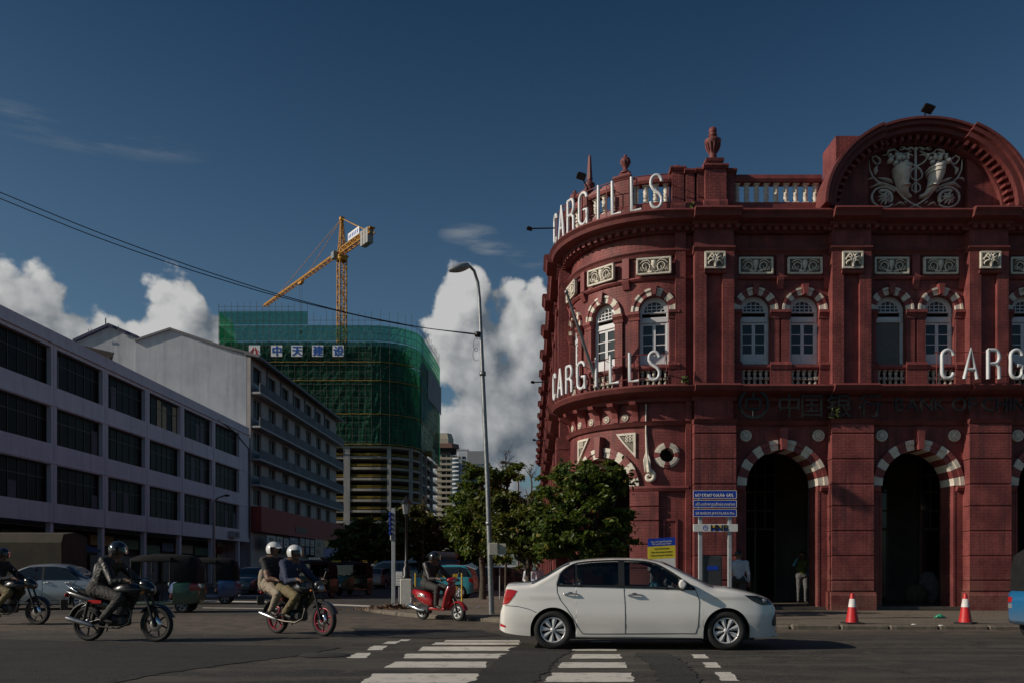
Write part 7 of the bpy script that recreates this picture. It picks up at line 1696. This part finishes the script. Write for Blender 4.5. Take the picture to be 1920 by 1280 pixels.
# ------------------------------------------------------------------ motorcycles and scooter
def ell(x, ry, z, rz, n=12, p=2.4, y=0.0):
    o = []
    for j in range(n):
        a = 2*pi*j/n; c, s = cos(a), sin(a); o.append((x, y+ry*math.copysign(abs(c)**(2/p),c), z+rz*math.copysign(abs(s)**(2/p),s)))
    return o
def arc_guard(b, c, R, w, a0, a1, n=14):
    rows = []
    for k in range(n+1):
        a = a0+(a1-a0)*k/n; rows.append([(c[0]+(R+h)*cos(a), y, c[2]+(R+h)*sin(a)) for y, h in ((-w,-.02),(-w*.7,.012),(0,.02),(w*.7,.012),(w,-.02))])
    b.loft(rows, closed=False, caps=False)
ENG = mat('engine_metal', (.05,.05,.052), .45, .6, var=.2, scale=15)
def motorcycle(label, loc, rz, paint, rimc, accent=REDLENS, cowl=True):
    t = thing('motorcycle', label, 'motorcycle', loc, rz, 'motorcycles crossing the junction'); k = dict(world=False); R = .305; WB = 1.30
    wp = wheel_parts(R, .10, 6, rimc, 'spoke'); wp = (wp[0], wp[1], None)
    # open wheel: tyre only outside the rim ring
    ty = MB(); ty.lathe([(R*.76,-.035),(R*.84,-.05),(R*.94,-.045),(R,-.015),(R,.015),(R*.94,.045),(R*.84,.05),(R*.76,.035),(R*.76,-.035)], n=32, axis='y'); tm = ty.mesh('wheel', RUBBER)
    rm = MB(); rm.lathe([(R*.70,-.032),(R*.785,-.036),(R*.785,.036),(R*.70,.032),(R*.70,-.032)], n=32, axis='y')
    for q in range(6):
        a = 2*pi*q/6+.2; rm.path([(R*.12*cos(a),0,R*.12*sin(a)),(R*.42*cos(a+.1),0,R*.42*sin(a+.1)),(R*.72*cos(a),0,R*.72*sin(a))], [.022,.016,.02], 6)
    rm.lathe([(0,-.06),(.05,-.06),(.05,.06),(0,.06)], n=12, axis='y'); rmm = rm.mesh('rim', rimc)
    for x in (0, WB):
        o = link('wheel', tm, t, (x,0,R), (0,random.uniform(0,1),0), world=False); link('rim', rmm, o, world=False)
        MB().lathe([(.05,-.055),(.125 if x else .08,-.058),(.125 if x else .08,-.05),(.05,-.05)], n=18, axis='y').obj('brake_disc', CHROME, o, world=False)
    b = MB()
    for s in (-1,1): b.path([(WB,s*.085,R),(WB-.10,s*.085,.62),(WB-.24,s*.085,1.0)], [.026,.024,.02], 8)
    b.path([(WB-.21,-.12,.93),(WB-.21,.12,.93)], .025, 8); b.obj('fork', BLKM, t, **k)
    b = MB(); arc_guard(b, (WB,0,R), R+.035, .065, .35, 2.5); b.obj('front_mudguard', paint, t, **k)
    b = MB(); arc_guard(b, (0,0,R), R+.07, .075, 1.1, 2.9); b.obj('rear_mudguard', DPLAST, t, **k)
    b = MB()
    for s in (-1,1): b.path([(0,s*.10,R),(.42,s*.09,.42)], [.024,.028], 6); b.path([(-.02,s*.12,R+.02),(.08,s*.13,.70)], [.03,.03], 8)
    b.path([(1.02,0,.95),(.78,0,.50),(.62,0,.28),(.40,0,.32),(.30,0,.70)], .026, 7); b.path([(1.02,0,.95),(.55,0,.76),(.10,0,.78),(-.28,0,.84)], .024, 7); b.obj('frame', BLKM, t, **k)
    b = MB(); b.bbox(.40,.76,-.13,.13,.27,.46,.04); b.lathe([(.0,-.15),(.10,-.15),(.11,-.10),(.11,.10),(.10,.15),(0,.15)], (.52,0,.38), 14, 'y')
    for q in range(6): b.bbox(.56+q*.012,.78+q*.012,-.085,.085,.47+q*.036,.485+q*.036,.004)
    b.bbox(.60,.78,-.05,.05,.46,.70,.01); b.obj('engine', ENG, t, **k)
    b = MB(); b.path([(.80,-.06,.60),(.88,-.09,.50),(.84,-.11,.32),(.66,-.13,.24),(.36,-.15,.26),(.18,-.16,.29)], .019, 8); b.obj('exhaust_pipe', mat('burnt_steel', (.10,.09,.08), .4, .8, var=.2, scale=12), t, **k); b = MB(); b.path([(.20,-.165,.28),(.14,-.17,.30),(-.22,-.18,.39),(-.30,-.18,.41)], [.025,.042,.045,.035], 10); b.obj('muffler', mat('dull_chrome', (.35,.35,.36), .28, .9, var=.1), t, **k)
    b = MB(); b.loft([ell(.46,.06,.84,.05),ell(.54,.12,.87,.10),(ell(.70,.15,.90,.13)),ell(.86,.14,.90,.12),ell(.97,.09,.90,.08),ell(1.03,.05,.90,.04)]); b.obj('fuel_tank', paint, t, **k)
    b = MB(); b.loft([ell(-.34,.06,.90,.03),ell(-.2,.11,.87,.05),ell(.05,.13,.83,.055),ell(.3,.12,.78,.055),ell(.50,.09,.80,.05)]); b.obj('seat', VINYL, t, **k)
    b = MB(); b.loft([ell(-.42,.03,.86,.03),ell(-.28,.09,.82,.055),ell(0,.11,.74,.075),ell(.28,.10,.66,.10),ell(.42,.08,.62,.08)]); b.obj('side_panel', paint, t, **k)
    for s in (-1,1): MB().bbox(.06,.32,s*.112-.006,s*.112+.006,.66,.72,.004).obj('accent', accent, t, **k)
    MB().path([(-.12,-.14,.86),(-.34,-.12,.97),(-.42,0,.99),(-.34,.12,.97),(-.12,.14,.86)], .014, 7).obj('grab_rail', CHROME, t, **k)
    MB().ball((-.43,0,.80), (.03,.07,.035), 10, 6).obj('tail_lamp', REDLENS, t, **k); MB().bbox(-.50,-.48,-.09,.09,.55,.72,.005).obj('number_plate', mat('dark_plate_back', (.06,.06,.05), .6), t, **k)
    b = MB()
    if cowl: b.loft([ell(1.0,.07,1.02,.05),ell(1.06,.12,.98,.11),ell(1.16,.125,.93,.12),ell(1.24,.08,.90,.08),ell(1.27,.04,.90,.04)])
    else: b.loft([ell(1.06,.06,.94,.06),ell(1.12,.095,.94,.095),ell(1.18,.10,.94,.10),ell(1.20,.09,.94,.09)])
    b.obj('front_cowl', paint, t, **k); MB().ball((1.225,0,.90), (.05,.085,.065), 12, 8).obj('headlamp', CLEARL, t, **k)
    b = MB(); b.path([(.96,-.36,1.03),(1.02,-.22,1.05),(1.05,-.08,1.0),(1.05,.08,1.0),(1.02,.22,1.05),(.96,.36,1.03)], .013, 7); b.obj('handlebar', BLKM, t, **k)
    for s in (-1,1):
        MB().path([(.90,s*.37,1.025),(1.0,s*.30,1.04)], .019, 8).obj('grip', RUBBER, t, **k); MB().path([(1.0,s*.26,1.05),(1.02,s*.32,1.22)], .008, 5).obj('mirror_stem', BLKM, t, **k); MB().ball((1.01,s*.35,1.25), (.018,.055,.035), 10, 6).obj('mirror', BLKM, t, **k)
        MB().ball((1.14,s*.17,.86), (.03,.03,.02), 8, 6).obj('indicator', AMBER, t, **k); MB().path([(.40,s*.10,.34),(.44,s*.24,.33)], .013, 6).obj('foot_peg', RUBBER, t, **k); MB().path([(.05,s*.10,.42),(.08,s*.22,.42)], .011, 6).obj('pillion_peg', RUBBER, t, **k)
    MB().path([(.30,.12,.28),(.20,.2,.16)], .012, 6).obj('side_stand', BLKM, t, **k)
    return t
def at_wheels(pxr, Y, yaw): return (GX(pxr,Y), Y, 0.0), yaw
BKP = car_paint('black_bike_paint', (.012,.012,.014), .25, dirt=.1); BKG = car_paint('graphite_bike_paint', (.02,.021,.024), .3, dirt=.15)
RIMB = mat('black_rim', (.03,.028,.025), .4, .5, var=.2); RIMR = mat('red_edged_rim', (.28,.02,.05), .4, .2, var=.2)
CLO = lambda n, c, r=.8: mat('cloth_'+n, c, r, var=.18, scale=9, bump=.35, bscale=9)
BLKJ, DKTR = CLO('black_jacket', (.014,.013,.013), .5), CLO('charcoal_trousers', (.035,.033,.032)); NAVY = CLO('navy_jacket', (.018,.028,.065)); KHAKI = CLO('khaki', (.16,.125,.06)); BEIGE = CLO('beige', (.28,.23,.17)); WSH = CLO('white_shirt', (.50,.52,.58)); SHOE = mat('dark_shoe', (.02,.018,.016), .5); BLSH = CLO('light_blue_shirt', (.12,.32,.42)); GRTR = CLO('grey_trousers', (.11,.11,.115)); HIV = CLO('safety_vest', (.10,.12,.02)); DKTEE = CLO('dark_tee', (.02,.02,.022))
HELW = mat('white_helmet', (.68,.68,.67), .22, var=.05, coat=.6); HELB = mat('black_helmet', (.014,.015,.02), .15, var=0, coat=.8)
# nearest machine at the left
loc1, yaw1 = (GX(167,14.95), 14.95, 0), radians(-10)
motorcycle('black motorcycle with spoked black wheels ridden by one person in a dark jacket', loc1, yaw1, BKP, RIMB)
person('person in a black jacket and dark helmet riding the nearest motorcycle', loc1, yaw1, ride((.20,.91),.22,(.56,1.56),(1.0,1.03),(.42,.42),(.74,.76)), dict(shirt=BLKJ, leg=DKTR, shoe=SHOE), (HELB,'clear'), bag=(BLKJ,0), bulk=1.34)
loc2, yaw2 = (GX(520,16.75), 16.75, 0), radians(-34)
motorcycle('dark motorcycle with pink-red wheel rims carrying two people', loc2, yaw2, BKG, RIMR, cowl=False)
person('person in a navy jacket and white helmet steering the two-up motorcycle', loc2, yaw2, ride((.28,.89),.12,(.50,1.55),(1.0,1.03),(.44,.42),(.76,.74)), dict(shirt=NAVY, leg=KHAKI, shoe=SHOE), (HELW,'clear'), bulk=1.32)
J = ride((-.16,.95),.0,(-.10,1.62),(.30,1.02),(.10,.46),(.30,.78),.14,.24,.22)
person('pillion passenger in a dark top and white peaked helmet with a beige bag', loc2, yaw2, J, dict(shirt=DKTEE, sleeve=SKIN, leg=BEIGE, shoe=SHOE), (HELW,'peak'), bag=(BEIGE,.14), bulk=1.3)
loc0, yaw0 = (GX(-26,19.6), 19.6, 0), radians(-8)
motorcycle('black motorcycle cut off by the left edge of the picture', loc0, yaw0, BKP, RIMB)
person('person in dark clothes on the motorcycle at the left edge', loc0, yaw0, ride((.20,.90),.14,(.42,1.58),(1.0,1.03),(.42,.42),(.74,.74)), dict(shirt=DKTEE, sleeve=DKTEE, leg=KHAKI, shoe=SHOE), (HELB,'clear'), bulk=1.32)
# red scooter
RSC = car_paint('scooter_red', (.36,.008,.014), .22, dirt=.06)
def scooter(label, loc, rz):
    t = thing('scooter', label, 'scooter', loc, rz); k = dict(world=False); R = .215; WB = 1.24
    sw = wheel_parts(R, .095, 5, mat('scooter_rim', (.42,.42,.43), .35, .8), 'fan')
    for x in (0, WB): add_wheel(t, x, 0, R, .095, False, sw)
    b = MB(); b.loft([ell(-.32,.05,.72,.04),ell(-.24,.13,.70,.09),ell(-.05,.18,.62,.17),ell(.15,.19,.56,.20),ell(.32,.17,.50,.18),ell(.42,.12,.42,.10)]); b.obj('rear_body', RSC, t, **k)
    b = MB(); b.loft([ell(-.28,.09,.80,.035),ell(-.1,.14,.79,.05),ell(.15,.15,.765,.05),ell(.38,.12,.75,.045),ell(.45,.07,.74,.03)]); b.obj('seat', VINYL, t, **k)
    b = MB(); b.bbox(.34,.90,-.17,.17,.25,.32,.03); b.obj('floorboard', RSC, t, **k); MB().bbox(.36,.88,-.13,.13,.321,.33,.003).obj('floor_mat', DPLAST, t, **k)
    b = MB(); rows = []
    for x, z, w_ in ((.86,.28,.16),(.92,.38,.19),(.98,.55,.21),(1.03,.72,.20),(1.05,.86,.14),(1.04,.94,.10)): rows.append([(x-.05,-w_,z),(x,-w_*.75,z+.01),(x+.045,-w_*.3,z+.02),(x+.05,0,z+.02),(x+.045,w_*.3,z+.02),(x,w_*.75,z+.01),(x-.05,w_,z),(x-.075,w_*.7,z),(x-.08,0,z),(x-.075,-w_*.7,z)])
    b.loft(rows); b.obj('front_apron', RSC, t, **k)
    b = MB(); b.loft([ell(.92,.06,.98,.05),ell(.98,.17,1.0,.06),ell(1.06,.14,1.0,.075),ell(1.13,.07,.99,.05)]); b.obj('handlebar_cover', RSC, t, **k); MB().ball((1.11,0,.985), (.045,.085,.05), 12, 8).obj('headlamp', CLEARL, t, **k)
    b = MB(); arc_guard(b, (WB,0,R), R+.045, .075, .2, 2.75); b.obj('front_mudguard', RSC, t, **k); b = MB()
    for s in (-1,1): b.path([(WB,s*.06,R),(WB-.08,s*.05,.45),(1.03,0,.62)], .022, 7)
    b.obj('fork', BLKM, t, **k); b = MB(); b.bbox(-.1,.32,-.12,.05,.16,.36,.04); b.obj('engine', ENG, t, **k); MB().path([(.20,-.15,.24),(.0,-.17,.27),(-.26,-.17,.34),(-.32,-.17,.36)], [.025,.05,.055,.04], 10).obj('exhaust', CHROME, t, **k)
    MB().path([(.92,-.33,1.0),(.98,-.15,1.01),(.98,.15,1.01),(.92,.33,1.0)], .014, 7).obj('handlebar', BLKM, t, **k)
    for s in (-1,1):
        MB().path([(.86,s*.34,.995),(.96,s*.24,1.005)], .019, 8).obj('grip', RUBBER, t, **k); MB().path([(.95,s*.24,1.02),(.97,s*.30,1.2)], .008, 5).obj('mirror_stem', BLKM, t, **k); MB().ball((.96,s*.33,1.23), (.016,.05,.04), 10, 6).obj('mirror', BLKM, t, **k); MB().bbox(.0,.26,s*.19-.006,s*.19+.006,.58,.63,.003).obj('decal', CHROME, t, **k)
    MB().ball((-.32,0,.68), (.03,.08,.04), 10, 6).obj('tail_lamp', REDLENS, t, **k); MB().bbox(-.36,-.34,-.09,.09,.42,.56,.005).obj('number_plate', SGW, t, **k)
    return t
locs, yaws = (GX(793,21.6), 21.6, 0), radians(-40)
scooter('glossy red scooter waiting beside the traffic island', locs, yaws)
person('person in dark clothes and black helmet sitting on the red scooter', locs, yaws, ride((.20,.90),.10,(.42,1.54),(.92,1.0),(.62,.38),(.66,.80),.14,.15,.30), dict(shirt=BLKJ, leg=DKTR, shoe=SHOE), (HELB,'clear'), bulk=1.25)
# ---- people on foot
def stand(h=1.68, sway=.0, arm=None, step=.06):
    k = h/1.72; J = dict(hip=(0,0,.93*k), chest=(.01,0,1.33*k), neck=(.01,0,1.46*k), head=(.03,0,1.585*k), face=(1,0,-.05))
    for s, n in ((1,'l'),(-1,'r')):
        J['sh_'+n] = (.0,s*.185,1.38*k); J['el_'+n] = (-.03,s*.245,1.10*k); J['wr_'+n] = (.07,s*.25,.87*k); J['hj_'+n] = (0,s*.095,.88*k); J['kn_'+n] = (.03+s*step,s*.10,.49*k); J['an_'+n] = (-.02+s*step,s*.10,.085*k); J['ft_'+n] = (1,s*.2,-.0)
    if arm: J.update(arm)
    return J
person('man in a white shirt and dark trousers walking away beside the sign post', (GX(1385,22.2),22.2,.1), radians(75), stand(1.66), dict(shirt=WSH, leg=DKTR, shoe=SHOE))
person('worker in a yellow safety vest with blue sleeves standing in the left arch', (GX(1504,27.3),27.3,.19), radians(-100), stand(1.66, arm=dict(el_r=(.16,-.28,1.22), wr_r=(.16,-.16,1.44), hf_r=(-.2,.3,1))), dict(shirt=HIV, sleeve=BLSH, leg=GRTR, shoe=SHOE))
def sit(z):
    J = dict(hip=(0,0,z+.10), chest=(.04,0,z+.50), neck=(.06,0,z+.63), head=(.09,0,z+.755), face=(1,0,-.05))
    for s, n in ((1,'l'),(-1,'r')): J.update({'sh_'+n:(.03,s*.185,z+.55),'el_'+n:(.10,s*.25,z+.28),'wr_'+n:(.32,s*.12,z+.22),'hj_'+n:(.05,s*.10,z+.07),'kn_'+n:(.46,s*.12,z+.08),'an_'+n:(.44,s*.12,max(.085,z-.36)),'ft_'+n:(1,0,0)})
    return J
YP = 31.5; lw = MB(); lw.bbox(GX(975,YP),GX(1014,YP),YP,YP+.4,.1,.60,.03); tag(lw.obj('low_wall', KERB), 'low grey concrete wall under the trees behind the white sedan', 'wall')
person('seated person in a pale shirt on the low wall, left of the pair', (GX(995,YP),YP+.1,.1), radians(-95), sit(.52), dict(shirt=WSH, leg=DKTR, shoe=SHOE))
person('seated person in a bluish white shirt on the low wall, right of the pair', (GX(1007,YP),YP+.15,.1), radians(-85), sit(.54), dict(shirt=CLO('bluish_white', (.36,.40,.52)), leg=DKTR, shoe=SHOE))
sd_m = WM(sedan); J = sit(.42); 
for s, n in ((1,'l'),(-1,'r')): J.update({'el_'+n:(.22,s*.26,.74),'wr_'+n:(.42,s*.15,.86),'kn_'+n:(.42,s*.12,.56),'an_'+n:(.66,s*.12,.30)})
p_ = sd_m @ Vector((2.42,-.36,0)); person('driver in a light blue shirt inside the white sedan', p_, sedan.rotation_euler.z, J, dict(shirt=BLSH, leg=DKTR, shoe=SHOE))
# sacks and rubble in the right arch
for px, Y, s, c, lab in ((1718,27.2,(.36,.3,.3),(.10,.085,.05),'olive sack slumped on the floor inside the right arch'),(1740,27.6,(.34,.3,.5),(.14,.13,.12),'pale grey bundle leaning against the olive sack inside the right arch')):
    b = MB(); rr = random.Random(px); rows = []
    for i in range(9):
        v = i/8; rows.append([Vector((s[0]*sin(pi*(.12+.8*v))**.6*cos(a)+rr.uniform(-.03,.03), s[1]*sin(pi*(.12+.8*v))**.6*sin(a)+rr.uniform(-.03,.03), s[2]*2*v+rr.uniform(-.02,.02))) for a in [2*pi*j/12 for j in range(12)]])
    b.loft(rows); tag(b.obj('sack', mat('sack_%d' % px, c, .9, var=.3, scale=8, bump=.5, bscale=10), loc=(GX(px,Y),Y,.19)), lab, 'sack')
